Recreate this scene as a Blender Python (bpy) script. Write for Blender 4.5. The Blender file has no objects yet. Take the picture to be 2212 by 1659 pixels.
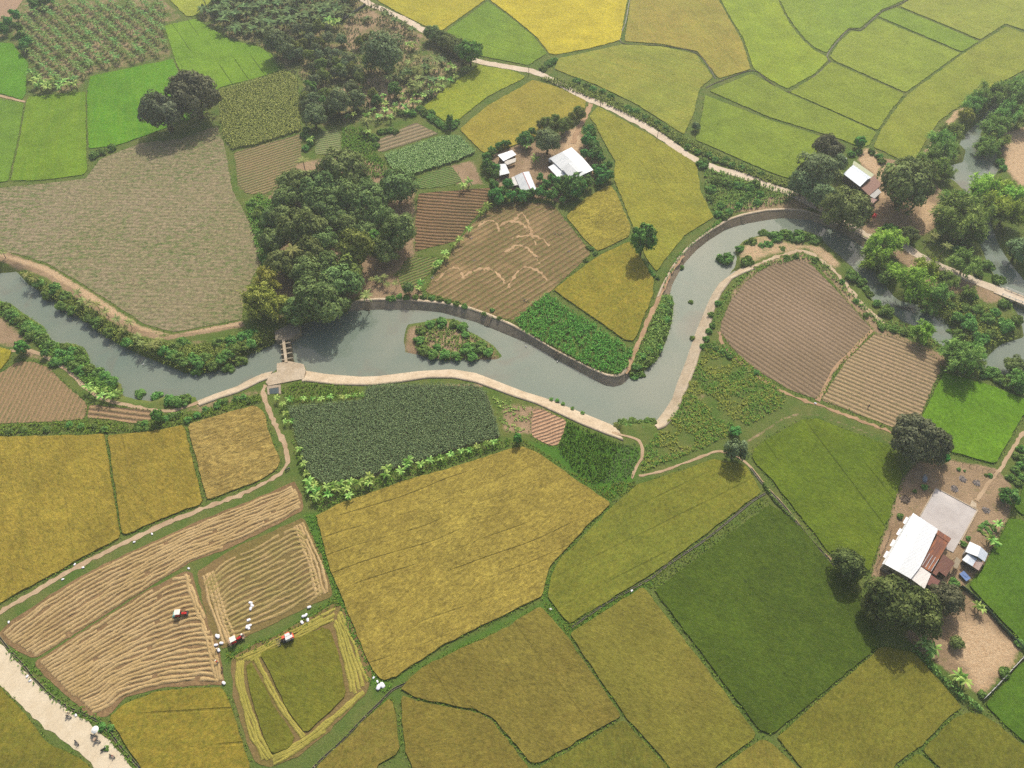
import bpy, bmesh, math, random
import numpy as np
from mathutils import Vector, Matrix, Euler
from mathutils.geometry import delaunay_2d_cdt

# ------------------------------------------------------------------ camera, sky, sun, exposure
S = bpy.context.scene
COL = S.collection
CAM_H = 205.0
PITCH = math.radians(54.0)
FD = 1561.9                      # focal length in the units of the survey sheet (2212 wide)
cd = bpy.data.cameras.new('camera')
cd.sensor_width = 36.0
cd.lens = FD / 2212.0 * 36.0
cd.clip_start = 1.0
cd.clip_end = 6000.0
cam = bpy.data.objects.new('camera', cd)
cam.location = (0, 0, CAM_H)
cam.rotation_euler = (math.radians(90) - PITCH, 0, 0)
COL.objects.link(cam)
S.camera = cam

SUN_EL, SUN_AZ = math.radians(46.0), math.radians(12.0)      # ahead of the camera, a little to the right
w = bpy.data.worlds.new('World')
S.world = w
w.use_nodes = True
wn = w.node_tree
bg = next(n for n in wn.nodes if n.type == 'BACKGROUND')
sky = wn.nodes.new('ShaderNodeTexSky')
sky.sky_type = 'NISHITA'
sky.sun_disc = False
sky.sun_elevation = SUN_EL
sky.sun_rotation = SUN_AZ
sky.air_density = 0.9
sky.dust_density = 4.0
sky.ozone_density = 0.4
wn.links.new(sky.outputs[0], bg.inputs[0])
bg.inputs[1].default_value = 0.145
sd = bpy.data.lights.new('sun', 'SUN')
sd.energy = 3.9
sd.angle = math.radians(0.6)
sd.color = (1.0, 0.97, 0.90)
sun = bpy.data.objects.new('sun', sd)
sun.rotation_euler = Vector((math.sin(SUN_AZ) * math.cos(SUN_EL), math.cos(SUN_AZ) * math.cos(SUN_EL), math.sin(SUN_EL))).to_track_quat('Z', 'Y').to_euler()
COL.objects.link(sun)
vs = S.view_settings
vs.view_transform = 'Standard'
vs.look = 'None'
vs.exposure = 0.0
vs.gamma = 1.0
vs.use_curve_mapping = False
S.cycles.use_denoising = False
S.cycles.max_bounces = 5
S.cycles.diffuse_bounces = 2
S.cycles.glossy_bounces = 2
S.cycles.transmission_bounces = 2
S.cycles.volume_bounces = 1
S.cycles.caustics_reflective = False
S.cycles.caustics_refractive = False

# ------------------------------------------------------------------ helpers
rnd = random.Random(7)
RNG = np.random.default_rng(7)
SP, CP = math.sin(PITCH), math.cos(PITCH)
WATER_Z = -2.2

def W(x, y, z=0.0):
    """point of the survey sheet -> world position at height z"""
    u = (x - 1106.0) / FD
    v = (y - 829.5) / FD
    t = (CAM_H - z) / (SP + v * CP)
    return Vector((u * t, (CP - v * SP) * t, z))

def ppm(y, z=0.0):
    return FD * (SP + (y - 829.5) / FD * CP) / (CAM_H - z)

def T(i, j, pts):
    """survey tiles -> sheet"""
    return [(i * 553 + a / 4.0, j * 414.75 + b / 4.0) for a, b in pts]

def WP(poly, z=0.0):
    return np.array([W(x, y, z)[:2] for x, y in poly])

def heading(a, b):
    p, q = W(*a), W(*b)
    return math.atan2(q.y - p.y, q.x - p.x)

def extend(poly):
    """carry outlines that meet the edge of the survey on beyond it"""
    def on(p): return p[0] <= 0 or p[0] >= 2212 or p[1] <= 0 or p[1] >= 1659
    def ex(p):
        x, y = p
        return (x - 90 if x <= 0 else x + 90 if x >= 2212 else x, y - 70 if y <= 0 else y + 80 if y >= 1659 else y)
    n = len(poly)
    out = []
    for i, p in enumerate(poly):
        if not on(p):
            out.append(p); continue
        a, b = on(poly[i - 1]), on(poly[(i + 1) % n])
        if not a: out.append(p)
        out.append(ex(p))
        if not b: out.append(p)
    return out

def inside(poly, P):
    x, y = P[:, 0], P[:, 1]
    r = np.zeros(len(P), bool)
    n = len(poly)
    for i in range(n):
        x1, y1 = poly[i]; x2, y2 = poly[(i + 1) % n]
        if y1 == y2: continue
        c = ((y1 > y) != (y2 > y)) & (x < (x2 - x1) * (y - y1) / (y2 - y1) + x1)
        r ^= c
    return r

def dist_line(pts, P, closed=True):
    d = np.full(len(P), 1e9)
    n = len(pts)
    for i in range(n if closed else n - 1):
        a = np.asarray(pts[i]); b = np.asarray(pts[(i + 1) % n])
        ab = b - a
        L = max(ab @ ab, 1e-9)
        t = np.clip(((P - a) @ ab) / L, 0, 1)
        q = a + t[:, None] * ab
        dd = (P[:, 0] - q[:, 0]) ** 2 + (P[:, 1] - q[:, 1]) ** 2
        d = np.minimum(d, dd)
    return np.sqrt(d)

def sdf(poly, P):
    d = dist_line(poly, P)
    return np.where(inside(poly, P), -d, d)

def area(poly):
    x, y = poly[:, 0], poly[:, 1]
    return 0.5 * np.sum(x * np.roll(y, -1) - np.roll(x, -1) * y)

def inset(poly, w):
    if area(poly) < 0: poly = poly[::-1]
    n = len(poly)
    out = []
    for i in range(n):
        a, b, c = poly[i - 1], poly[i], poly[(i + 1) % n]
        e1 = (b - a) / max(np.linalg.norm(b - a), 1e-6); e2 = (c - b) / max(np.linalg.norm(c - b), 1e-6)
        n1 = np.array([-e1[1], e1[0]]); n2 = np.array([-e2[1], e2[0]])
        m = n1 + n2
        m = m / max(m @ m, 0.5) * 2 * 0.5 * 2
        out.append(b + m * w * 1.0)
    return np.array(out)

def refine(poly, step=2.0, jit=0.12, corner=2.5, closed=True):
    """round the corners a little and wander like a hand-dug edge"""
    n = len(poly)
    pts = []
    for i in range(n):
        b = poly[i]
        if not closed and (i == 0 or i == n - 1):
            pts.append(b); continue
        a, c = poly[i - 1], poly[(i + 1) % n]
        la, lc = np.linalg.norm(a - b), np.linalg.norm(c - b)
        p = b + (a - b) / max(la, 1e-6) * min(corner, la * 0.3)
        q = b + (c - b) / max(lc, 1e-6) * min(corner, lc * 0.3)
        pts += [p, 0.25 * p + 0.5 * b + 0.25 * q, q]
    out = []
    m = len(pts)
    for i in range(m if closed else m - 1):
        a, b = pts[i], pts[(i + 1) % m]
        L = np.linalg.norm(b - a)
        k = max(1, int(L / step))
        for j in range(k):
            p = a + (b - a) * j / k
            out.append(p + RNG.normal(0, jit, 2) if jit else p)
    if not closed: out.append(pts[-1])
    return np.array(out)

def props(o, label=None, cat=None, group=None, kind=None):
    if label: o['label'] = label
    if cat: o['category'] = cat
    if group: o['group'] = group
    if kind: o['kind'] = kind
    return o

def mesh_np(name, V, F, mats=None, attr=None, smooth=False, parent=None, mi=None):
    """V (n,3); F list of index arrays of equal size, or an (m,k) array"""
    me = bpy.data.meshes.new(name)
    V = np.asarray(V, np.float32)
    F = np.asarray(F, np.int32)
    m, k = F.shape
    me.vertices.add(len(V)); me.vertices.foreach_set('co', V.ravel())
    me.loops.add(m * k); me.loops.foreach_set('vertex_index', F.ravel())
    me.polygons.add(m); me.polygons.foreach_set('loop_start', np.arange(0, m * k, k, dtype=np.int32))
    me.polygons.foreach_set('loop_total', np.full(m, k, np.int32))
    if smooth: me.polygons.foreach_set('use_smooth', np.ones(m, bool))
    for mt in (mats or []): me.materials.append(mt)
    if mi is not None: me.polygons.foreach_set('material_index', np.asarray(mi, np.int32))
    me.update(calc_edges=True)
    if attr:
        for an, av in attr.items():
            av = np.asarray(av, np.float32)
            if av.ndim == 1:
                at = me.attributes.new(an, 'FLOAT', 'POINT'); at.data.foreach_set('value', av)
            else:
                at = me.attributes.new(an, 'FLOAT_COLOR', 'POINT'); at.data.foreach_set('color', av.ravel())
    o = bpy.data.objects.new(name, me)
    COL.objects.link(o)
    if parent: o.parent = parent
    return o

def empty(name, loc, rz=0.0):
    o = bpy.data.objects.new(name, None)
    o.empty_display_size = 0.3
    o.location = loc
    o.rotation_euler = (0, 0, rz)
    COL.objects.link(o)
    return o

def dup(root, loc, rz=0.0, sc=1.0, label=None, group=None, tilt=(0, 0)):
    r = root.copy(); COL.objects.link(r)
    r.location = loc; r.rotation_euler = (tilt[0], tilt[1], rz)
    r.scale = (sc, sc, sc) if not hasattr(sc, '__len__') else sc
    if label: r['label'] = label
    if group: r['group'] = group
    for ch in list(root.children):
        c = ch.copy(); COL.objects.link(c); c.parent = r
        for g in list(ch.children):
            d = g.copy(); COL.objects.link(d); d.parent = c
    return r

class MB:
    """collects boxes, tubes and sheets into one mesh"""
    def __init__(s): s.v = []; s.f = []; s.m = []
    def add(s, vs, fs, m=0):
        o = len(s.v); s.v += [tuple(p) for p in vs]
        s.f += [[i + o for i in f] for f in fs]; s.m += [m] * len(fs); return s
    def box(s, c, d, rz=0.0, m=0, taper=1.0, rot=None):
        x, y, z = d[0] / 2, d[1] / 2, d[2] / 2
        R = (rot.to_matrix() if rot else Matrix.Rotation(rz, 3, 'Z'))
        vs = []
        for dz, k in ((-z, 1.0), (z, taper)):
            for dx, dy in ((-x, -y), (x, -y), (x, y), (-x, y)):
                vs.append(R @ Vector((dx * k, dy * k, dz)) + Vector(c))
        return s.add(vs, [[3, 2, 1, 0], [4, 5, 6, 7], [0, 1, 5, 4], [1, 2, 6, 5], [2, 3, 7, 6], [3, 0, 4, 7]], m)
    def tube(s, pts, rad, n=8, m=0, cap=True):
        pts = [Vector(p) for p in pts]
        if not hasattr(rad, '__len__'): rad = [rad] * len(pts)
        vs = []
        for i, p in enumerate(pts):
            d = (pts[min(i + 1, len(pts) - 1)] - pts[max(i - 1, 0)]).normalized()
            a = d.cross(Vector((0, 0, 1)) if abs(d.z) < 0.9 else Vector((1, 0, 0))).normalized()
            b = d.cross(a)
            for k in range(n):
                t = 2 * math.pi * k / n
                vs.append(p + (a * math.cos(t) + b * math.sin(t)) * rad[i])
        fs = []
        for i in range(len(pts) - 1):
            for k in range(n):
                k2 = (k + 1) % n
                fs.append([i * n + k, i * n + k2, (i + 1) * n + k2, (i + 1) * n + k])
        if cap: fs += [list(range(n - 1, -1, -1)), [(len(pts) - 1) * n + k for k in range(n)]]
        return s.add(vs, fs, m)
    def prism(s, poly, z0, z1, m=0):
        n = len(poly)
        vs = [(p[0], p[1], z0) for p in poly] + [(p[0], p[1], z1) for p in poly]
        if area(np.array(poly)) < 0: vs = vs[:n][::-1] + vs[n:][::-1]
        fs = [list(range(n - 1, -1, -1)), list(range(n, 2 * n))] + [[i, (i + 1) % n, n + (i + 1) % n, n + i] for i in range(n)]
        return s.add(vs, fs, m)
    def build(s, name, mats, parent=None, smooth=False, bevel=0.0, loc=None):
        me = bpy.data.meshes.new(name)
        me.from_pydata([tuple(v) for v in s.v], [], s.f)
        for mt in (mats if isinstance(mats, (list, tuple)) else [mats]): me.materials.append(mt)
        me.polygons.foreach_set('material_index', s.m)
        if smooth: me.polygons.foreach_set('use_smooth', [True] * len(me.polygons))
        me.update()
        o = bpy.data.objects.new(name, me); COL.objects.link(o)
        if parent: o.parent = parent
        if loc is not None: o.location = loc
        if bevel:
            b = o.modifiers.new('bevel', 'BEVEL'); b.width = bevel; b.segments = 2; b.limit_method = 'ANGLE'
        return o

# ------------------------------------------------------------------ materials
KLIT = 1.16                                  # sunlit tone of a surface = KLIT x its own colour in this light
def lin(c):
    c = c / 255.0
    return c / 12.92 if c <= 0.04045 else ((c + 0.055) / 1.055) ** 2.4
def C(r, g, b, k=1.0):
    return tuple(min(0.9, lin(v) / q * k) for v, q in zip((r, g, b), (KLIT * 1.02, KLIT * 1.03, KLIT * 1.06))) + (1.0,)

class MT:
    def __init__(s, name, rough=0.9, spec=0.15):
        s.m = bpy.data.materials.new(name); s.m.use_nodes = True
        s.nt = s.m.node_tree
        s.b = next(n for n in s.nt.nodes if n.type == 'BSDF_PRINCIPLED')
        s.b.inputs['Roughness'].default_value = rough
        s.b.inputs['Specular IOR Level'].default_value = spec
        s._p = None
    def n(s, t, ins=None, **pr):
        nd = s.nt.nodes.new(t)
        for k, v in pr.items(): setattr(nd, k, v)
        for k, v in (ins or {}).items(): s.set(nd.inputs[k], v)
        return nd
    def set(s, sock, v):
        if isinstance(v, bpy.types.NodeSocket): s.nt.links.new(v, sock)
        else: sock.default_value = v
    @property
    def pos(s):
        if not s._p: s._p = s.n('ShaderNodeNewGeometry').outputs['Position']
        return s._p
    def obj(s): return s.n('ShaderNodeTexCoord').outputs['Object']
    def along(s, ang, lx=1.0, ly=1.0, vec=None):
        return s.n('ShaderNodeMapping', {'Vector': vec or s.pos, 'Rotation': (0, 0, ang), 'Scale': (lx, ly, max(lx, ly))}, vector_type='TEXTURE').outputs[0]
    def noise(s, scale, detail=3.0, vec=None, rough=0.55, dist=0.0):
        return s.n('ShaderNodeTexNoise', {'Vector': vec or s.pos, 'Scale': scale, 'Detail': detail, 'Roughness': rough, 'Distortion': dist}).outputs[0]
    def wave(s, scale, vec, dist=1.0, dscale=1.0, detail=2.0, prof='SIN', direction='Y'):
        return s.n('ShaderNodeTexWave', {'Vector': vec, 'Scale': scale, 'Distortion': dist, 'Detail': detail, 'Detail Scale': dscale}, wave_type='BANDS', bands_direction=direction, wave_profile=prof).outputs['Fac']
    def vor(s, scale, vec=None, feature='F1'):
        return s.n('ShaderNodeTexVoronoi', {'Vector': vec or s.pos, 'Scale': scale}, feature=feature).outputs['Distance']
    def mr(s, v, a, b, c=0.0, d=1.0):
        return s.n('ShaderNodeMapRange', {'Value': v, 'From Min': a, 'From Max': b, 'To Min': c, 'To Max': d}).outputs[0]
    def ma(s, op, a, b=0.0):
        nd = s.n('ShaderNodeMath', operation=op); s.set(nd.inputs[0], a); s.set(nd.inputs[1], b); return nd.outputs[0]
    def mix(s, f, a, b, mode='MIX'):
        nd = s.n('ShaderNodeMix', data_type='RGBA', blend_type=mode)
        s.set(nd.inputs[0], f); s.set(nd.inputs[6], a); s.set(nd.inputs[7], b); return nd.outputs[2]
    def val(s, c, v):
        nd = s.n('ShaderNodeHueSaturation', {'Color': c}); s.set(nd.inputs['Value'], v); return nd.outputs[0]
    def attr(s, name, out='Fac'):
        return s.n('ShaderNodeAttribute', attribute_name=name).outputs[out]
    def rand(s): return s.n('ShaderNodeObjectInfo').outputs['Random']
    def bump(s, h, strength=0.5, dist=0.3):
        s.nt.links.new(s.n('ShaderNodeBump', {'Height': h, 'Strength': strength, 'Distance': dist}).outputs[0], s.b.inputs['Normal'])
    def out(s, c):
        s.set(s.b.inputs['Base Color'], c); return s.m

MAT = {}
def plain(name, c, rough=0.6, spec=0.3, var=0.12, scale=2.0, metal=0.0):
    if name in MAT: return MAT[name]
    m = MT(name, rough, spec)
    m.b.inputs['Metallic'].default_value = metal
    f = m.noise(scale, 4, m.obj())
    MAT[name] = m.out(m.val(c, m.mr(f, 0.3, 0.7, 1 - var, 1 + var)))
    return MAT[name]

def rice(name, c1, c2, c3, ang=0.0, lines=0.3, lodge=0.0, grain=1.0, patch=0.02, stripe=0.25, dark=None):
    """standing rice: patches of ripeness, faint drill stripes, wheel lines, lodged swirls and the grain of the heads"""
    m = MT(name, 0.85, 0.12)
    c1, c2, c3 = [(c[0] * 0.94, c[1] * 1.02, c[2] * 0.9, 1.0) for c in (c1, c2, c3)]
    big = m.mr(m.noise(patch, 4, dist=0.6), 0.36, 0.64)
    col = m.mix(big, c1, c2)
    al = m.along(ang, 9.0, 1.0)
    st = m.mr(m.noise(0.45, 4, al), 0.38, 0.66)
    col = m.mix(m.ma('MULTIPLY', st, stripe), col, c3)
    spots = m.mr(m.noise(0.16, 5, rough=0.65), 0.60, 0.76)
    col = m.mix(m.ma('MULTIPLY', spots, 0.45), col, c3)
    wet = m.mr(m.noise(0.035, 6, m.along(ang + 0.3, 1.8, 1.0), rough=0.6, dist=0.4), 0.52, 0.70)
    col = m.mix(m.ma('MULTIPLY', wet, 0.6), col, m.mix(0.5, c3, c2))
    bare = m.mr(m.noise(0.33, 4, rough=0.6, dist=0.5), 0.70, 0.76)
    col = m.mix(m.ma('MULTIPLY', bare, 0.5), col, m.val(c3, 0.72))
    g1 = m.noise(1.15, 4, rough=0.75)
    g2 = m.noise(0.7, 3, m.along(ang + 0.6, 1.0, 0.45), rough=0.7)
    g = m.ma('ADD', m.ma('MULTIPLY', g1, 0.6), m.ma('MULTIPLY', g2, 0.4))
    v = m.mr(g, 0.32, 0.68, 1 - 0.46 * grain, 1 + 0.40 * grain)
    hue = m.noise(0.75, 4, rough=0.75)
    col = m.mix(m.mr(hue, 0.42, 0.66, 0, 0.55), col, c3)
    col = m.mix(m.mr(m.noise(0.6, 4, rough=0.75), 0.56, 0.72, 0, 0.25), col, (c1[0] * 1.12, c1[1] * 0.9, c1[2], 1))
    v = m.ma('MULTIPLY', v, m.mr(m.noise(0.085, 5, rough=0.6), 0.35, 0.65, 0.88, 1.12))
    h = g
    if lodge:
        sw = m.noise(0.42, 5, m.along(ang + 0.25, 2.6, 0.8), rough=0.75, dist=2.2)
        v = m.ma('MULTIPLY', v, m.mr(sw, 0.32, 0.66, 1 - 0.42 * lodge, 1 + 0.26 * lodge))
        h = m.ma('ADD', h, m.ma('MULTIPLY', sw, 1.6 * lodge))
    if lines:
        wv = m.wave(0.314 / (6.0 if lodge > 0.5 else 8.5), m.along(ang), 11.0 if lodge > 0.5 else 2.2, 0.14, 3.0)
        gate = m.mr(m.noise(0.07, 3, m.along(ang, 3.0, 1.0)), 0.48, 0.58)
        f = m.ma('MULTIPLY', m.ma('MULTIPLY', m.mr(wv, 0.975, 0.998), gate), lines)
        v = m.ma('MULTIPLY', v, m.mr(f, 0, 1, 1.0, 0.66))
        h = m.ma('SUBTRACT', h, f)
    m.bump(h, 0.75, 0.55)
    return m.out(m.val(col, v))

def furrow(name, soil, crop, ang, sp, amt=0.6, soil2=None, wob=1.0, edge=(0.35, 0.6), depth=0.35, patch=0.03):
    """ploughed or drilled rows sp metres apart"""
    m = MT(name, 0.95, 0.08)
    al = m.along(ang, 1.0, 1.0)
    wv = m.wave(1.0 / sp * 0.314, al, wob, 0.35, 2.0)
    s = m.mix(m.mr(m.noise(patch, 4), 0.38, 0.62), soil, soil2 or soil)
    br = m.noise(0.9, 4, m.along(ang, 1.6, 0.8), rough=0.7)
    pt = m.mr(m.noise(patch * 1.3, 3), 0.35, 0.65, 0.45, 1.0)
    f = m.ma('MULTIPLY', m.ma('MULTIPLY', m.mr(wv, edge[0], edge[1]), m.mr(br, 0.34, 0.56)), m.ma('MULTIPLY', pt, amt))
    c = m.mix(f, s, crop)
    g = m.noise(1.5, 4, rough=0.75)
    m.bump(m.ma('ADD', m.ma('MULTIPLY', wv, 1.0), m.ma('MULTIPLY', g, 0.7)), 0.8, depth)
    return m.out(m.val(c, m.mr(g, 0.3, 0.7, 0.72, 1.26)))

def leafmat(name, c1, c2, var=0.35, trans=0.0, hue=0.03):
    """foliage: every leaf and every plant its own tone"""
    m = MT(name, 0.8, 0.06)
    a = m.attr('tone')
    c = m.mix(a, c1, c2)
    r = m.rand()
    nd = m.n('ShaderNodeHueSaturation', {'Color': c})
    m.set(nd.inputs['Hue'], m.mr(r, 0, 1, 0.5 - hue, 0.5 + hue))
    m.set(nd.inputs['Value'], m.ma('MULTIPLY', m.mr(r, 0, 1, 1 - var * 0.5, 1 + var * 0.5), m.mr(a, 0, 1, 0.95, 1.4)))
    if trans:
        tr = m.n('ShaderNodeBsdfTranslucent', {'Color': nd.outputs[0]})
        mx = m.n('ShaderNodeMixShader', {0: trans})
        out = next(n for n in m.nt.nodes if n.type == 'OUTPUT_MATERIAL')
        m.nt.links.new(m.b.outputs[0], mx.inputs[1]); m.nt.links.new(tr.outputs[0], mx.inputs[2])
        m.nt.links.new(mx.outputs[0], out.inputs[0])
    return m.out(nd.outputs[0])
# ------------------------------------------------------------------ the river and the ground
# waterline, upstream (left) to the bridge (right) along the north bank, back along the south bank
RIVER = [(-90, 575), (0, 590), (37, 587), (62, 615), (100, 637), (137, 667), (170, 685), (212, 710), (250, 740), (300, 765), (350, 785), (400, 805), (462, 802), (500, 790), (537, 767), (560, 752), (594, 742),
  (597, 734), (623, 735), (649, 716), (651, 700), (693, 690), (728, 677), (743, 675), (773, 672), (815, 670), (853, 670), (903, 671), (953, 676), (990, 684), (1028, 697), (1065, 712), (1106, 729), (1146, 745), (1201, 776), (1246, 800), (1281, 820), (1306, 834), (1326, 837), (1345, 832),
  (1358, 815), (1388, 805), (1418, 780), (1438, 740), (1451, 697), (1456, 655), (1448, 635), (1453, 615), (1468, 587), (1481, 567), (1506, 540), (1531, 520), (1568, 497), (1606, 485), (1659, 476), (1689, 472), (1721, 474), (1754, 477), (1771, 485), (1789, 492), (1814, 500), (1839, 517), (1864, 534),
  (1876, 555), (1890, 590), (1903, 602), (1930, 640), (1945, 650), (2000, 661), (2022, 677), (2045, 695), (2070, 716), (2088, 742), (2126, 777), (2160, 745), (2212, 728), (2290, 720),
  (2290, 800), (2212, 796), (2165, 812), (2141, 800), (2100, 790), (2070, 775), (2040, 750), (2010, 728), (1980, 705), (1950, 695), (1915, 665), (1885, 650), (1872, 622), (1862, 600), (1841, 577), (1799, 540), (1775, 518), (1745, 512), (1700, 505), (1659, 502), (1606, 520), (1588, 540), (1592, 557), (1588, 577),
  (1573, 595), (1553, 612), (1538, 635), (1526, 660), (1516, 685), (1503, 715), (1491, 750), (1481, 780), (1466, 817), (1461, 830), (1451, 862), (1431, 892), (1416, 910), (1393, 907), (1331, 912), (1318, 915), (1281, 900), (1231, 880), (1181, 860), (1131, 845), (1090, 829), (1028, 805), (978, 797), (903, 801), (815, 812), (778, 813), (703, 807), (662, 800),
  (656, 788), (625, 781), (600, 786), (598, 800), (565, 807), (537, 820), (512, 834), (425, 867), (422, 857), (360, 855), (325, 867), (290, 862), (265, 855), (262, 830), (237, 815), (195, 785), (190, 765), (182, 752), (160, 742), (120, 742), (105, 727), (95, 705), (50, 677), (25, 657), (0, 650), (-90, 600)]
BROOK = [(2119, 258), (2100, 275), (2084, 290), (2072, 312), (2086, 325), (2080, 350), (2054, 357), (2049, 385), (2066, 395), (2090, 420), (2105, 470), (2116, 525), (2132, 565), (2150, 600), (2180, 650), (2205, 690), (2212, 728), (2290, 730), (2290, 640), (2212, 605), (2180, 565), (2158, 530), (2140, 480), (2140, 420), (2145, 385), (2160, 362), (2149, 320), (2117, 292), (2126, 268)]
HEAD = [(2119, 258), (2126, 268), (2150, 245), (2185, 220), (2290, 195), (2290, 180), (2175, 205), (2140, 232)]
ISLE = [(880, 700), (918, 694), (943, 686), (975, 688), (1003, 696), (1010, 713), (1030, 722), (1068, 746), (1087, 770), (1074, 778), (1028, 778), (993, 777), (953, 777), (923, 772), (903, 768), (874, 762), (871, 735), (876, 710)]

# concrete banks: upper edge and waterline
BANK = [
  ([(760, 655), (773, 651), (815, 648), (888, 650), (953, 656), (1015, 668), (1053, 681), (1106, 704), (1143, 724), (1193, 754), (1246, 782), (1281, 800), (1311, 812), (1331, 815), (1346, 810), (1355, 799)],
   [(752, 674), (773, 672), (815, 670), (903, 671), (953, 676), (1028, 697), (1065, 712), (1106, 729), (1146, 745), (1201, 776), (1246, 800), (1281, 820), (1306, 834), (1326, 837), (1345, 832), (1360, 815)]),
  ([(1424, 640), (1433, 617), (1451, 585), (1468, 557), (1493, 530), (1531, 502), (1576, 475), (1606, 465), (1659, 455), (1699, 453), (1739, 456), (1766, 464), (1795, 478), (1820, 490), (1850, 503), (1879, 518)],
   [(1447, 640), (1453, 615), (1468, 587), (1481, 567), (1506, 540), (1531, 520), (1568, 497), (1606, 485), (1659, 476), (1689, 472), (1721, 474), (1754, 477), (1789, 492), (1814, 500), (1839, 517), (1866, 536)]),
  ([(652, 819), (660, 818), (728, 826), (803, 827), (865, 820), (923, 811), (978, 811), (1028, 821), (1106, 850), (1156, 866), (1206, 888), (1256, 911), (1306, 931), (1331, 940), (1345, 946)],
   [(655, 799), (662, 800), (703, 807), (778, 813), (815, 812), (903, 801), (978, 797), (1028, 805), (1090, 829), (1131, 845), (1181, 860), (1231, 880), (1281, 900), (1318, 915), (1335, 925)]),
  ([(1418, 922), (1433, 917), (1456, 890), (1468, 862), (1482, 829), (1498, 790), (1506, 760), (1521, 722), (1531, 692), (1541, 655), (1553, 630), (1576, 600), (1600, 588), (1625, 578)],
   [(1405, 912), (1416, 910), (1431, 892), (1451, 862), (1461, 830), (1481, 780), (1491, 750), (1503, 715), (1516, 685), (1526, 660), (1538, 635), (1553, 612), (1573, 597), (1600, 577)]),
  ([(428, 872), (470, 856), (512, 843), (540, 830), (560, 820), (582, 812)],
   [(425, 866), (465, 850), (512, 834), (537, 820), (565, 807), (590, 801)])]

gx = np.concatenate([[-2600, -1500, -900, -600], np.arange(-430, 431, 1.0), [600, 900, 1500, 2600]])
gy = np.concatenate([[-2200, -1000, -400, -120, -40], np.arange(-12, 500, 1.0), [540, 620, 800, 1200, 2600]])
GX, GY = np.meshgrid(gx, gy)
P = np.stack([GX.ravel(), GY.ravel()], 1)
core = (np.abs(P[:, 0]) < 431) & (P[:, 1] > -13) & (P[:, 1] < 501)
PC = P[core]
dw = np.full(len(P), 200.0)
d = np.minimum(np.minimum(sdf(WP(RIVER, WATER_Z), PC), sdf(WP(BROOK, WATER_Z), PC)), sdf(WP(HEAD, WATER_Z), PC))
isl = sdf(WP(ISLE, WATER_Z), PC)
d = np.maximum(d, -isl)
dw[core] = d
t = np.clip(dw / 3.2, 0, 1)
Z = WATER_Z * (1 - t) ** 1.4
Z = np.where(dw < 0, np.maximum(WATER_Z + dw * 0.5, -3.6), Z)
isl_f = np.full(len(P), 99.0); isl_f[core] = isl
Z = np.where(isl_f < 0, np.minimum(Z, WATER_Z + 0.9 * (1 - np.exp(isl_f / 3.0))), Z)

for _t, _l in BANK:
    _p = np.concatenate([WP(_t, 0.12), WP(_l, WATER_Z)[::-1]])
    _q = Z[core]; _q[inside(_p, PC)] = np.minimum(_q[inside(_p, PC)], -2.7); Z[core] = _q

def wob(P, s, seed):
    r = np.random.default_rng(seed)
    z = np.zeros(len(P))
    for k in range(9):
        a = r.uniform(0, 6.28); f = r.uniform(0.5, 1.6) / s
        z += np.sin((P[:, 0] * math.cos(a) + P[:, 1] * math.sin(a)) * f * 6.28 + r.uniform(0, 6.28))
    return z / 9.0
Z = Z - 0.10 * (0.5 + 0.5 * wob(P, 7.0, 3))

# what covers the ground: bare earth, pale sand, rank grass
mask = np.zeros((len(P), 4), np.float32); mask[:, 3] = 1
def cover(ch, amt, poly, soft=1.5):
    q = sdf(WP(extend(poly)), PC)
    f = np.clip(0.5 - q / (2 * soft), 0, 1) * amt
    a = mask[core]
    a[:, ch] = np.maximum(a[:, ch], f)
    mask[core] = a
def cover_line(ch, amt, line, w, soft=0.6):
    q = dist_line(WP(line), PC, False)
    f = np.clip(0.5 - (q - w) / (2 * soft), 0, 1) * amt
    a = mask[core]; a[:, ch] = np.maximum(a[:, ch], f); mask[core] = a
E_, S_, L_ = 0, 1, 2
ORCH = [(560, 0), (800, 0), (920, 75), (1030, 130), (1010, 150), (915, 235), (900, 250), (820, 262), (700, 275), (660, 270), (650, 170), (610, 150), (590, 118), (560, 100), (500, 85), (422, 38), (462, 0)]
cover(E_, 0.46, ORCH)
cover(S_, 0.55, [(648, 170), (700, 178), (720, 190), (830, 160), (900, 205), (950, 195), (900, 235), (820, 245), (700, 215)], 3)
cover(S_, 0.35, [(890, 95), (960, 105), (1010, 140), (960, 190), (900, 170), (870, 120)], 3)
cover(E_, 0.6, [(738, 47), (793, 15), (918, 75), (905, 98), (868, 105), (745, 112)])
cover(S_, 0.35, [(745, 60), (765, 60), (775, 105), (830, 100), (800, 130), (740, 125)], 3)
cover(E_, 0.46, [(50, 0), (357, 0), (400, 37), (352, 55), (375, 125), (195, 162), (185, 195), (62, 207), (66, 140), (15, 82), (0, 82), (0, 42)])
cover(S_, 0.3, [(80, 10), (340, 5), (365, 110), (200, 150), (100, 160)], 8)
cover(S_, 0.75, [(1225, 285), (1245, 272), (1258, 300), (1250, 330), (1215, 325)], 2)
cover(E_, 0.9, [(1060, 330), (1250, 275), (1300, 350), (1290, 390), (1220, 440), (1170, 430), (1070, 420)])
cover(S_, 0.35, [(1090, 360), (1170, 350), (1185, 385), (1150, 420), (1120, 380)], 2)
cover(S_, 0.7, [(1868, 318), (1890, 322), (1925, 365), (1905, 395), (1870, 360), (1850, 345)], 2)
cover(E_, 0.8, [(1850, 330), (1960, 350), (2050, 420), (2050, 480), (1990, 510), (1880, 500), (1860, 470), (1880, 420)])
cover(S_, 0.65, [(1985, 435), (2035, 440), (2040, 490), (1990, 500), (1970, 470)], 4)
cover(S_, 0.6, [(1895, 412), (1922, 405), (1915, 430), (1895, 432)], 2)
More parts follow.
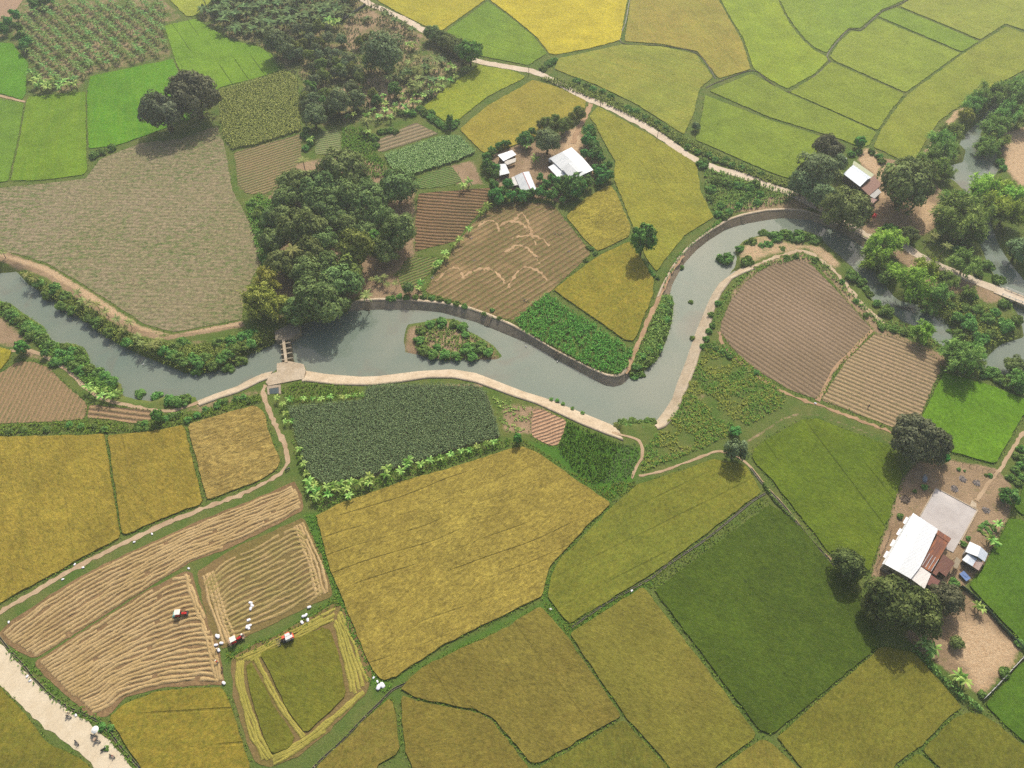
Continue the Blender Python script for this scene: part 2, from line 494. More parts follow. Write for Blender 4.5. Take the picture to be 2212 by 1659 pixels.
cover(S_, 0.7, [(2160, 290), (2230, 270), (2290, 300), (2290, 420), (2200, 400), (2170, 360)], 3)
cover(E_, 1.0, [(2160, 290), (2230, 270), (2290, 300), (2290, 420), (2200, 400), (2170, 360)], 3)
cover(S_, 0.55, [(1990, 330), (2020, 290), (2060, 240), (2110, 215), (2090, 240), (2030, 290), (2000, 345), (1985, 370)], 1)
cover(E_, 1.0, [(1951, 1030), (1990, 985), (2149, 1010), (2185, 1050), (2180, 1110), (2120, 1230), (2085, 1265), (2055, 1290), (1960, 1260), (1905, 1300), (1880, 1300), (1885, 1235)])
cover(S_, 0.35, [(1945, 1100), (1985, 1040), (1990, 1100), (1920, 1210), (1895, 1250)], 2)
cover(E_, 0.8, [(2055, 1290), (2085, 1265), (2212, 1400), (2125, 1510), (1985, 1410), (1950, 1370)])
cover(S_, 0.75, [(2080, 1330), (2140, 1350), (2212, 1400), (2125, 1505), (2085, 1460), (2050, 1400)], 4)
cover(S_, 0.4, [(2045, 1325), (2090, 1320), (2110, 1400), (2030, 1400)], 3)
cover(E_, 0.7, [(765, 612), (850, 590), (905, 605), (925, 650), (780, 655)], 2)
cover(E_, 0.75, [(575, 425), (640, 350), (760, 330), (900, 380), (900, 560), (850, 600), (760, 650), (600, 690), (545, 660), (575, 560)], 3)
cover(E_, 0.7, [(1560, 690), (1580, 630), (1640, 565), (1735, 545), (1800, 590), (1900, 700), (2040, 765), (2050, 800), (1890, 720), (1760, 570), (1640, 575)], 1.5)
cover(S_, 0.35, [(1553, 712), (1562, 740), (1620, 795), (1700, 843), (1765, 870), (1850, 900), (1930, 933), (1925, 942), (1760, 880), (1690, 850), (1610, 800), (1548, 735)], 1)
cover_line(E_, 0.62, [(1600, 962), (1640, 938), (1690, 905), (1726, 894), (1764, 895), (1850, 925), (1925, 956)], 0.55)
cover(E_, 0.8, [(1750, 440), (1900, 440), (1960, 540), (2010, 570), (1980, 590), (1900, 540), (1860, 515), (1790, 485)], 2)
cover(E_, 0.65, [(1990, 560), (2110, 600), (2180, 650), (2130, 660), (2110, 640), (2060, 640), (1990, 640), (1930, 600)], 2)
cover(E_, 0.6, [(1540, 440), (1690, 420), (1770, 430), (1760, 452), (1600, 462)], 1.5)
cover(E_, 0.4, [(1500, 830), (1560, 770), (1600, 800), (1560, 870), (1500, 900), (1430, 960), (1400, 950)], 6); cover(E_, 0.6, [(1420, 985), (1480, 960), (1530, 965), (1440, 1000)], 3); cover(E_, 0.9, ISLE, 3); cover(S_, 0.35, [(893, 700), (915, 698), (905, 766), (880, 757)], 2); cover(S_, 0.5, [(955, 722), (1000, 722), (1000, 738), (960, 742)], 2); cover(S_, 0.6, [(1060, 750), (1085, 768), (1070, 775)], 1)
cover(S_, 0.55, [(1590, 545), (1640, 500), (1700, 520), (1780, 530), (1830, 580), (1800, 580), (1740, 540), (1660, 555), (1610, 580)], 2)
cover(E_, 0.9, [(0, 530), (25, 548), (100, 575), (175, 620), (250, 670), (300, 702), (350, 727), (522, 693), (530, 706), (360, 735), (290, 725), (240, 695), (170, 650), (100, 600), (0, 565)], 1.5)
cover(S_, 0.6, [(0, 545), (100, 572), (175, 615), (250, 665), (310, 703), (370, 722), (522, 692), (522, 703), (370, 728), (300, 715), (240, 682), (170, 635), (100, 590), (0, 555)], 1)
cover(E_, 0.7, [(0, 680), (30, 700), (75, 755), (110, 790), (70, 775), (30, 755), (0, 745)], 2)
cover(E_, 0.6, [(405, 735), (455, 728), (450, 745), (410, 750)], 2)
cover(E_, 0.5, [(380, 885), (430, 870), (560, 835), (570, 850), (430, 895)], 1)
cover(E_, 0.8, [(1080, 870), (1180, 880), (1200, 900), (1150, 940), (1090, 930)], 2)
cover(E_, 0.7, [(1170, 672), (1225, 690), (1250, 715), (1225, 705), (1180, 690)], 1.5)
cover(E_, 0.7, [(785, 862), (905, 845), (1050, 838), (1040, 826), (905, 832), (790, 850)], 0.8)
cover(E_, 0.55, [(505, 328), (653, 286), (655, 345), (575, 425), (510, 410)], 1)
cover(E_, 0.8, [(960, 360), (1020, 345), (1050, 400), (985, 400)], 2)
cover(L_, 1.0, [(1220, 905), (1270, 935), (1320, 960), (1390, 965), (1370, 1040), (1320, 1085), (1240, 1030), (1170, 978), (1130, 950), (1210, 965)], 1)
cover(L_, 0.9, [(655, 1110), (690, 1110), (730, 1250), (800, 1440), (850, 1480), (830, 1495), (795, 1480), (730, 1300)], 1)
cover(L_, 0.8, [(600, 1370), (720, 1290), (740, 1300), (610, 1385), (490, 1430), (480, 1410)], 1)
cover(L_, 0.8, [(1170, 1300), (1190, 1240), (1325, 1090), (1330, 1100), (1215, 1225), (1190, 1290), (1225, 1350), (1400, 1250), (1410, 1260), (1230, 1372), (1170, 1315), (860, 1470), (855, 1460)], 1)

def ground_mat():
    m = MT('ground_cover', 0.95, 0.08)
    at = m.n('ShaderNodeAttribute', attribute_name='cover')
    sp = m.n('ShaderNodeSeparateColor', {0: at.outputs['Color']})
    e, s, l = sp.outputs[0], sp.outputs[1], sp.outputs[2]
    n1 = m.noise(0.12, 5, rough=0.65); n2 = m.noise(0.9, 5, rough=0.7); n3 = m.noise(2.2, 3, rough=0.8)
    brk = m.ma('ADD', m.ma('MULTIPLY', n1, 0.5), m.ma('MULTIPLY', n2, 0.5))
    g = m.mix(m.mr(n1, 0.35, 0.65), C(88, 112, 48), C(112, 118, 62))
    g = m.mix(m.mr(n2, 0.55, 0.75), g, C(74, 98, 42))
    g = m.mix(l, g, C(78, 118, 40))
    earth = m.mix(m.mr(n1, 0.35, 0.65), C(148, 124, 96), C(172, 146, 116))
    earth = m.mix(m.mr(m.noise(0.35, 5, rough=0.7), 0.56, 0.70, 0, 0.6), earth, C(112, 112, 62))
    sand = m.mix(m.mr(n2, 0.4, 0.65), C(206, 178, 142), C(186, 154, 118))
    fe = m.mr(m.ma('ADD', e, m.ma('MULTIPLY', m.ma('SUBTRACT', brk, 0.5), 1.3)), 0.38, 0.62)
    fs = m.mr(m.ma('ADD', s, m.ma('MULTIPLY', m.ma('SUBTRACT', brk, 0.5), 1.3)), 0.34, 0.56)
    c = m.mix(fe, g, earth); c = m.mix(fs, c, sand)
    m.bump(m.ma('ADD', n2, n3), 0.6, 0.4)
    return m.out(m.val(c, m.mr(n3, 0.3, 0.7, 0.78, 1.22)))
nx, ny = len(gx), len(gy)
idx = np.arange(nx * ny).reshape(ny, nx)
Fq = np.stack([idx[:-1, :-1].ravel(), idx[:-1, 1:].ravel(), idx[1:, 1:].ravel(), idx[1:, :-1].ravel()], 1)
g = mesh_np('ground', np.column_stack([P, Z]), Fq, [ground_mat()], {'cover': mask}, smooth=True)
props(g, 'grassy and earthy valley ground between all the fields', 'ground', kind='structure')
def ground_z(x, y):
    i = int(np.clip(np.searchsorted(gx, x), 1, nx - 1)); j = int(np.clip(np.searchsorted(gy, y), 1, ny - 1))
    return float(max(Z[j * nx + i], Z[(j - 1) * nx + i - 1]))

def water_mat():
    m = MT('river_water', 0.07, 0.5)
    m.b.inputs['IOR'].default_value = 1.33
    n = m.noise(0.022, 5, dist=1.2)
    c = m.mix(m.mr(n, 0.34, 0.66), C(116, 130, 116), C(134, 140, 124))
    c = m.mix(m.mr(m.noise(0.045, 5, dist=0.8), 0.56, 0.72, 0, 0.65), c, C(128, 116, 102))
    c = m.mix(m.mr(m.noise(0.5, 5, rough=0.7), 0.66, 0.74, 0, 0.25), c, C(92, 96, 84))
    rp = m.ma('ADD', m.ma('MULTIPLY', m.noise(0.9, 4), 0.7), m.noise(0.12, 3))
    m.bump(rp, 0.02, 0.04)
    m.set(m.b.inputs['Roughness'], m.mr(m.noise(0.06, 3), 0.4, 0.6, 0.02, 0.07))
    return m.out(c)
wmn = np.array([-420, -10]); wmx = np.array([430, 500])
o = mesh_np('water', [(wmn[0], 60, WATER_Z), (wmx[0], 60, WATER_Z), (wmx[0], wmx[1], WATER_Z), (wmn[0], wmx[1], WATER_Z)], [[0, 1, 2, 3]], [water_mat()])
props(o, 'murky grey green river water winding between the fields', 'river', kind='structure')
# ------------------------------------------------------------------ fields
def sheet(name, poly, mat, z=0.04, h=0.0, grid=2.5, rough=0.0, step=2.0, jit=0.12, corner=1.1, parent=None, mats=None):
    """a field surface cut to its outline; h > 0 gives a standing crop with its own side"""
    B = refine(poly, step, jit, corner)
    lo, hi = B.min(0), B.max(0)
    xs = np.arange(lo[0] + grid / 2, hi[0], grid); ys = np.arange(lo[1] + grid / 2, hi[1], grid)
    Gp = np.array([(x + (grid / 4 if k % 2 else -grid / 4), y) for k, y in enumerate(ys) for x in xs]) if len(xs) and len(ys) else np.zeros((0, 2))
    if len(Gp):
        Gp = Gp[inside(B, Gp)]
        if len(Gp): Gp = Gp[dist_line(B, Gp) > grid * 0.45]
    pts = [Vector(p) for p in B] + [Vector(p) for p in Gp]
    n = len(B)
    v2, e2, f2, ov, oe, of = delaunay_2d_cdt(pts, [(i, (i + 1) % n) for i in range(n)], [list(range(n))], 1, 1e-4)
    V = np.array([(p.x, p.y) for p in v2])
    F = [list(f) for f in f2]
    zz = np.full(len(V), z + h)
    if rough: zz = zz + RNG.normal(0, rough, len(V))
    vs = [(V[i, 0], V[i, 1], zz[i]) for i in range(len(V))]
    cnt = {}
    for f in F:
        for k in range(len(f)):
            e = (f[k], f[(k + 1) % len(f)])
            cnt[e] = 1
    rim = [e for e in cnt if (e[1], e[0]) not in cnt]
    low = {}
    fs = list(F)
    for a, b in rim:
        for q in (a, b):
            if q not in low:
                low[q] = len(vs); vs.append((V[q, 0], V[q, 1], -0.3))
        fs.append([b, a, low[a], low[b]])
    mb = MB(); mb.v = vs; mb.f = fs; mb.m = [0] * len(fs)
    return mb.build(name, mats or mat, parent)

FIELDS = {}
NF = []
def field(name, label, cat, poly, mat, h=0.0, ins=0.6, **kw):
    p = inset(WP(extend(poly)), ins * 0.4)
    NF.append(0)
    o = sheet(name, p, mat, 0.03 + 0.005 * (len(NF) % 9), h * (0.62 if p[:, 1].mean() < 215 else 0.34), rough=(0.05 if h > 0.3 else 0.0), **kw)
    o.name = name
    props(o, label, cat, 'cultivated fields of the valley', 'structure')
    FIELDS.setdefault(name, []).append((p, h))
    return o


# --- ripe rice, lower half
D_ = heading
field('rice_field', 'large golden ripe rice field with wavy lodging cracks, below the dark maize plot', 'rice field',
      [(682, 1113), (735, 1087), (878, 1037), (1000, 1003), (1106, 968), (1131, 964), (1168, 981), (1250, 1040), (1322, 1088), (1262, 1145), (1188, 1225), (1172, 1290), (1106, 1322), (960, 1393), (848, 1468), (822, 1470), (801, 1444), (746, 1309), (712, 1230)],
      rice('golden_rice', C(168, 143, 66), C(178, 154, 74), C(138, 116, 56), D_((700, 1230), (1200, 1040)), 0.6, 0.7, 1.0), 0.75, 0.5)
field('rice_field', 'olive green rice field under the bare grey shrub, left of its own footpath corner', 'rice field',
      [(1376, 1045), (1481, 1012), (1540, 990), (1612, 1005), (1648, 1064), (1413, 1241), (1232, 1350), (1222, 1345), (1180, 1290), (1188, 1244), (1208, 1206), (1327, 1088)],
      rice('olive_rice', C(126, 123, 46), C(140, 130, 48), C(102, 112, 40), D_((1300, 1180), (1600, 1030)), 0.35, 0.1, 0.9), 0.65, 0.9)
field('rice_field', 'green rice field with wheel lines between the round dark tree and the drain', 'rice field',
      [(1628, 966), (1659, 946), (1729, 907), (1764, 904), (1924, 964), (1951, 1030), (1909, 1149), (1879, 1236), (1852, 1240), (1790, 1196), (1722, 1110), (1664, 1035), (1624, 995)],
      rice('mid_green_rice', C(100, 116, 28), C(112, 122, 32), C(80, 100, 24), D_((1680, 960), (1850, 1200)), 0.6, 0.0, 0.8), 0.6, 0.6)
field('rice_field', 'darkest green square rice field beside the big lower right tree', 'rice field',
      [(1409, 1275), (1450, 1245), (1662, 1087), (1730, 1137), (1800, 1222), (1867, 1296), (1905, 1393), (1670, 1589), (1640, 1582)],
      rice('dark_green_rice', C(74, 92, 24), C(63, 80, 20), C(90, 102, 28), D_((1409, 1275), (1640, 1582)), 0.15, 0.0, 0.85), 0.7, 0.9)
field('rice_field', 'tan olive strip of rice on the left side of the darkest green field', 'rice field',
      [(1228, 1368), (1389, 1266), (1638, 1589), (1546, 1659), (1446, 1659), (1348, 1548)],
      rice('tan_rice', C(132, 118, 52), C(126, 118, 46), C(118, 112, 46), D_((1389, 1266), (1638, 1589)), 0.12, 0.0, 0.9, stripe=0.1), 0.6, 0.6)
field('rice_field', 'brownish rice field with one bald straw spot, under the golden field', 'rice field',
      [(861, 1489), (912, 1440), (1106, 1347), (1168, 1307), (1222, 1370), (1346, 1548), (1160, 1652), (1147, 1650), (1106, 1602), (1064, 1551), (1028, 1534), (903, 1511)],
      rice('brown_rice', C(132, 112, 50), C(140, 124, 58), C(112, 102, 42), D_((1168, 1307), (1346, 1548)), 0.25, 0.2, 0.95), 0.6, 0.6)
field('rice_field', 'brownish rice field at the bottom edge, below a curved green bund', 'rice field',
      [(864, 1499), (903, 1513), (1028, 1536), (1062, 1553), (1104, 1605), (1145, 1659), (890, 1659), (873, 1625), (868, 1570)],
      rice('brown_rice_low', C(136, 116, 52), C(130, 112, 50), C(112, 104, 44), D_((870, 1520), (1090, 1640)), 0.1, 0.1, 0.95), 0.6, 0.7)
field('rice_field', 'narrow wedge of rice right of the concrete drain at the bottom edge', 'rice field',
      [(838, 1507), (851, 1513), (860, 1560), (866, 1625), (815, 1659), (680, 1659), (713, 1625)],
      rice('wedge_rice', C(134, 116, 56), C(142, 120, 56), C(116, 112, 44), 0.4, 0.1, 0.2, 0.95), 0.6, 0.8)
field('rice_field', 'small olive triangle of rice at the bottom edge between two tan strips', 'rice field',
      [(1346, 1553), (1447, 1659), (1160, 1659)], rice('olive_rice_b', C(124, 112, 46), C(116, 112, 42), C(98, 104, 38), 0.9, 0.3, 0.0, 0.95), 0.6, 0.6)
field('rice_field', 'tan corner of rice at the bottom edge under the darkest green field', 'rice field',
      [(1640, 1594), (1660, 1598), (1726, 1659), (1550, 1659)], rice('tan_rice_b', C(136, 122, 56), C(142, 122, 54), C(116, 114, 44), 0.9, 0.0, 0.0, 0.95), 0.6, 0.8)
field('rice_field', 'long olive gold rice field under the hedge of the sandy yard', 'rice field',
      [(1674, 1592), (1902, 1394), (1974, 1408), (2081, 1527), (2046, 1556), (1984, 1618), (1930, 1659), (1728, 1659)],
      rice('olive_gold_rice', C(124, 114, 44), C(136, 124, 48), C(106, 106, 38), D_((1700, 1590), (1960, 1420)), 0.2, 0.0, 0.9), 0.6, 0.8)
field('rice_field', 'olive rice field with a rounded top in the bottom right corner', 'rice field',
      [(2062, 1547), (2084, 1538), (2121, 1540), (2160, 1566), (2212, 1612), (2212, 1659), (2028, 1659), (1986, 1620), (2036, 1570)],
      rice('olive_rice_c', C(118, 112, 40), C(128, 118, 42), C(100, 104, 36), 0.7, 0.1, 0.0, 0.9), 0.6, 0.8)
field('rice_field', 'tiny rice corner cut off at the bottom edge, right', 'rice field',
      [(1984, 1622), (2024, 1659), (1934, 1659)], rice('green_rice_d', C(112, 114, 38), C(122, 118, 42), C(96, 104, 34), 0.7, 0.1, 0.0, 0.9), 0.55, 0.7)
field('rice_field', 'bright green rice behind the net fence at the lower right edge', 'rice field',
      [(2124, 1522), (2212, 1418), (2212, 1608), (2160, 1560)], rice('fence_rice', C(84, 112, 28), C(92, 116, 30), C(70, 100, 26), 0.7, 0.0, 0.0, 0.8), 0.6, 0.9)
field('rice_field', 'bright green rice right of the tin roofed farm at the right edge', 'rice field',
      [(2179, 1117), (2212, 1125), (2212, 1395), (2134, 1312), (2088, 1264), (2117, 1232)], rice('farm_rice', C(86, 116, 28), C(96, 120, 30), C(74, 104, 26), 0.5, 0.0, 0.0, 0.8), 0.6, 0.8)
field('rice_field', 'sliver of green rice behind the garden trees at the right edge', 'rice field',
      [(2186, 1098), (2212, 1045), (2212, 1118)], rice('sliver_rice', C(86, 112, 30), C(92, 116, 30), C(74, 104, 26), 0.5, 0.0, 0.0, 0.8), 0.6, 0.6)
field('rice_field', 'fresh green rice field right of the round dark tree and above the farmyard', 'rice field',
      [(2037, 804), (2129, 829), (2212, 862), (2212, 897), (2149, 1004), (2049, 977), (1985, 912)], rice('fresh_rice', C(100, 138, 24), C(110, 142, 28), C(84, 122, 22), 0.9, 0.0, 0.0, 0.8), 0.6, 0.6)
# --- left
field('rice_field', 'broad golden rice field at the left edge under the green bank', 'rice field',
      [(0, 943), (100, 942), (228, 937), (238, 1010), (250, 1090), (262, 1163), (190, 1200), (115, 1243), (60, 1272), (0, 1306)],
      rice('left_gold_rice', C(170, 142, 58), C(160, 134, 56), C(128, 118, 44), D_((60, 960), (90, 1230)), 0.2, 0.35, 1.0), 0.75, 0.6)
field('rice_field', 'golden rice field between the broad left one and the lodged straw field', 'rice field',
      [(231, 940), (330, 931), (400, 918), (415, 980), (428, 1030), (441, 1088), (350, 1123), (265, 1161), (252, 1080)],
      rice('mid_gold_rice', C(164, 136, 58), C(152, 128, 52), C(124, 114, 44), D_((240, 960), (270, 1140)), 0.6, 0.3, 1.0), 0.75, 0.7)
field('rice_field', 'flattened straw coloured rice field inside the bend of the dirt track', 'rice field',
      [(403, 917), (480, 893), (553, 874), (573, 892), (590, 955), (608, 990), (600, 1016), (553, 1045), (500, 1063), (446, 1084), (428, 1010)],
      rice('lodged_rice', C(190, 160, 96), C(178, 148, 84), C(150, 118, 58), 0.15, 0.0, 1.3, 0.8), 0.6, 0.9)
field('rice_field', 'golden rice field with small green tufts, under the striped stubble by the wide road', 'rice field',
      [(233, 1553), (255, 1530), (282, 1512), (330, 1495), (375, 1487), (482, 1482), (500, 1515), (512, 1560), (545, 1659), (305, 1659), (270, 1610)],
      rice('tuft_gold_rice', C(166, 138, 54), C(156, 132, 52), C(110, 112, 38), 0.05, 0.5, 0.2, 0.95), 0.7, 0.8)
field('rice_field', 'golden green rice in the bottom left corner across the wide road', 'rice field',
      [(0, 1478), (58, 1540), (103, 1602), (172, 1632), (200, 1659), (0, 1659)], rice('corner_rice', C(140, 122, 46), C(128, 116, 44), C(104, 108, 38), 0.6, 0.0, 0.1, 0.9), 0.65, 0.8)
field('rice_field', 'tiny golden field end at the left edge by the riverbank rows', 'rice field',
      [(0, 749), (26, 757), (24, 772), (0, 803)], rice('tiny_gold_rice', C(164, 146, 46), C(160, 140, 46), C(130, 124, 40), 0.6, 0.0, 0.0, 0.9), 0.6, 0.4)
# --- centre
field('rice_field', 'orange gold rice field left of the canal bend, in the shade of the lone round tree', 'rice field',
      [(1193, 627), (1291, 553), (1361, 521), (1386, 560), (1414, 605), (1411, 640), (1371, 740), (1346, 735), (1281, 688), (1218, 645)],
      rice('orange_rice', C(162, 138, 50), C(148, 130, 46), C(112, 118, 40), D_((1200, 630), (1370, 530)), 0.1, 0.25, 0.95), 0.7, 0.8)
field('rice_field', 'windblown golden rice field right of the brown arcs field', 'rice field',
      [(1221, 468), (1240, 450), (1262, 430), (1318, 397), (1333, 417), (1364, 490), (1360, 512), (1291, 545), (1262, 520)],
      rice('windblown_rice', C(176, 154, 66), C(160, 140, 58), C(124, 118, 44), 0.4, 0.2, 0.8, 0.95), 0.7, 0.8)
field('rice_field', 'long olive yellow rice field between the pale road and the farm trees', 'rice field',
      [(1291, 229), (1416, 298), (1506, 354), (1514, 414), (1519, 424), (1543, 470), (1480, 510), (1437, 563), (1419, 590), (1395, 558), (1368, 495), (1337, 417), (1325, 390), (1328, 350), (1303, 307), (1285, 270), (1271, 253)],
      rice('long_rice', C(160, 146, 52), C(148, 140, 52), C(124, 128, 44), D_((1330, 280), (1480, 480)), 0.3, 0.15, 0.9), 0.65, 0.7)
field('rice_field', 'yellow rice field shaped like a sail, left of the top road below the orchard', 'rice field',
      [(1033, 141), (1106, 152), (1137, 165), (1128, 173), (1104, 184), (1053, 210), (990, 260), (963, 264), (928, 242), (913, 232), (955, 195), (1003, 164), (1026, 147)],
      rice('sail_rice', C(162, 158, 42), C(150, 152, 44), C(110, 132, 40), D_((920, 235), (1090, 165)), 0.3, 0.1, 0.85), 0.65, 0.6)
field('rice_field', 'orange tinted rice field above the farmhouse garden trees', 'rice field',
      [(991, 280), (1053, 228), (1106, 198), (1118, 192), (1150, 172), (1210, 190), (1268, 219), (1264, 235), (1248, 250), (1200, 277), (1120, 312), (1056, 335), (1040, 329), (1016, 305)],
      rice('orange_rice_b', C(168, 144, 56), C(158, 140, 54), C(136, 130, 48), D_((1000, 290), (1200, 190)), 0.1, 0.15, 0.85), 0.65, 0.7)
# --- top, beyond the road
field('rice_field', 'yellow wedge of rice against the upper end of the pale road', 'rice field',
      [(812, 0), (863, 30), (920, 58), (955, 67), (1050, 0)], rice('top_wedge_rice', C(186, 164, 48), C(176, 158, 50), C(150, 148, 46), 0.3, 0.1, 0.1, 0.8), 0.65, 0.6)
field('rice_field', 'green wedge of rice between two yellow fields at the top', 'rice field',
      [(962, 69), (1053, 3), (1106, 40), (1156, 82), (1182, 116), (1141, 142), (1080, 130), (1035, 122), (1012, 97)], rice('green_wedge_rice', C(116, 142, 36), C(130, 148, 38), C(96, 124, 38), -0.5, 0.4, 0.0, 0.8), 0.65, 0.6)
field('rice_field', 'brightest yellow rice field at the top centre', 'rice field',
      [(1057, 0), (1106, 37), (1158, 80), (1186, 116), (1200, 119), (1272, 106), (1340, 88), (1356, 0)], rice('bright_yellow_rice', C(206, 180, 48), C(196, 172, 46), C(164, 154, 50), 0.2, 0.1, 0.1, 0.75, stripe=0.12), 0.65, 0.6)
field('rice_field', 'orange brown rice field right of the brightest yellow one', 'rice field',
      [(1361, 0), (1553, 0), (1581, 50), (1602, 85), (1623, 150), (1552, 171), (1506, 112), (1428, 96), (1348, 90)], rice('orange_brown_rice', C(168, 142, 66), C(158, 140, 62), C(134, 138, 54), D_((1480, 20), (1590, 150)), 0.3, 0.1, 0.8), 0.65, 0.7)
field('rice_field', 'wide olive rice field along the hedge of the pale road', 'rice field',
      [(1206, 126), (1272, 112), (1343, 96), (1428, 100), (1503, 117), (1541, 167), (1514, 190), (1506, 215), (1500, 245), (1478, 293), (1443, 270), (1368, 223), (1286, 184), (1196, 150)],
      rice('wide_olive_rice', C(150, 146, 58), C(162, 146, 60), C(124, 136, 52), D_((1230, 140), (1480, 220)), 0.2, 0.1, 0.8, stripe=0.45), 0.65, 0.7)
field('rice_field', 'thin wedge of olive green rice above the field that borders the right farm trees', 'rice field',
      [(1530, 197), (1623, 159), (1701, 201), (1800, 243), (1894, 286), (1878, 315), (1860, 319), (1800, 297), (1659, 253)], rice('thin_wedge_rice', C(128, 140, 46), C(138, 146, 48), C(110, 128, 42), D_((1600, 180), (1880, 300)), 0.2, 0.0, 0.75), 0.65, 0.6)
field('rice_field', 'green rice field between the road hedge and the right farm trees', 'rice field',
      [(1521, 205), (1659, 258), (1798, 302), (1785, 330), (1740, 380), (1706, 388), (1659, 372), (1568, 332), (1500, 303), (1512, 262), (1517, 240)], rice('hedge_rice', C(126, 140, 44), C(136, 146, 46), C(108, 128, 40), D_((1520, 240), (1720, 340)), 0.2, 0.0, 0.75), 0.65, 0.8)
field('rice_field', 'lime green field sweeping down from the top between the brown field and a thin bund', 'rice field',
      [(1556, 0), (1681, 0), (1695, 32), (1710, 56), (1735, 88), (1759, 109), (1785, 122), (1789, 131), (1757, 162), (1701, 193), (1661, 172), (1628, 150), (1604, 82), (1582, 47)], rice('lime_rice', C(140, 152, 42), C(150, 158, 44), C(120, 142, 42), D_((1620, 20), (1700, 170)), 0.3, 0.0, 0.75), 0.65, 0.5)
field('rice_field', 'green field at the top edge left of the winding ditch', 'rice field',
      [(1684, 0), (1955, 0), (1936, 9), (1904, 22), (1879, 44), (1857, 62), (1834, 61), (1808, 86), (1785, 115), (1760, 104), (1738, 85), (1714, 55), (1698, 30)], rice('ditch_rice', C(132, 150, 46), C(140, 152, 48), C(112, 136, 44), D_((1740, 60), (1860, 10)), 0.2, 0.0, 0.75), 0.65, 0.5)
field('rice_field', 'square green field inside the elbow of the winding ditch', 'rice field',
      [(1792, 122), (1812, 92), (1838, 67), (1860, 69), (1894, 40), (2075, 115), (1956, 201), (1800, 131)], rice('elbow_rice', C(140, 150, 52), C(146, 152, 54), C(122, 138, 46), D_((1800, 130), (1960, 200)), 0.1, 0.0, 0.75), 0.65, 0.5)
field('rice_field', 'narrow green strip above the square field of the ditch elbow', 'rice field',
      [(1896, 36), (1907, 27), (1938, 17), (2030, 54), (2115, 90), (2078, 113)], rice('strip_rice', C(126, 146, 44), C(132, 148, 46), C(112, 136, 42), D_((1938, 17), (2115, 90)), 0.1, 0.0, 0.7), 0.65, 0.5)
field('rice_field', 'pale green field filling the top right corner', 'rice field',
      [(1942, 14), (1964, 0), (2212, 0), (2212, 66), (2172, 52), (2117, 87), (2030, 50)], rice('corner_green_rice', C(148, 150, 60), C(154, 150, 64), C(128, 142, 52), 0.5, 0.1, 0.0, 0.7), 0.65, 0.5)
field('rice_field', 'four sided green field below the square one of the ditch elbow', 'rice field',
      [(1797, 135), (1954, 204), (1924, 240), (1896, 283), (1704, 199), (1760, 165), (1790, 136)], rice('four_rice', C(134, 144, 46), C(142, 148, 48), C(118, 132, 42), D_((1704, 200), (1896, 283)), 0.25, 0.0, 0.75), 0.65, 0.5)
field('rice_field', 'long curved green field following the bamboo of the right brook', 'rice field',
      [(2172, 58), (2212, 72), (2212, 153), (2117, 203), (2059, 240), (2029, 262), (2001, 303), (1978, 345), (1942, 345), (1885, 317), (1899, 287), (1929, 242), (1958, 206), (2077, 118), (2119, 92)], rice('curved_rice', C(140, 144, 52), C(150, 146, 56), C(122, 134, 46), D_((1920, 310), (2150, 110)), 0.1, 0.0, 0.75), 0.65, 0.5)
# --- top left
field('rice_field', 'saturated green field at the left edge beside the banana plantation', 'rice field',
      [(0, 92), (28, 94), (47, 119), (63, 137), (58, 165), (58, 200), (48, 217), (0, 203)], rice('left_green_rice', C(92, 142, 26), C(82, 132, 24), C(104, 144, 28), 0.2, 0.0, 0.0, 0.7), 0.55, 0.6)
field('rice_field', 'dull green strip field at the left edge under a thin path', 'rice field',
      [(0, 214), (53, 223), (40, 300), (19, 391), (0, 395)], rice('dull_green_rice', C(106, 136, 40), C(98, 130, 36), C(114, 140, 40), D_((30, 230), (10, 380)), 0.0, 0.0, 0.7), 0.55, 0.4)
field('rice_field', 'olive green field with faint vertical stripes under the banana plantation', 'rice field',
      [(56, 222), (62, 209), (186, 198), (187, 260), (187, 325), (190, 366), (183, 378), (100, 389), (22, 392), (42, 300)], rice('stripe_green_rice', C(108, 138, 32), C(98, 130, 28), C(124, 144, 34), D_((110, 220), (80, 370)), 0.1, 0.0, 0.7, stripe=0.5), 0.55, 0.5)
field('rice_field', 'vivid green field left of the double crowned dark tree', 'rice field',
      [(195, 165), (375, 127), (390, 165), (445, 245), (330, 288), (308, 296), (250, 316), (191, 322), (188, 260), (188, 197)], rice('vivid_rice', C(88, 142, 22), C(78, 130, 20), C(116, 148, 28), D_((240, 170), (240, 310)), 0.1, 0.0, 0.7, stripe=0.4), 0.55, 0.5)
field('rice_field', 'light green field with dark wheel lines between the banana and palm plantations', 'rice field',
      [(354, 56), (422, 40), (465, 67), (500, 87), (560, 101), (588, 118), (608, 152), (553, 170), (474, 190), (445, 235), (393, 165), (376, 125)], rice('light_green_rice', C(124, 152, 36), C(112, 146, 32), C(98, 132, 32), D_((400, 60), (480, 180)), 0.7, 0.0, 0.7), 0.55, 0.5)
field('rice_field', 'yellow green corner field at the top edge between banana and palm plantations', 'rice field',
      [(366, 0), (460, 0), (421, 35), (402, 36)], rice('gap_rice', C(166, 166, 66), C(158, 160, 62), C(140, 150, 58), 0.2, 0.0, 0.0, 0.7), 0.55, 0.5)

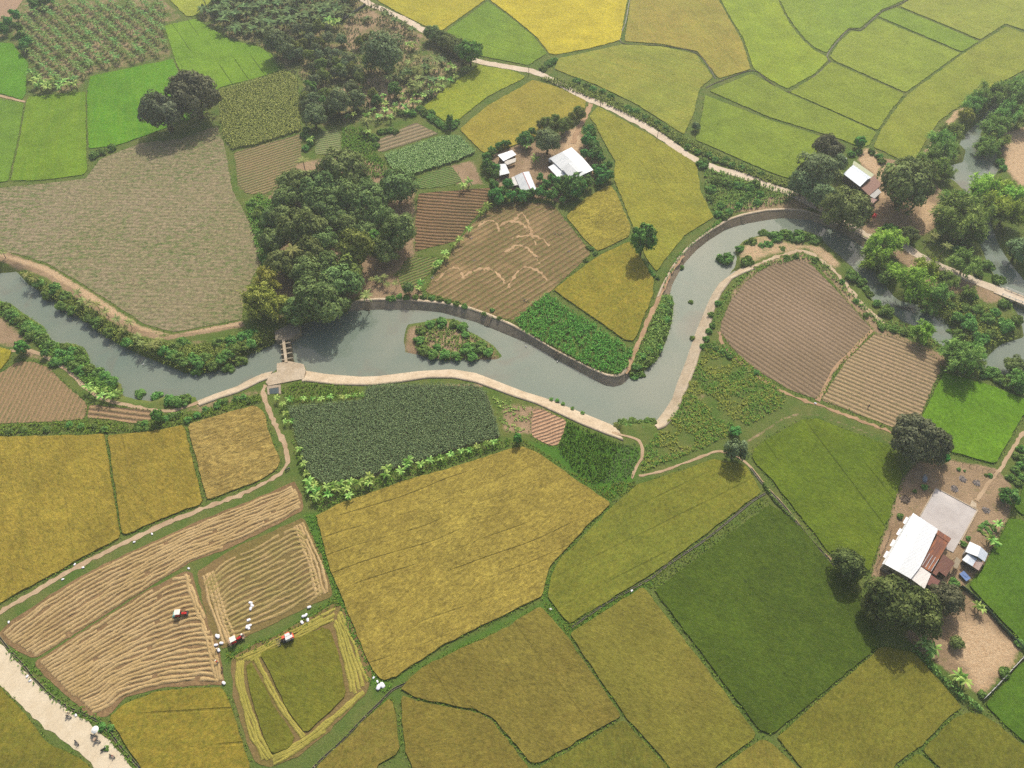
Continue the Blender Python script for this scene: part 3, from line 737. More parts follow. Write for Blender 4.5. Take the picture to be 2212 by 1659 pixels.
# --- bare, ploughed and low crops
fallow = MT('fallow_soil', 0.95, 0.08)
_n = fallow.noise(0.5, 6, fallow.along(0.05, 2.0, 0.8), rough=0.85); _b = fallow.noise(0.018, 4)
_c = fallow.mix(fallow.mr(_b, 0.35, 0.65), C(158, 140, 114), C(146, 134, 98))
_c = fallow.mix(fallow.ma('MULTIPLY', fallow.mr(fallow.noise(0.55, 6, fallow.along(0.05, 2.2, 0.9), rough=0.85), 0.48, 0.56, 0, 0.95), fallow.mr(fallow.noise(0.03, 4), 0.3, 0.6, 0.35, 1.0)), _c, C(98, 118, 62))
_c = fallow.mix(fallow.mr(_n, 0.58, 0.72, 0, 0.6), _c, C(186, 160, 122))
_w = fallow.wave(0.314 / 1.9, fallow.along(D_((100, 470), (500, 480))), 2.5, 0.2)
_c = fallow.mix(fallow.mr(_w, 0.55, 0.9, 0, 0.35), _c, C(112, 112, 74))
fallow.bump(_n, 0.9, 0.5)
fallow.out(fallow.val(_c, fallow.mr(fallow.noise(0.7, 5, rough=0.8), 0.36, 0.64, 0.6, 1.4)))
field('fallow_field', 'wide tan fallow field with weeds above the left river', 'fallow field',
      [(0, 405), (100, 396), (185, 386), (215, 344), (255, 328), (308, 308), (390, 300), (470, 270), (488, 325), (502, 410), (535, 472), (556, 505), (570, 560), (545, 600), (528, 650), (522, 690), (375, 718), (310, 700), (250, 660), (175, 612), (100, 568), (22, 545), (0, 540)], fallow.m, 0.0, 0.3)
field('fallow_field', 'small tan bare corner field at the top left', 'fallow field', [(0, 0), (50, 0), (32, 25), (17, 40), (0, 40)], furrow('corner_soil', C(178, 148, 122), C(150, 122, 98), 1.2, 1.5, 0.4), 0.0, 0.4)
field('ploughed_field', 'larger brown ridged field with a rounded top inside the canal loop', 'ploughed field',
      [(1557, 695), (1580, 645), (1608, 610), (1640, 584), (1690, 562), (1733, 560), (1760, 577), (1820, 640), (1884, 710), (1820, 776), (1764, 864), (1700, 840), (1620, 792), (1572, 742), (1554, 714)],
      furrow('ridged_soil', C(152, 130, 106), C(104, 88, 66), D_((1600, 640), (1800, 764)), 1.8, 0.55, C(138, 118, 94), 0.7, (0.3, 0.7), 0.3), 0.0, 0.5)
field('ploughed_field', 'smaller ridged field with green seedlings beside the fresh green rice', 'ploughed field',
      [(1889, 720), (1930, 727), (1960, 737), (2027, 775), (2033, 800), (2010, 850), (1988, 903), (1960, 921), (1930, 925), (1870, 902), (1771, 863), (1827, 778)],
      furrow('seedling_soil', C(160, 136, 108), C(104, 104, 66), D_((1850, 790), (2010, 855)), 1.75, 0.65, C(166, 142, 108), 0.5, (0.45, 0.75), 0.4), 0.0, 0.5)
arcs = MT('arcs_soil', 0.95, 0.08)
_al = arcs.along(D_((960, 600), (1200, 460)), 1.0, 1.0)
_w = arcs.wave(0.314 / 2.4, _al, 1.0, 0.3)
_c = arcs.mix(arcs.mr(arcs.noise(0.7, 5, rough=0.7), 0.4, 0.62), C(138, 112, 80), C(110, 108, 62))
_c = arcs.mix(arcs.ma('MULTIPLY', arcs.mr(_w, 0.7, 0.95, 0, 0.45), arcs.mr(arcs.noise(0.08, 4), 0.4, 0.6)), _c, C(180, 150, 114))
_c = arcs.mix(arcs.mr(arcs.noise(0.06, 3), 0.55, 0.7, 0, 0.5), _c, C(178, 146, 108))
arcs.bump(arcs.ma('ADD', _w, arcs.noise(1.2, 4)), 0.8, 0.4)
arcs.out(arcs.val(_c, arcs.mr(arcs.noise(1.4, 4, rough=0.8), 0.3, 0.7, 0.75, 1.25)))
field('dry_field', 'dry brown field marked with pale curved arcs, below the middle farm', 'dry field',
      [(1065, 446), (1120, 436), (1190, 440), (1208, 458), (1245, 505), (1278, 548), (1190, 630), (1110, 692), (1056, 684), (1000, 658), (918, 632), (932, 600), (962, 560), (986, 527), (1020, 482)], arcs.m, 0.0, 0.3)
field('furrowed_plot', 'reddish brown plot with dark dashed furrows beside the mango grove', 'furrowed plot',
      [(903, 417), (1060, 405), (1058, 436), (1020, 478), (985, 522), (940, 532), (895, 545), (896, 480)], furrow('dash_soil', C(138, 108, 80), C(80, 78, 50), D_((900, 480), (1020, 490)), 1.9, 0.95, C(124, 100, 72), 3.5, (0.45, 0.65), 0.6), 0.0, 0.4)
field('vegetable_plot', 'low green bean plot between the furrowed plot and the river palms', 'vegetable plot',
      [(880, 556), (950, 556), (930, 590), (903, 615), (868, 622), (856, 597)], furrow('bean_soil', C(124, 118, 74), C(90, 124, 54), 0.5, 1.4, 0.95, None, 3.0, (0.2, 0.5), 0.5), 0.12, 0.4)
field('furrowed_plot', 'brown and green striped strip left under the upper maize', 'furrowed plot',
      [(505, 330), (650, 290), (651, 340), (620, 385), (575, 420), (530, 418), (513, 395)], furrow('strip_soil', C(136, 122, 86), C(94, 120, 62), D_((510, 345), (650, 300)), 1.7, 0.95, C(150, 126, 92), 3.0, (0.25, 0.55), 0.5), 0.05, 0.4)
field('furrowed_plot', 'grey brown ploughed strips above the bright maize patch', 'furrowed plot',
      [(815, 302), (898, 264), (950, 289), (828, 328), (815, 328)], furrow('grey_strip_soil', C(150, 132, 104), C(104, 108, 76), D_((820, 315), (930, 280)), 2.4, 0.8, None, 0.6, (0.4, 0.6), 0.5), 0.02, 0.4)
field('vegetable_plot', 'low bushy green plot under the bright maize patch', 'vegetable plot',
      [(897, 390), (928, 372), (975, 358), (1000, 392), (960, 404), (905, 409)], furrow('bush_soil', C(116, 122, 74), C(92, 134, 62), 0.35, 1.2, 1.0, None, 3.5, (0.1, 0.4), 0.5), 0.2, 0.4)
field('vegetable_plot', 'pale green vegetable plot north of the mango grove', 'vegetable plot',
      [(680, 300), (695, 284), (737, 279), (737, 334), (680, 334)], furrow('pale_veg_soil', C(134, 134, 92), C(112, 142, 78), 0.3, 1.5, 0.9, None, 3.0, (0.2, 0.5), 0.5), 0.1, 0.4)
field('vegetable_plot', 'brown plot with fine green rows at the left edge by the river', 'vegetable plot',
      [(0, 806), (40, 780), (70, 780), (108, 796), (153, 841), (189, 869), (184, 905), (100, 912), (0, 916)], furrow('fine_row_soil', C(160, 132, 98), C(104, 110, 64), D_((30, 900), (80, 800)), 1.6, 0.95, None, 0.6, (0.35, 0.6), 0.4), 0.04, 0.3)
field('vegetable_plot', 'narrow plot of dark lengthwise rows beside the riverside track', 'vegetable plot',
      [(193, 873), (328, 886), (325, 911), (288, 916), (237, 906), (187, 904)], furrow('long_row_soil', C(158, 130, 98), C(82, 84, 52), D_((200, 885), (320, 900)), 1.9, 0.95, None, 0.8, (0.5, 0.75), 0.5), 0.04, 0.3)
field('stubble_plot', 'small pinkish stubble plot above the dark grass patch', 'stubble plot',
      [(1152, 880), (1180, 888), (1225, 908), (1218, 935), (1205, 965), (1180, 960), (1147, 942)], furrow('pink_stubble', C(172, 136, 108), C(206, 170, 136), 0.4, 1.3, 0.9, None, 4.0, (0.3, 0.6), 0.5), 0.06, 0.3)
# ------------------------------------------------------------------ leafy crops, rank grass (uncountable: one object each)
def rpoints(polyD, n_per_m2, z=0.0, grow=0.0, thin=None):
    p = WP(extend(polyD), z)
    if grow: p = inset(p, -grow)
    lo, hi = p.min(0), p.max(0)
    n = int((hi[0] - lo[0]) * (hi[1] - lo[1]) * n_per_m2)
    q = RNG.uniform(lo, hi, (n, 2))
    q = q[inside(p, q)]
    if thin is not None:
        q = q[wob(q, thin, 11) > -0.12]
    return q

def row_points(polyD, ang, along_, across, jit=0.12, ins=0.3):
    p = inset(WP(extend(polyD)), ins)
    c, s = math.cos(ang), math.sin(ang)
    R = np.array([[c, s], [-s, c]])
    q = p @ R.T
    lo, hi = q.min(0), q.max(0)
    X, Y = np.meshgrid(np.arange(lo[0], hi[0], along_), np.arange(lo[1], hi[1], across))
    g = np.stack([X.ravel(), Y.ravel()], 1) + RNG.normal(0, jit, (X.size, 2))
    g = g @ R
    return g[inside(p, g)]

def blades(name, pts, mat, n=5, h=(0.6, 1.0), w=0.09, lean=0.6, z=None, tone=(0, 1), droop=0.35, segs=2, gz=True):
    """tufts of bent blades: n per point"""
    m = len(pts)
    if z is None:
        z = np.array([ground_z(x, y) for x, y in pts]) if gz else np.zeros(m)
    X = np.repeat(pts[:, 0], n); Y = np.repeat(pts[:, 1], n); Z0 = np.repeat(z, n)
    N = m * n
    a = RNG.uniform(0, 6.283, N); H = RNG.uniform(h[0], h[1], N); L = RNG.uniform(0.25, 1.0, N) * lean * H
    ww = w * RNG.uniform(0.7, 1.3, N)
    dx, dy = np.cos(a), np.sin(a); px, py = -dy, dx
    t1 = RNG.uniform(tone[0], tone[1], N)
    V = np.zeros((N, 6, 3)); tt = np.zeros((N, 6))
    for k, (u, hz, wk) in enumerate(((0.0, -0.02, 0.6), (0.55, 0.75, 1.0), (1.15, 1.0 - droop, 0.15))):
        cx = X + dx * L * u; cy = Y + dy * L * u; cz = Z0 + H * hz
        for s, sg in ((0, -1), (1, 1)):
            V[:, k * 2 + s, 0] = cx + px * ww * wk * sg; V[:, k * 2 + s, 1] = cy + py * ww * wk * sg; V[:, k * 2 + s, 2] = cz
            tt[:, k * 2 + s] = np.clip(t1 + 0.12 * (k - 1), 0, 1)
    b = np.arange(N)[:, None] * 6
    F = np.concatenate([b + np.array([[0, 1, 3, 2]]), b + np.array([[2, 3, 5, 4]])])
    return mesh_np(name, V.reshape(-1, 3), F, [mat], {'tone': tt.ravel()})

GRASS = leafmat('grass_blade', C(84, 120, 40), C(138, 162, 66), 0.3, 0.25)
DRYGR = leafmat('dry_grass_blade', C(124, 150, 50), C(186, 190, 96), 0.3, 0.3)
CANE = leafmat('cane_blade', C(74, 124, 44), C(134, 178, 80), 0.3, 0.25)
CORN = leafmat('maize_leaf', C(84, 118, 72), C(150, 180, 126), 0.3, 0.2)
FARCORN = leafmat('far_maize_leaf', C(112, 140, 64), C(184, 198, 112), 0.3, 0.2)
BRIGHTC = leafmat('bright_maize_leaf', C(94, 146, 68), C(176, 206, 138), 0.3, 0.2)
SHORE = leafmat('shore_leaf', C(80, 112, 48), C(150, 172, 84), 0.3, 0.2)

def crop(name, label, cat, poly, mat, ang, al, ac, **kw):
    pts = row_points(poly, ang, al, ac, kw.pop('jit', 0.12), kw.pop('ins', 0.3))
    o = blades(name, pts, mat, gz=False, **kw)
    return props(o, label, cat, 'cultivated fields of the valley', 'stuff')

KP = [(622, 880), (785, 863), (790, 836), (860, 830), (1028, 832), (1052, 848), (1064, 885), (1084, 945), (978, 975), (815, 1027), (703, 1050), (662, 1022), (630, 915)]
o = sheet('field_soil', inset(WP(KP), 0.3), plain('maize_soil', C(92, 92, 68), 0.95, 0.05), 0.03); props(o, 'dark soil under the tall maize plot below the river', 'soil', kind='structure')
crop('maize_plot', 'dark blue green maize plot on the near bank of the river', 'maize', KP, CORN, D_((622, 880), (1052, 840)), 0.5, 0.8, n=7, h=(1.4, 2.1), w=0.062, lean=0.55, droop=0.28)
MP = [(472, 197), (553, 173), (615, 153), (645, 171), (652, 283), (553, 316), (501, 325), (482, 295), (476, 262)]
o = sheet('field_soil', inset(WP(MP), 0.3), plain('far_maize_soil', C(88, 98, 52), 0.95, 0.05), 0.03); props(o, 'greenish soil under the upper left maize field', 'soil', kind='structure')
crop('maize_plot', 'olive green maize field right of the double crowned dark tree', 'maize', MP, FARCORN, 0.25, 0.7, 0.95, n=6, h=(1.2, 1.9), w=0.12, lean=0.6)
M2P = [(829, 336), (953, 296), (993, 296), (1030, 330), (988, 350), (888, 380), (846, 367)]
o = sheet('field_soil', inset(WP(M2P), 0.3), plain('bright_maize_soil', C(92, 110, 62), 0.95, 0.05), 0.03); props(o, 'soil under the bright maize patch', 'soil', kind='structure')
crop('maize_plot', 'bright bluish green maize patch right of the mango grove top', 'maize', M2P, BRIGHTC, 0.3, 0.6, 0.75, n=6, h=(1.3, 2.0), w=0.13, lean=0.6)

def weeds(name, label, poly, mat, dens, z=0.0, thin=None, **kw):
    o = blades(name, rpoints(poly, dens, z, thin=thin), mat, **kw)
    return props(o, label, 'grass', None, 'stuff')
weeds('cane_grass', 'tall bright cane grass in the wedge between the canal wall and the orange gold field', [(1113, 692), (1181, 634), (1218, 662), (1290, 705), (1369, 757), (1354, 797), (1330, 811), (1281, 797), (1200, 751), (1130, 716)], CANE, 2.2, n=5, h=(0.8, 1.9), w=0.10, lean=0.7)
weeds('cane_grass', 'dark green tall grass between the brown stubble plot and the footpath', [(1225, 912), (1262, 925), (1318, 952), (1340, 960), (1322, 1000), (1310, 1035), (1290, 1045), (1245, 1020), (1205, 970), (1218, 935)], leafmat('dark_grass_blade', C(54, 102, 28), C(98, 142, 48), 0.3, 0.2), 3.0, n=5, h=(0.7, 1.4), w=0.10, lean=0.5)
weeds('cane_grass', 'grey green grass patch beside the footpath by the dark grass', [(1325, 960), (1375, 958), (1382, 975), (1365, 1030), (1330, 1050), (1300, 1045), (1322, 1000)], leafmat('grey_grass_blade', C(78, 108, 58), C(120, 144, 86), 0.3, 0.2), 2.2, n=5, h=(0.4, 0.8), w=0.09, lean=0.7)
QP = [(1470, 870), (1500, 800), (1525, 745), (1545, 735), (1575, 752), (1640, 805), (1700, 855), (1688, 878), (1640, 905), (1570, 942), (1500, 975), (1420, 1005), (1385, 1020), (1392, 968), (1420, 935)]
weeds('weed_grass', 'yellow green rank grass in the triangle under the canal loop', QP, DRYGR, 1.9, n=6, h=(0.3, 0.8), w=0.10, lean=1.0, thin=9)
weeds('weed_grass', 'bright green weeds among the yellow grass of the triangle under the canal loop', QP, CANE, 1.7, n=6, h=(0.3, 0.9), w=0.10, lean=1.0, thin=17)
weeds('weed_grass', 'green tall grass plot north of the mango grove beside the bright maize', [(739, 278), (778, 276), (813, 300), (813, 333), (845, 368), (830, 382), (795, 388), (790, 345), (739, 335)], leafmat('plot_grass_blade', C(80, 138, 46), C(124, 178, 72), 0.3, 0.2), 2.2, n=5, h=(0.7, 1.4), w=0.11, lean=0.5)
weeds('weed_grass', 'grass strip with weeds between the sluice and the dark maize', [(608, 840), (640, 825), (700, 830), (780, 838), (785, 855), (740, 862), (620, 872)], GRASS, 2.0, n=5, h=(0.5, 1.1), w=0.10, lean=0.7)
weeds('weed_grass', 'light green bean rows with yellow leaves right of the dark maize', [(1058, 848), (1085, 858), (1140, 880), (1146, 900), (1135, 930), (1090, 935)], leafmat('bean_leaf', C(110, 150, 66), C(190, 200, 110), 0.3, 0.2), 1.8, n=5, h=(0.3, 0.6), w=0.16, lean=1.0, thin=5)
weeds('bank_grass', 'rank green growth along the canal side of the footpath at the bend', [(1432, 642), (1450, 642), (1455, 660), (1448, 700), (1436, 740), (1416, 778), (1386, 803), (1362, 814), (1374, 770), (1402, 705)], SHORE, 2.6, -0.8, n=5, h=(0.8, 1.8), w=0.12, lean=0.8)
weeds('bank_grass', 'green growth between the canal wall and the long olive yellow field', [(1430, 630), (1440, 590), (1470, 545), (1500, 520), (1545, 480), (1570, 468), (1560, 478), (1500, 530), (1468, 560), (1440, 610)], CANE, 2.0, n=5, h=(0.5, 1.1), w=0.10, lean=0.7)
weeds('bank_grass', 'weedy triangle below the road near the right farm trees', [(1520, 358), (1600, 385), (1690, 410), (1730, 425), (1690, 440), (1600, 455), (1548, 470), (1522, 420)], SHORE, 1.3, n=5, h=(0.6, 1.4), w=0.12, lean=0.8)
weeds('bank_grass', 'reeds and weeds on the far bank of the left river', [(40, 588), (100, 612), (175, 655), (250, 705), (300, 735), (360, 745), (430, 750), (500, 735), (550, 715), (590, 720), (592, 740), (537, 765), (462, 800), (400, 802), (350, 782), (250, 737), (170, 682), (100, 632)], SHORE, 2.2, -1.2, n=5, h=(0.8, 1.9), w=0.12, lean=0.9)
weeds('bank_grass', 'lush weeds on the near bank of the left river', [(0, 652), (50, 680), (95, 708), (105, 730), (125, 746), (185, 756), (195, 788), (237, 818), (262, 835), (262, 860), (240, 868), (200, 840), (150, 800), (110, 770), (75, 740), (30, 700), (0, 680)], CANE, 2.4, -1.0, n=5, h=(0.6, 1.6), w=0.12, lean=0.9)
weeds('bank_grass', 'green verge between the river plots and the golden fields', [(0, 918), (100, 914), (188, 907), (290, 918), (330, 912), (345, 898), (420, 892), (560, 850), (565, 868), (480, 890), (400, 914), (330, 928), (228, 935), (0, 940)], GRASS, 2.0, n=5, h=(0.5, 1.2), w=0.11, lean=0.9)
weeds('bank_grass', 'green hedge bank along the pale road', [(1120, 152), (1160, 168), (1200, 170), (1290, 198), (1370, 235), (1440, 275), (1480, 297), (1560, 338), (1660, 378), (1710, 395), (1712, 410), (1650, 392), (1560, 355), (1480, 322), (1420, 280), (1340, 240), (1270, 210), (1190, 180)], SHORE, 2.2, n=5, h=(0.7, 1.6), w=0.13, lean=0.8)
weeds('bank_grass', 'grass under the banana row beside the dark maize', [(640, 960), (662, 1022), (703, 1052), (815, 1029), (980, 977), (1085, 947), (1110, 950), (1106, 966), (980, 1003), (860, 1040), (740, 1080), (690, 1105), (660, 1070), (625, 930)], GRASS, 1.8, n=5, h=(0.4, 1.0), w=0.11, lean=0.8)
weeds('bank_grass', 'island undergrowth of small leafy weeds', [(900, 700), (945, 690), (1000, 698), (1010, 715), (1030, 725), (1065, 748), (1070, 768), (1030, 776), (950, 776), (905, 765), (893, 740)], SHORE, 1.6, -1.3, n=5, h=(0.4, 1.0), w=0.14, lean=0.9)
weeds('bank_grass', 'weeds on the tongue of land under the right bamboo', [(1990, 640), (2060, 640), (2120, 655), (2180, 690), (2200, 725), (2150, 742), (2120, 765), (2085, 735), (2030, 680), (1990, 660)], SHORE, 1.6, n=5, h=(0.5, 1.4), w=0.14, lean=0.9)
weeds('bank_grass', 'green weeds along both sides of the sandy canal track', [(1540, 690), (1560, 640), (1600, 595), (1660, 565), (1740, 548), (1790, 575), (1850, 640), (1900, 690), (1960, 700), (2000, 715), (2050, 755), (2045, 765), (1960, 725), (1905, 712), (1840, 650), (1785, 590), (1740, 558), (1660, 575), (1605, 605), (1570, 640), (1550, 700)], SHORE, 1.5, n=5, h=(0.4, 1.0), w=0.12, lean=0.9)
weeds('orchard_weeds', 'dark low brush between the orchard trees', ORCH, leafmat('brush_leaf', C(70, 92, 52), C(126, 142, 90), 0.3, 0.1), 0.8, n=5, h=(0.4, 1.1), w=0.16, lean=0.9, thin=16)
weeds('grove_weeds', 'bushy undergrowth left of the mango grove', [(530, 440), (560, 420), (600, 440), (600, 560), (585, 600), (560, 560), (545, 500)], CANE, 1.6, n=5, h=(0.6, 1.6), w=0.15, lean=0.8)

for k_, pl in enumerate(([(658, 1112), (688, 1112), (728, 1250), (800, 1442), (848, 1482), (832, 1496), (797, 1480), (728, 1300)], [(600, 1372), (722, 1288), (738, 1302), (612, 1386), (492, 1430), (484, 1408)],
    [(1222, 1352), (1412, 1246), (1655, 1072), (1660, 1084), (1452, 1243), (1408, 1273), (1388, 1266), (1228, 1370), (1172, 1310), (1178, 1295)], [(1325, 1088), (1180, 1240), (1170, 1298), (1184, 1290), (1192, 1240), (1330, 1094)],
    [(1110, 955), (1130, 950), (1175, 975), (1240, 1020), (1300, 1050), (1370, 1036), (1376, 1046), (1328, 1088), (1262, 1045), (1180, 984)], [(700, 1646), (830, 1510), (840, 1510), (712, 1628)], [(10, 1410), (60, 1465), (130, 1530), (215, 1572), (285, 1659), (300, 1659), (240, 1575), (225, 1550), (135, 1500), (80, 1440), (20, 1395)])):
    weeds('bund_weeds', 'grassy bund strip ' + ('left of the large golden field', 'between the greenish stubble and the half cut field', 'along the concrete drain above the tan olive strip', 'between the golden and the olive field', 'under the dark tall grass at the top of the golden field', 'beside the straight drain at the bottom', 'between the wide road and its drain')[k_], pl, GRASS, 2.2, n=5, h=(0.2, 0.7), w=0.10, lean=0.9)

# the rough grass edge of every field
def edges():
    P_, H_ = [], []
    for lst in FIELDS.values():
        for p, h in lst:
            B = refine(p, 0.9, 0.0, 2.0)
            B = B[(B[:, 0] > -330) & (B[:, 0] < 330) & (B[:, 1] > 0) & (B[:, 1] < 470)]
            c = p.mean(0)
            dd = B - c; dd /= np.linalg.norm(dd, axis=1)[:, None]
            if len(B) and B[:, 1].mean() > 225: B = B[::3]; dd = dd[::3]
            P_.append(B + dd * RNG.uniform(0.0, 0.8, (len(B), 1)) + RNG.normal(0, 0.25, B.shape))
    return np.concatenate(P_)
ed = edges()[::1]
o = blades('bund_grass', ed, GRASS, n=5, h=(0.25, 0.65), w=0.10, lean=0.9)
props(o, 'short grass growing on the bunds around the rice fields', 'grass', None, 'stuff')

# ------------------------------------------------------------------ harvested fields: stubble with swaths of straw
stub = MT('stubble_soil', 0.95, 0.08)
_n = stub.noise(0.8, 5, rough=0.75)
_c = stub.mix(stub.mr(stub.noise(0.06, 4), 0.38, 0.62), C(146, 118, 84), C(128, 104, 72))
_c = stub.mix(stub.mr(_n, 0.5, 0.7, 0, 0.7), _c, C(182, 150, 106))
stub.bump(_n, 0.8, 0.4)
stub.out(stub.val(_c, stub.mr(stub.noise(1.7, 4, rough=0.8), 0.3, 0.7, 0.75, 1.2)))
gstub = MT('green_stubble', 0.95, 0.08)
_c = gstub.mix(gstub.mr(gstub.noise(0.07, 4), 0.38, 0.62), C(132, 110, 72), C(120, 108, 60))
_c = gstub.mix(gstub.mr(gstub.noise(0.8, 5, rough=0.75), 0.5, 0.7, 0, 0.6), _c, C(156, 134, 84))
gstub.bump(gstub.noise(1.0, 5), 0.8, 0.4)
gstub.out(gstub.val(_c, gstub.mr(gstub.noise(1.7, 4, rough=0.8), 0.3, 0.7, 0.75, 1.2)))
def strawmat(name, c1, c2):
    m = MT(name, 0.9, 0.1)
    n = m.noise(1.0, 5, rough=0.8)
    m.bump(n, 0.9, 0.4)
    return m.out(m.val(m.mix(m.mr(m.noise(0.15, 3), 0.35, 0.65), c1, c2), m.mr(n, 0.3, 0.7, 0.8, 1.15)))
STRAW = strawmat('straw', C(198, 170, 122), C(186, 158, 108))
GSTRAW = strawmat('green_straw', C(160, 152, 70), C(174, 162, 80))

def curve_pts(ctrl, step=1.2):
    p = np.array([W(*q)[:2] for q in ctrl])
    n = len(p)
    out = []
    for i in range(n - 1):
        p0, p1, p2, p3 = p[max(i - 1, 0)], p[i], p[i + 1], p[min(i + 2, n - 1)]
        k = max(2, int(np.linalg.norm(p2 - p1) / step))
        for t in np.linspace(0, 1, k, endpoint=False):
            out.append(0.5 * ((2 * p1) + (-p0 + p2) * t + (2 * p0 - 5 * p1 + 4 * p2 - p3) * t * t + (-p0 + 3 * p1 - 3 * p2 + p3) * t ** 3))
    out.append(p[-1])
    return np.array(out)
def resamp(c, n):
    s = np.concatenate([[0], np.cumsum(np.linalg.norm(np.diff(c, axis=0), axis=1))])
    t = np.linspace(0, s[-1], n)
    return np.stack([np.interp(t, s, c[:, 0]), np.interp(t, s, c[:, 1])], 1)

def ridge(V, F, c, w, h, gap=0.0):
    """one heaped line of straw along the points c"""
    n = len(c)
    d = np.gradient(c, axis=0); d /= np.maximum(np.linalg.norm(d, axis=1)[:, None], 1e-6)
    nn = np.stack([-d[:, 1], d[:, 0]], 1)
    base = len(V)
    sm5 = lambda q: np.convolve(q, np.ones(5) / 5, 'valid')[:n]
    wv = w * (0.6 + 0.8 * sm5(RNG.random(n + 4))); off = sm5(RNG.normal(0, 0.3, n + 4))
    hh = h * (0.75 + 0.5 * np.convolve(RNG.random(n + 4), np.ones(5) / 5, 'valid')[:n])
    for k, (u, zz) in enumerate(((-0.5, 0.0), (-0.28, 0.8), (0.02, 1.0), (0.3, 0.75), (0.5, 0.0))):
        q = c + nn * (wv * u + off)[:, None]
        for i in range(n):
            V.append((q[i, 0] + RNG.normal(0, 0.035), q[i, 1] + RNG.normal(0, 0.035), 0.085 + hh[i] * zz * (1 if 0 < i < n - 1 else 0.2)))
    for k in range(4):
        for i in range(n - 1):
            if RNG.random() < gap: continue
            F.append((base + k * n + i, base + k * n + i + 1, base + (k + 1) * n + i + 1, base + (k + 1) * n + i))

def swaths(parent, name, a, b, count, w, h, mat, poly, trim=0.5, step=0.7, skip=0.03):
    """lines of straw running from guide a to guide b"""
    ca, cb = curve_pts(a), curve_pts(b)
    V, F = [], []
    pw = WP(poly)
    for k in range(count):
        t = (k + 0.5) / count
        L = np.linalg.norm(np.diff(ca, axis=0), axis=1).sum() * (1 - t) + np.linalg.norm(np.diff(cb, axis=0), axis=1).sum() * t
        n = max(6, int(L / step))
        c = resamp(ca, n) * (1 - t) + resamp(cb, n) * t
        s = np.arange(n) * step
        c = c + np.stack([np.zeros(n), 0.12 * np.sin(s / 5.0 + k) + 0.08 * np.sin(s / 1.7 + 2 * k)], 1)
        ok = inside(pw, c)
        if trim: ok &= dist_line(pw, c) > trim
        run = []
        for i in range(n + 1):
            if i < n and ok[i] and RNG.random() > skip * 0.15: run.append(c[i])
            else:
                if len(run) > 4: ridge(V, F, np.array(run), w, h)
                run = []
    o = mesh_np(name, V, F, [mat], smooth=True, parent=parent)
    o['kind'] = 'stuff'
    return o

H1 = [(0, 1372), (22, 1347), (100, 1294), (200, 1234), (330, 1174), (440, 1124), (560, 1077), (634, 1044), (650, 1075), (653, 1099), (600, 1128), (500, 1178), (410, 1211), (300, 1278), (150, 1372), (75, 1418), (40, 1402)]
f1 = field('harvested_field', 'long harvested strip of straight straw lines beside the dirt track', 'harvested field', H1, stub.m, 0.0, -1.4)
swaths(f1, 'straw_swaths', [(0, 1372), (100, 1296), (200, 1236), (330, 1176), (440, 1126), (560, 1079), (640, 1046)], [(60, 1425), (150, 1374), (300, 1280), (410, 1213), (500, 1180), (600, 1130), (660, 1098)], 11, 1.0, 0.27, STRAW, H1, 0.25)
H2 = [(412, 1240), (425, 1290), (450, 1350), (470, 1400), (480, 1475), (370, 1478), (320, 1488), (270, 1502), (230, 1545), (200, 1545), (130, 1482), (80, 1432), (160, 1380), (300, 1290), (400, 1237)]
f2 = field('harvested_field', 'harvested field of bending straw lines under the green and red tractor', 'harvested field', H2, stub.m, 0.0, -1.4)
swaths(f2, 'straw_swaths', [(80, 1432), (160, 1382), (300, 1290), (370, 1250), (420, 1240)], [(190, 1545), (240, 1525), (275, 1498), (370, 1476), (480, 1474)], 22, 1.0, 0.27, STRAW, H2, 0.3)
swaths(f2, 'headland_straw', [(398, 1240), (422, 1320), (448, 1400), (462, 1470)], [(412, 1240), (436, 1315), (466, 1395), (478, 1470)], 3, 1.0, 0.3, STRAW, H2, 0.2, skip=0.6)
H3 = [(430, 1236), (500, 1191), (653, 1122), (690, 1200), (714, 1284), (600, 1338), (482, 1398), (455, 1350), (432, 1250)]
f3 = field('harvested_field', 'harvested field of greenish straw lines where the white sacks lie', 'harvested field', H3, gstub.m, 0.0, -1.4)
swaths(f3, 'straw_swaths', [(440, 1262), (480, 1216), (560, 1176), (630, 1140), (652, 1150)], [(498, 1385), (560, 1362), (620, 1334), (670, 1306), (700, 1280)], 16, 0.95, 0.25, strawmat('mixed_straw', C(182, 156, 106), C(162, 146, 88)), H3)
for g1_, g2_ in (([(436, 1245), (455, 1320), (482, 1392)], [(462, 1232), (485, 1310), (512, 1378)]), ([(632, 1140), (662, 1215), (680, 1290)], [(654, 1128), (690, 1200), (712, 1280)])):
    swaths(f3, 'headland_straw', g1_, g2_, 4, 0.8, 0.2, STRAW, H3, 0.2)
H4 = [(505, 1422), (545, 1398), (600, 1376), (725, 1306), (745, 1325), (765, 1362), (785, 1410), (800, 1460), (790, 1493), (700, 1583), (640, 1630), (590, 1652), (555, 1643), (525, 1560), (508, 1500)]
f4 = field('harvested_field', 'half cut field with rings of green yellow straw around standing rice, beside the combine', 'harvested field', H4, gstub.m, 0.0, -1.4)
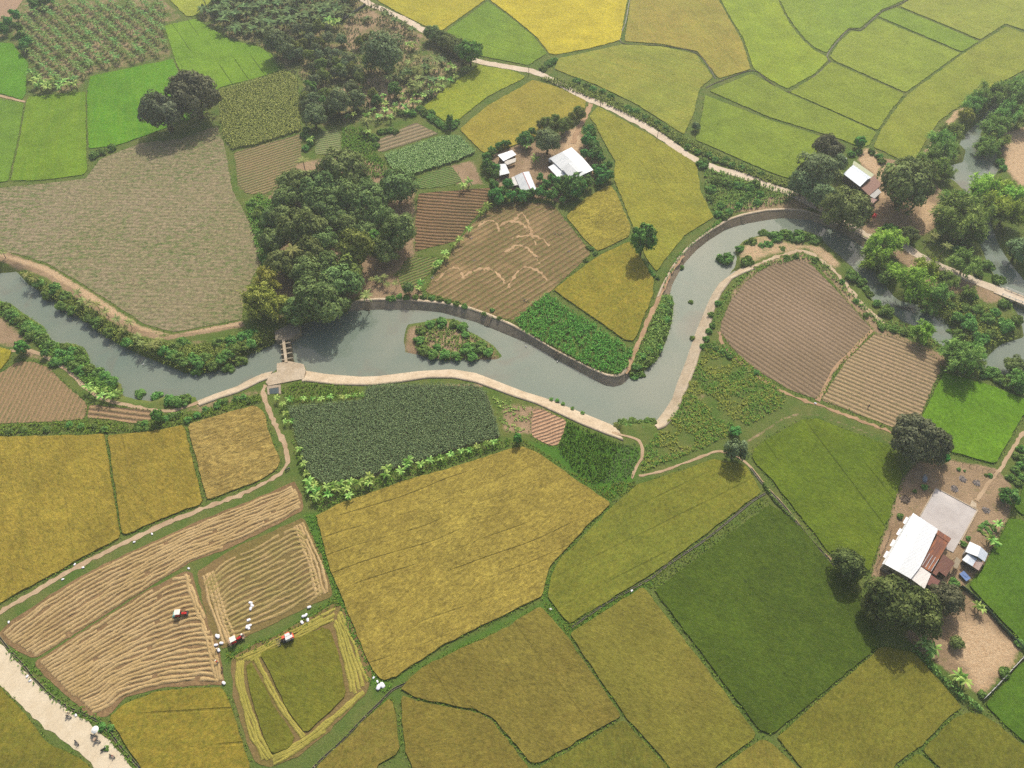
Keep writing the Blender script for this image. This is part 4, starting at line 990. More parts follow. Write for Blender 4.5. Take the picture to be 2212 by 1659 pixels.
for nm, a, b, cnt in (('straw_swaths', [(505, 1425), (600, 1379), (725, 1310)], [(545, 1425), (600, 1402), (720, 1342)], 5),
                      ('straw_swaths', [(722, 1350), (735, 1400), (757, 1510)], [(735, 1318), (765, 1385), (797, 1470)], 5),
                      ('straw_swaths', [(590, 1632), (650, 1600), (760, 1515)], [(590, 1650), (690, 1590), (788, 1490)], 5),
                      ('straw_swaths', [(510, 1430), (515, 1500), (545, 1600), (570, 1645)], [(528, 1425), (528, 1470), (556, 1570), (590, 1638)], 4),
                      ('straw_swaths', [(545, 1420), (590, 1510), (650, 1595)], [(556, 1418), (605, 1510), (660, 1588)], 2)):
    swaths(f4, nm, a, b, cnt, 0.9, 0.24, GSTRAW, H4, 0.3)
st1 = rice('standing_rice', C(128, 114, 44), C(118, 114, 40), C(104, 108, 36), D_((560, 1409), (650, 1580)), 0.1, 0.0, 0.95)
field('rice_patch', 'standing rice block left uncut beside the combine, larger part', 'rice field', [(561, 1411), (640, 1378), (698, 1356), (714, 1359), (735, 1425), (748, 1503), (665, 1582), (651, 1577), (610, 1510), (580, 1446)], st1, 0.65, 0.1)
field('rice_patch', 'narrow uncut rice sliver between two straw rings left of the combine', 'rice field', [(532, 1438), (546, 1430), (585, 1510), (638, 1594), (630, 1612), (592, 1632), (570, 1590), (545, 1510)], st1, 0.65, 0.1)
# ------------------------------------------------------------------ roads, tracks, paths
def ribbon(name, label, line, width, mat, z=0.03, step=2.0, jit=0.15, cat='track', kind='structure', soft=0.0):
    c = curve_pts(line, step)
    n = len(c)
    d = np.gradient(c, axis=0); d /= np.maximum(np.linalg.norm(d, axis=1)[:, None], 1e-6)
    nn = np.stack([-d[:, 1], d[:, 0]], 1)
    wl = width / 2 + RNG.normal(0, jit, n); wr = width / 2 + RNG.normal(0, jit, n)
    L = c + nn * wl[:, None]; R = c - nn * wr[:, None]
    V = [(p[0], p[1], z) for p in L] + [(p[0], p[1], z + 0.02) for p in c] + [(p[0], p[1], z) for p in R]
    F = [(i + n, i, i + 1, i + 1 + n) for i in range(n - 1)] + [(i + 2 * n, i + n, i + n + 1, i + 1 + 2 * n) for i in range(n - 1)]
    F = [f[::-1] for f in F]
    o = mesh_np(name, V, F, [mat], smooth=True)
    return props(o, label, cat, None, kind)

def roadmat(name, c1, c2, c3, joints=None):
    m = MT(name, 0.85, 0.15)
    c = m.mix(m.mr(m.noise(0.18, 5, rough=0.65), 0.38, 0.62), c1, c2)
    c = m.mix(m.mr(m.noise(0.5, 5, rough=0.75), 0.58, 0.74, 0, 0.7), c, c3)
    if joints is not None:
        wv = m.wave(0.314 / 5.0, m.along(joints, 1, 1), 0.0, direction='X')
        c = m.mix(m.mr(wv, 0.985, 0.998, 0, 0.15), c, C(150, 138, 116))
    m.bump(m.noise(2.0, 4), 0.3, 0.2)
    return m.out(m.val(c, m.mr(m.noise(1.6, 4, rough=0.8), 0.3, 0.7, 0.9, 1.1)))
PALE = roadmat('pale_concrete_road', C(222, 204, 180), C(208, 188, 162), C(192, 166, 136))
WIDE = roadmat('wide_concrete_road', C(222, 206, 178), C(212, 194, 164), C(198, 174, 140), D_((0, 1430), (240, 1630)))
DIRT = roadmat('dirt_track', C(196, 170, 138), C(176, 148, 116), C(150, 128, 92))
CLAY = roadmat('clay_path', C(186, 152, 118), C(166, 134, 102), C(138, 122, 82))
ribbon('road', 'pale concrete village road running from the top edge to the right farm', [(770, -25), (788, 2), (865, 37), (920, 68), (975, 98), (1028, 130), (1106, 146), (1156, 156), (1210, 182), (1268, 213), (1306, 227), (1406, 280), (1506, 347), (1606, 380), (1659, 402), (1700, 414), (1770, 450), (1840, 490), (1879, 513), (1946, 528), (1971, 543), (2009, 566), (2059, 587), (2096, 602), (2159, 627)], 4.0, PALE, 0.03, 2.0, 0.2, 'road')
ribbon('road', 'wide pale concrete road with parked motorbikes in the bottom left corner', [(-70, 1350), (-35, 1392), (0, 1433), (41, 1476), (85, 1520), (137, 1562), (180, 1592), (208, 1617), (243, 1653), (285, 1705)], 6.0, WIDE, 0.03, 1.5, 0.16, 'road')
ribbon('track', 'dirt track bending from the sluice past the golden fields to the left edge', [(-60, 1350), (0, 1322), (125, 1248), (190, 1212), (265, 1174), (350, 1135), (440, 1098), (500, 1076), (553, 1053), (595, 1030), (618, 1008), (621, 988), (612, 955), (598, 925), (583, 890), (573, 865), (568, 845), (575, 832)], 1.5, DIRT, 0.03, 1.2, 0.22)
ribbon('path', 'narrow riverside path along the left near bank', [(20, 758), (65, 758), (100, 772), (150, 803), (185, 838), (225, 862), (280, 876), (330, 886), (370, 887), (410, 876), (428, 868)], 1.3, DIRT, 0.03, 1.5, 0.12)
ribbon('path', 'clay path along the canal wall from the bend up to the long field', [(1350, 806), (1356, 795), (1372, 757), (1385, 728), (1400, 692), (1418, 655), (1440, 605), (1455, 578), (1475, 552)], 1.7, CLAY, 0.04, 1.5, 0.15)
ribbon('path', 'footpath from the canal end down to the field corner', [(1322, 934), (1345, 940), (1362, 944), (1380, 952), (1388, 970), (1386, 990), (1374, 1010), (1366, 1028), (1368, 1032)], 0.9, DIRT, 0.04, 1.2, 0.1)
ribbon('path', 'thin footpath above the olive green field toward the grey shrub', [(1380, 1027), (1410, 1022), (1440, 1014), (1480, 1000), (1520, 985), (1550, 975), (1590, 985), (1625, 1012), (1650, 1045), (1700, 1100), (1752, 1170), (1796, 1208)], 0.8, DIRT, 0.03, 1.2, 0.1)
ribbon('path', 'sandy drive from the road to the middle farm yard', [(1276, 224), (1270, 240), (1258, 262), (1246, 285), (1238, 310)], 2.4, CLAY, 0.03, 1.2, 0.25)
ribbon('path', 'pale path from the canal loop along the seedling field', [(1600, 590), (1640, 570), (1674, 556), (1709, 546), (1734, 543), (1759, 552), (1790, 575), (1814, 597), (1840, 628), (1871, 666), (1909, 698)], 1.5, roadmat('pale_sand_path', C(206, 184, 154), C(188, 164, 132), C(150, 138, 96)), 0.03, 1.2, 0.35)
ribbon('path', 'pale path from the right edge to the farmyard gate', [(2260, 900), (2212, 935), (2190, 965), (2172, 995), (2164, 1012), (2150, 1025), (2135, 1045), (2110, 1082)], 1.1, DIRT, 0.04, 1.2, 0.12)
ribbon('path', 'clay strip between the two ridged fields', [(1884, 713), (1858, 738), (1835, 763), (1806, 790), (1785, 828), (1766, 866)], 1.6, CLAY, 0.05, 1.2, 0.15)
ribbon('path', 'narrow pale path left of the top left green fields', [(-40, 200), (0, 207), (30, 214), (55, 220)], 1.4, DIRT, 0.03, 1.2, 0.1)
ribbon('path', 'clay bank path around the seedling field to the dark tree', [(1553, 716), (1565, 748), (1620, 800), (1700, 850), (1765, 874), (1850, 905), (1930, 935)], 1.0, CLAY, 0.03, 1.2, 0.3)
ARC = roadmat('arc_sand', C(192, 160, 122), C(176, 144, 106), C(140, 116, 80))
for k, ln in enumerate(([(940, 610), (958, 592), (980, 578), (995, 585), (1002, 602)], [(1000, 600), (1020, 586), (1050, 580), (1075, 590), (1090, 612)], [(1098, 622), (1115, 590), (1140, 578), (1165, 588), (1182, 606)], [(1032, 490), (1050, 478), (1070, 480), (1078, 500)], [(1080, 490), (1100, 478), (1130, 485), (1150, 510), (1158, 530)], [(1106, 515), (1140, 508), (1170, 515), (1187, 532)], [(1110, 480), (1128, 460), (1150, 500)], [(1090, 545), (1120, 530), (1150, 545), (1165, 570)])):
    ribbon('arc_mark', 'pale curved scrape in the dry brown field', ln, 0.75, ARC, 0.07, 0.8, 0.34, 'scrape')
    bpy.context.scene.collection.objects[-1]['group'] = 'pale arcs scraped in the dry field'

# ------------------------------------------------------------------ concrete banks of the canal
def concmat(name, c1, c2, stain, amt=0.7):
    m = MT(name, 0.85, 0.2)
    c = m.mix(m.mr(m.noise(0.22, 5, rough=0.65), 0.38, 0.62), c1, c2)
    c = m.mix(m.mr(m.noise(0.5, 5, m.along(0.0, 0.7, 0.7), rough=0.75), 0.52, 0.68, 0, amt), c, stain)
    m.bump(m.noise(2.0, 4), 0.3, 0.2)
    return m.out(m.val(c, m.mr(m.noise(1.4, 4, rough=0.8), 0.3, 0.7, 0.85, 1.12)))
CONC = concmat('weathered_concrete', C(166, 152, 130), C(142, 130, 110), C(96, 90, 76))
LCONC = concmat('light_concrete', C(204, 186, 160), C(188, 168, 140), C(150, 132, 108), 0.5)
def embank(name, label, top, low, mat, cap=1.2, capmat=None, flip=False):
    n = 90
    A = np.array([W(x, y, 0.12)[:2] for x, y in top]); B = np.array([W(x, y, WATER_Z - 0.1)[:2] for x, y in low])
    A = resamp(A, n); B = resamp(B, n)
    # pair every top point with the nearest stretch of the waterline, keeping the order
    d = A - B; d /= np.maximum(np.linalg.norm(d, axis=1)[:, None], 1e-6)
    root = empty(name, (0, 0, 0)); props(root, label, 'embankment')
    B2 = B - d * 0.8
    V = [(p[0], p[1], 0.12) for p in A] + [(p[0], p[1], WATER_Z - 0.1) for p in B] + [(p[0], p[1], WATER_Z - 0.9) for p in B2]
    F = [(i, i + 1, n + i + 1, n + i) for i in range(n - 1)] + [(n + i, n + i + 1, 2 * n + i + 1, 2 * n + i) for i in range(n - 1)]
    mesh_np('slope', V, F, [mat], smooth=True, parent=root)
    C2 = A + d * cap
    V = [(p[0], p[1], 0.16) for p in A - d * 0.1] + [(p[0], p[1], 0.16) for p in C2] + [(p[0], p[1], -0.9) for p in C2] + [(p[0], p[1], 0.0) for p in A - d * 0.1]
    F = [(i, i + 1, n + i + 1, n + i) for i in range(n - 1)] + [(n + i, n + i + 1, 2 * n + i + 1, 2 * n + i) for i in range(n - 1)] + [(3 * n + i, 3 * n + i + 1, i + 1, i) for i in range(n - 1)]
    mesh_np('coping', V, F, [capmat or LCONC], smooth=False, parent=root)
    return root
embank('canal_wall', 'grey stained concrete wall on the far side of the river, left of the canal bend',
       BANK[0][0], BANK[0][1], CONC)
embank('canal_wall', 'brownish concrete wall sweeping around the outside of the canal loop',
       BANK[1][0], BANK[1][1], concmat('brown_concrete', C(168, 148, 122), C(150, 132, 108), C(112, 98, 80), 0.6))
embank('concrete_apron', 'pale concrete apron along the near side of the river below the island',
       BANK[2][0], BANK[2][1], LCONC)
embank('concrete_apron', 'pale concrete apron on the inner side of the canal, right of the bend',
       BANK[3][0], BANK[3][1], LCONC)
embank('concrete_apron', 'pale concrete bank from the left path up to the sluice slab',
       BANK[4][0], BANK[4][1], LCONC)
def steps(top, low, label):
    a = W(*top, 0.16); b = W(*low, WATER_Z)
    d = (b - a); k = 9
    side = Vector((-d.y, d.x, 0)).normalized()
    mb = MB()
    ang = math.atan2(side.y, side.x)
    for i in range(k):
        p = a + d * ((i + 0.5) / k)
        mb.box((p.x, p.y, p.z + 0.14), (1.5, 0.26, 0.2), ang)
    for s in (-0.85, 0.85):
        q = side * s
        mb.tube([a + q + Vector((0, 0, 0.15)), b + q + Vector((0, 0, 0.15))], 0.1, 6)
    o = mb.build('canal_steps', CONC); return props(o, label, 'steps')
steps((795, 651), (795, 671), 'concrete steps in the canal wall beside the leaning river palm')
steps((1059, 684), (1050, 705), 'concrete steps in the canal wall beside the island tip')
steps((1207, 760), (1196, 773), 'concrete steps in the canal wall below the bright cane grass')
steps((1603, 466), (1608, 484), 'concrete steps at the top of the canal loop')

# ------------------------------------------------------------------ sluice: two slabs and the foot bridge with its piers
sl = empty('sluice_slab', (0, 0, 0)); props(sl, 'pale concrete sluice platform on the near bank', 'platform')
mb = MB(); mb.prism(WP([(598, 785), (625, 780), (656, 787), (660, 800), (656, 818), (600, 829), (580, 833), (574, 826), (585, 808), (598, 803)], 0.2), -3.2, 0.24); mb.build('deck', LCONC, sl)
mb = MB(); mb.prism(WP([(576, 834), (606, 830), (607, 850), (602, 850), (602, 836), (581, 839), (582, 852), (578, 852)], 0.2), -1.0, 0.1); mb.build('culvert_head', concmat('culvert_concrete', C(180, 162, 138), C(168, 150, 128), C(120, 108, 92), 0.5), sl)
mb = MB(); mb.prism(WP([(582, 839), (602, 836), (602, 850), (583, 851)]), 0.03, 0.05); mb.build('culvert_pool', plain('dark_pool', C(70, 84, 84), 0.1, 0.5), sl)
sn = props(empty('sluice_slab', (0, 0, 0)), 'shaded grey concrete sluice platform under the big riverside tree', 'platform')
mb = MB(); mb.prism(WP([(593, 716), (595, 734), (623, 735), (649, 717), (648, 700), (636, 694)], 0.2), -3.2, 0.24); mb.build('deck', CONC, sn)
fb = props(empty('foot_bridge', (0, 0, 0)), 'narrow concrete foot bridge of the sluice linking both platforms', 'foot bridge')
a, b = W(612, 733, 0.3), W(618.5, 783, 0.3)
ang = math.atan2(b.y - a.y, b.x - a.x); L = (b - a).length; mid = (a + b) / 2
mb = MB(); mb.box((mid.x, mid.y, 0.32), (L, 1.0, 0.25), ang); mb.build('walkway', LCONC, fb)
dv = (b - a).normalized(); sv = Vector((-dv.y, dv.x, 0))
for t in (0.18, 0.40, 0.62, 0.84):
    p = a + (b - a) * t
    mb = MB(); c = p + sv * 0.5
    mb.box((c.x, c.y, -1.45), (0.55, 3.4, 3.3), ang); 
    for s in (-1.7, 1.7):
        q = c + sv * s; mb.tube([(q.x, q.y, -3.1), (q.x, q.y, 0.2)], 0.28, 10)
    mb.build('pier', CONC, fb)
for k in range(3):
    t = 0.29 + 0.22 * k; p = a + (b - a) * t + sv * 0.9
    mb = MB(); mb.box((p.x, p.y, -1.3), (L * 0.22 - 0.6, 0.12, 2.2), ang); mb.build('sluice_gate', plain('dark_gate', C(60, 58, 52), 0.7, 0.2), fb)

# bridge at the right edge
br = props(empty('road_bridge', (0, 0, 0)), 'concrete road bridge with white rails at the right edge', 'bridge')
a, b = W(2150, 624, 0.2), W(2300, 684, 0.2)
ang = math.atan2(b.y - a.y, b.x - a.x); L = (b - a).length; mid = (a + b) / 2; dv = (b - a).normalized(); sv = Vector((-dv.y, dv.x, 0))
mb = MB(); mb.box((mid.x, mid.y, 0.0), (L, 4.6, 0.45), ang); mb.build('deck', PALE, br)
for s in (-2.15, 2.15):
    mb = MB()
    for t in np.linspace(0.12, 0.98, 10):
        p = a + dv * L * t + sv * s; mb.box((p.x, p.y, 0.7), (0.18, 0.18, 1.0), ang)
    p = a + dv * L * 0.55 + sv * s
    for z in (0.75, 1.2): mb.box((p.x, p.y, z), (L * 0.88, 0.12, 0.12), ang)
    mb.build('railing', plain('white_rail', C(232, 228, 220), 0.6, 0.3), br)
for t in (0.35, 0.75):
    p = a + dv * L * t; mb = MB(); mb.box((p.x, p.y, -1.9), (0.7, 4.2, 3.4), ang); mb.build('pier', CONC, br)

# ------------------------------------------------------------------ irrigation drains
DARKW = plain('drain_water', C(44, 42, 34), 0.3, 0.4)
DRC = concmat('drain_concrete', C(150, 142, 112), C(128, 124, 90), C(96, 102, 62), 0.8)
def drain(label, line, w=0.4, braces=14.0):
    c = curve_pts(line, 1.0); n = len(c)
    root = props(empty('irrigation_drain', (0, 0, 0)), label, 'drain')
    d = np.gradient(c, axis=0); d /= np.linalg.norm(d, axis=1)[:, None]
    nn = np.stack([-d[:, 1], d[:, 0]], 1)
    V, F = [], []
    for (o0, o1, z0, z1) in ((-w / 2 - 0.22 * w, -w / 2, 0.22, 0.22), (w / 2, w / 2 + 0.22 * w, 0.22, 0.22)):
        k = len(V)
        for q, z in ((c + nn * o0, -0.1), (c + nn * o0, z0), (c + nn * o1, z1), (c + nn * o1, -0.1)):
            V += [(p[0], p[1], z) for p in q]
        for r in range(3):
            F += [(k + r * n + i + n, k + r * n + i, k + r * n + i + 1, k + r * n + i + 1 + n) for i in range(n - 1)]
    mesh_np('side_wall', V, F, [DRC], parent=root)
    V = [(p[0], p[1], 0.05) for p in c + nn * (w / 2)] + [(p[0], p[1], 0.05) for p in c - nn * (w / 2)]
    mesh_np('drain_water', V, [(i, i + 1, n + i + 1, n + i)[::-1] for i in range(n - 1)], [DARKW], parent=root)
    if braces:
        for i in range(3, n, int(braces)):
            mb = MB(); mb.box((c[i][0], c[i][1], 0.26), (0.22, w + 0.25, 0.08), math.atan2(d[i][1], d[i][0])); mb.build('brace', DRC, root)
    return root
drain('straight concrete drain left of the half cut field, running to the bottom edge', [(912, 1455), (900, 1463), (875, 1477), (848, 1490), (822, 1516), (795, 1542), (762, 1576), (730, 1609), (695, 1640), (665, 1672), (640, 1700)])
drain('concrete drain between the wide road and the striped stubble', [(-20, 1350), (15, 1397), (37, 1422), (55, 1442), (66, 1457), (82, 1474), (110, 1502), (125, 1512), (150, 1529), (182, 1542), (215, 1559), (235, 1579), (260, 1612), (270, 1624), (300, 1657), (330, 1695)])
drain('concrete drain along the olive green field, above the darkest green field', [(1653, 1066), (1625, 1083), (1590, 1112), (1550, 1145), (1515, 1172), (1480, 1195), (1440, 1222), (1412, 1245), (1360, 1275), (1310, 1303), (1270, 1330), (1235, 1355)])
drain('thin concrete drain on the left side of the mid green wheel line field', [(1622, 1012), (1650, 1048), (1690, 1090), (1722, 1130), (1750, 1165), (1790, 1208), (1800, 1224)], 0.5)
drain('winding pale ditch between the top right green fields', [(1960, 0), (1937, 12), (1905, 25), (1881, 46), (1858, 65), (1834, 64), (1809, 89), (1788, 117), (1789, 128), (1794, 134)], 0.38, 0)
drain('short ditch from the winding ditch down to the wedge field', [(1793, 134), (1760, 164), (1702, 199), (1660, 176), (1625, 153), (1550, 178), (1525, 190)], 0.34, 0)
drain('curved ditch between the two olive fields right of the brightest yellow one', [(1360, 0), (1352, 45), (1343, 92), (1428, 99), (1505, 116), (1546, 170)], 0.34, 0)
# ------------------------------------------------------------------ trees, palms, bananas, bushes
def quads(ctr, nrm, size, asp, tone, spin=None):
    """leaf sprays: rhombs at ctr facing nrm"""
    n = len(ctr)
    nrm = nrm / np.maximum(np.linalg.norm(nrm, axis=1)[:, None], 1e-6)
    r = RNG.normal(0, 1, (n, 3))
    if spin is not None: r = spin
    u = r - nrm * np.sum(r * nrm, axis=1)[:, None]
    u /= np.maximum(np.linalg.norm(u, axis=1)[:, None], 1e-6)
    v = np.cross(nrm, u)
    s = (size * RNG.uniform(0.65, 1.35, n))[:, None]
    V = np.stack([ctr - u * s, ctr + v * s * asp - nrm * s * 0.15, ctr + u * s, ctr - v * s * asp - nrm * s * 0.15], 1)
    F = np.arange(n * 4).reshape(n, 4)
    return V.reshape(-1, 3), F, np.repeat(tone, 4)

def sph(n, up=-1.0):
    d = RNG.normal(0, 1, (n * 3, 3)); d /= np.linalg.norm(d, axis=1)[:, None]
    d = d[d[:, 2] > up]
    return d[:n]

def crown_mesh(name, mat, seed, R=(5, 5, 4), lobes=26, lr=0.34, per=110, size=0.42, asp=0.6, jit=0.55, low=-0.35, zc=5.5, inner=0.25, rough=0.2):
    global RNG
    old = RNG; RNG = np.random.default_rng(seed)
    R = np.array(R, float)
    C_ = []; N_ = []; T_ = []
    ld = sph(lobes, low)
    rr = RNG.uniform(0.72 - rough, 0.80 + rough * 0.4, len(ld))
    for d, q in zip(ld, rr):
        c = d * R * q
        k = int(per * RNG.uniform(0.7, 1.3)); a = lr * RNG.uniform(0.7, 1.25)
        dd = sph(k, -0.55)
        C_.append(c + dd * R.mean() * a * RNG.uniform(0.75, 1.06, (len(dd), 1))); N_.append(dd * 0.8 + d * 0.5 + RNG.normal(0, jit * 0.5, dd.shape))
        T_.append(np.clip(RNG.uniform(0.2, 0.8) + RNG.normal(0, 0.22, len(dd)), 0, 1))
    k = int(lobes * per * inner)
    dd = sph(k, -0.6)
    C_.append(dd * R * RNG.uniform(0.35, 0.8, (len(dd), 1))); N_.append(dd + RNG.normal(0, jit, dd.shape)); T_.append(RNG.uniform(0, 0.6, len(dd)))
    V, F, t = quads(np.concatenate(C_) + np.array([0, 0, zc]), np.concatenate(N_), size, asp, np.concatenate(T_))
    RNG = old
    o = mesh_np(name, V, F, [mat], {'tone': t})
    return o

def trunk_mesh(h, r, limbs, reach, mat, seed, z0=0.35):
    q = random.Random(seed)
    mb = MB()
    pts = [(0, 0, -0.3)] + [(q.uniform(-.2, .2) * t, q.uniform(-.2, .2) * t, h * t) for t in (0.3, 0.6, 1.0)]
    mb.tube(pts, [r * 1.25, r, r * 0.8, r * 0.35], 8)
    for k in range(limbs):
        a = 6.283 * k / limbs + q.uniform(-.4, .4); z = h * q.uniform(z0, 0.7)
        e = Vector((math.cos(a) * reach * q.uniform(.6, 1), math.sin(a) * reach * q.uniform(.6, 1), z + reach * q.uniform(0.5, 0.9)))
        mid = Vector((e.x * 0.5, e.y * 0.5, z + (e.z - z) * 0.35))
        mb.tube([(0, 0, z), mid, e], [r * 0.5, r * 0.32, r * 0.1], 6)
    return mb, mat

BARK = plain('bark', C(96, 82, 66), 0.9, 0.1)
PBARK = plain('palm_bark', C(128, 114, 96), 0.9, 0.1)
MANGO = leafmat('mango_leaf', C(82, 104, 54), C(146, 166, 100), 0.35, 0.25)
MANGO2 = leafmat('far_mango_leaf', C(86, 106, 66), C(142, 160, 110), 0.3, 0.25)
DARKT = leafmat('dark_tree_leaf', C(82, 88, 62), C(126, 130, 98), 0.2, 0.22)
BROWNT = leafmat('brown_green_leaf', C(72, 88, 46), C(120, 132, 74), 0.2, 0.18)
BRIGHT = leafmat('bright_tree_leaf', C(56, 118, 44), C(108, 172, 80), 0.3, 0.15)
GARDEN = leafmat('garden_tree_leaf', C(66, 112, 48), C(128, 172, 90), 0.35, 0.2)
OLIVE = leafmat('olive_tree_leaf', C(88, 108, 50), C(146, 160, 82), 0.3, 0.2)
GREYT = leafmat('grey_scrub_leaf', C(86, 102, 66), C(138, 152, 108), 0.3, 0.2)
BAMB = leafmat('bamboo_leaf', C(110, 152, 48), C(182, 212, 96), 0.3, 0.3)
DBAMB = leafmat('dark_bamboo_leaf', C(96, 132, 56), C(158, 186, 100), 0.3, 0.25)
YBAMB = leafmat('yellow_bamboo_leaf', C(140, 148, 60), C(180, 182, 92), 0.3, 0.15)
BUSHM = leafmat('bush_leaf', C(78, 118, 48), C(142, 178, 94), 0.35, 0.2)
REDL = leafmat('red_blossom', C(188, 66, 48), C(220, 108, 80), 0.2)
PALML = leafmat('palm_frond', C(90, 104, 50), C(158, 164, 98), 0.3)
DPALM = leafmat('dark_palm_frond', C(74, 96, 54), C(126, 146, 90), 0.3)
BANL = leafmat('banana_leaf', C(98, 142, 56), C(190, 216, 120), 0.35, 0.2)
FBANL = leafmat('far_banana_leaf', C(80, 118, 54), C(146, 174, 98), 0.35, 0.15)

PROTO = {}
def proto(key, name, crown_fn, trunk_fn, crown_name='crown', trunk_name='trunk'):
    r = empty(name, (0, 0, -500))
    c = crown_fn(); c.name = crown_name; c.parent = r
    if trunk_fn:
        mb, mt = trunk_fn(); mb.build(trunk_name, mt, r)
    PROTO.setdefault(key, []).append([r, False])

for sdd in (1, 2, 3):
    proto('mango', 'mango_tree', lambda: crown_mesh('crown', MANGO, sdd, (5, 5, 3.9), 32, 0.33, 160, 0.33, 0.6, 0.55, -0.4, 4.6), lambda: trunk_mesh(4.0, 0.38, 6, 3.0, BARK, sdd))
for sdd in (4, 5):
    proto('farmango', 'mango_tree', lambda: crown_mesh('crown', MANGO2, sdd, (5, 5, 4.1), 36, 0.30, 140, 0.32, 0.6, 0.6, -0.4, 4.7), lambda: trunk_mesh(4.0, 0.38, 6, 3.0, BARK, sdd))
proto('darktree', 'dark_tree', lambda: crown_mesh('crown', DARKT, 6, (5, 5, 3.8), 44, 0.28, 140, 0.31, 0.6, 0.55, -0.3, 4.4), lambda: trunk_mesh(4.0, 0.45, 6, 3.0, BARK, 6))
proto('darktree', 'dark_tree', lambda: crown_mesh('crown', DARKT, 61, (5, 4.6, 3.8), 44, 0.28, 140, 0.31, 0.6, 0.55, -0.3, 4.4), lambda: trunk_mesh(4.0, 0.45, 6, 3.0, BARK, 7))
for sdd in (8, 9):
    proto('brown', 'broadleaf_tree', lambda: crown_mesh('crown', BROWNT, sdd, (5, 5, 3.6), 44, 0.27, 130, 0.31, 0.58, 0.7, -0.3, 4.4), lambda: trunk_mesh(4.0, 0.4, 6, 3.0, BARK, sdd))
for sdd in (10, 11):
    proto('bright', 'leafy_tree', lambda: crown_mesh('crown', BRIGHT, sdd, (5, 5, 5), 34, 0.28, 90, 0.50, 0.65, 0.55, -0.6, 6.0), lambda: trunk_mesh(5.0, 0.32, 5, 2.6, BARK, sdd))
for sdd in (12, 13, 14):
    proto('garden', 'garden_tree', lambda: crown_mesh('crown', GARDEN, sdd, (5, 5, 5.2), 24, 0.30, 70, 0.62, 0.55, 0.8, -0.7, 6.2, 0.12, 0.3), lambda: trunk_mesh(6.0, 0.28, 5, 3.0, BARK, sdd))
for sdd in (15, 16):
    proto('olive', 'olive_green_tree', lambda: crown_mesh('crown', OLIVE, sdd, (5, 5, 5.2), 28, 0.30, 80, 0.50, 0.45, 0.8, -0.6, 5.8), lambda: trunk_mesh(5.0, 0.32, 5, 3.0, BARK, sdd))
for sdd in (17, 18):
    proto('grey', 'scrub_tree', lambda: crown_mesh('crown', GREYT, sdd, (5, 5, 4.2), 24, 0.30, 60, 0.55, 0.4, 0.9, -0.5, 5.0, 0.12, 0.3), lambda: trunk_mesh(5.0, 0.3, 7, 3.5, BARK, sdd))
for sdd in (19, 20, 21):
    proto('bush', 'bush', lambda: crown_mesh('foliage', BUSHM, sdd, (5, 5, 3.2), 22, 0.32, 70, 0.75, 0.42, 0.8, -0.1, 1.2, 0.2, 0.25), lambda: trunk_mesh(2.0, 0.18, 5, 2.0, BARK, sdd, 0.1), 'foliage', 'stem')
proto('red', 'flowering_tree', lambda: crown_mesh('crown', REDL, 22, (5, 5, 4.6), 20, 0.30, 70, 0.55, 0.5, 0.8, -0.5, 5.2), lambda: trunk_mesh(5.0, 0.3, 5, 2.8, BARK, 22))

def bamboo_crown(mat, seed, culms=30, R=5.0, H=10.0, per=120):
    global RNG
    old = RNG; RNG = np.random.default_rng(seed)
    C_, N_, T_, S_ = [], [], [], []
    for k in range(culms):
        a = RNG.uniform(0, 6.283); r = R * math.sqrt(RNG.uniform(0.03, 1)); h = H * RNG.uniform(0.6, 1.0) * (1 - 0.25 * r / R)
        b = np.array([math.cos(a) * R * 0.18, math.sin(a) * R * 0.18, 0])
        tip = np.array([math.cos(a) * r, math.sin(a) * r, h])
        t = RNG.uniform(0.35, 1.08, per)
        p = b + (tip - b) * t[:, None]; p[:, 2] = h * np.sin(np.clip(t, 0, 1.1) * 1.5) - 1.5 * np.clip(t - 0.85, 0, 1) * h * 0.8
        p += RNG.normal(0, 0.42, p.shape)
        C_.append(p); nn = RNG.normal(0, 0.8, p.shape); nn[:, 2] += 0.6; nn[:, :2] += np.array([math.cos(a), math.sin(a)]) * 0.4; N_.append(nn)
        sp = np.tile(np.array([math.cos(a), math.sin(a), -0.7]), (per, 1)) + RNG.normal(0, 0.5, p.shape); S_.append(sp)
        T_.append(np.clip(RNG.uniform(0.2, 0.9) + RNG.normal(0, 0.2, per), 0, 1))
    V, F, t = quads(np.concatenate(C_), np.concatenate(N_), 0.5, 0.26, np.concatenate(T_), np.concatenate(S_))
    RNG = old
    return mesh_np('crown', V, F, [mat], {'tone': t})
def culm_mesh(seed, H=7.0, R=2.0):
    q = random.Random(seed); mb = MB()
    for k in range(9):
        a = q.uniform(0, 6.28); r = q.uniform(0.2, 1.0)
        mb.tube([(math.cos(a) * r * .4, math.sin(a) * r * .4, -0.2), (math.cos(a) * r * R * .5, math.sin(a) * r * R * .5, H * .5), (math.cos(a) * r * R, math.sin(a) * r * R, H * .85)], [0.07, 0.06, 0.03], 5)
    return mb, plain('bamboo_culm', C(128, 124, 72), 0.6, 0.3)
for kk, mt_, sd_ in (('bamboo', BAMB, 31), ('bamboo', BAMB, 32), ('darkbamboo', DBAMB, 33), ('darkbamboo', DBAMB, 34), ('yellowbamboo', YBAMB, 35)):
    proto(kk, 'bamboo_clump', lambda: bamboo_crown(mt_, sd_), lambda: culm_mesh(sd_), 'crown', 'culms')

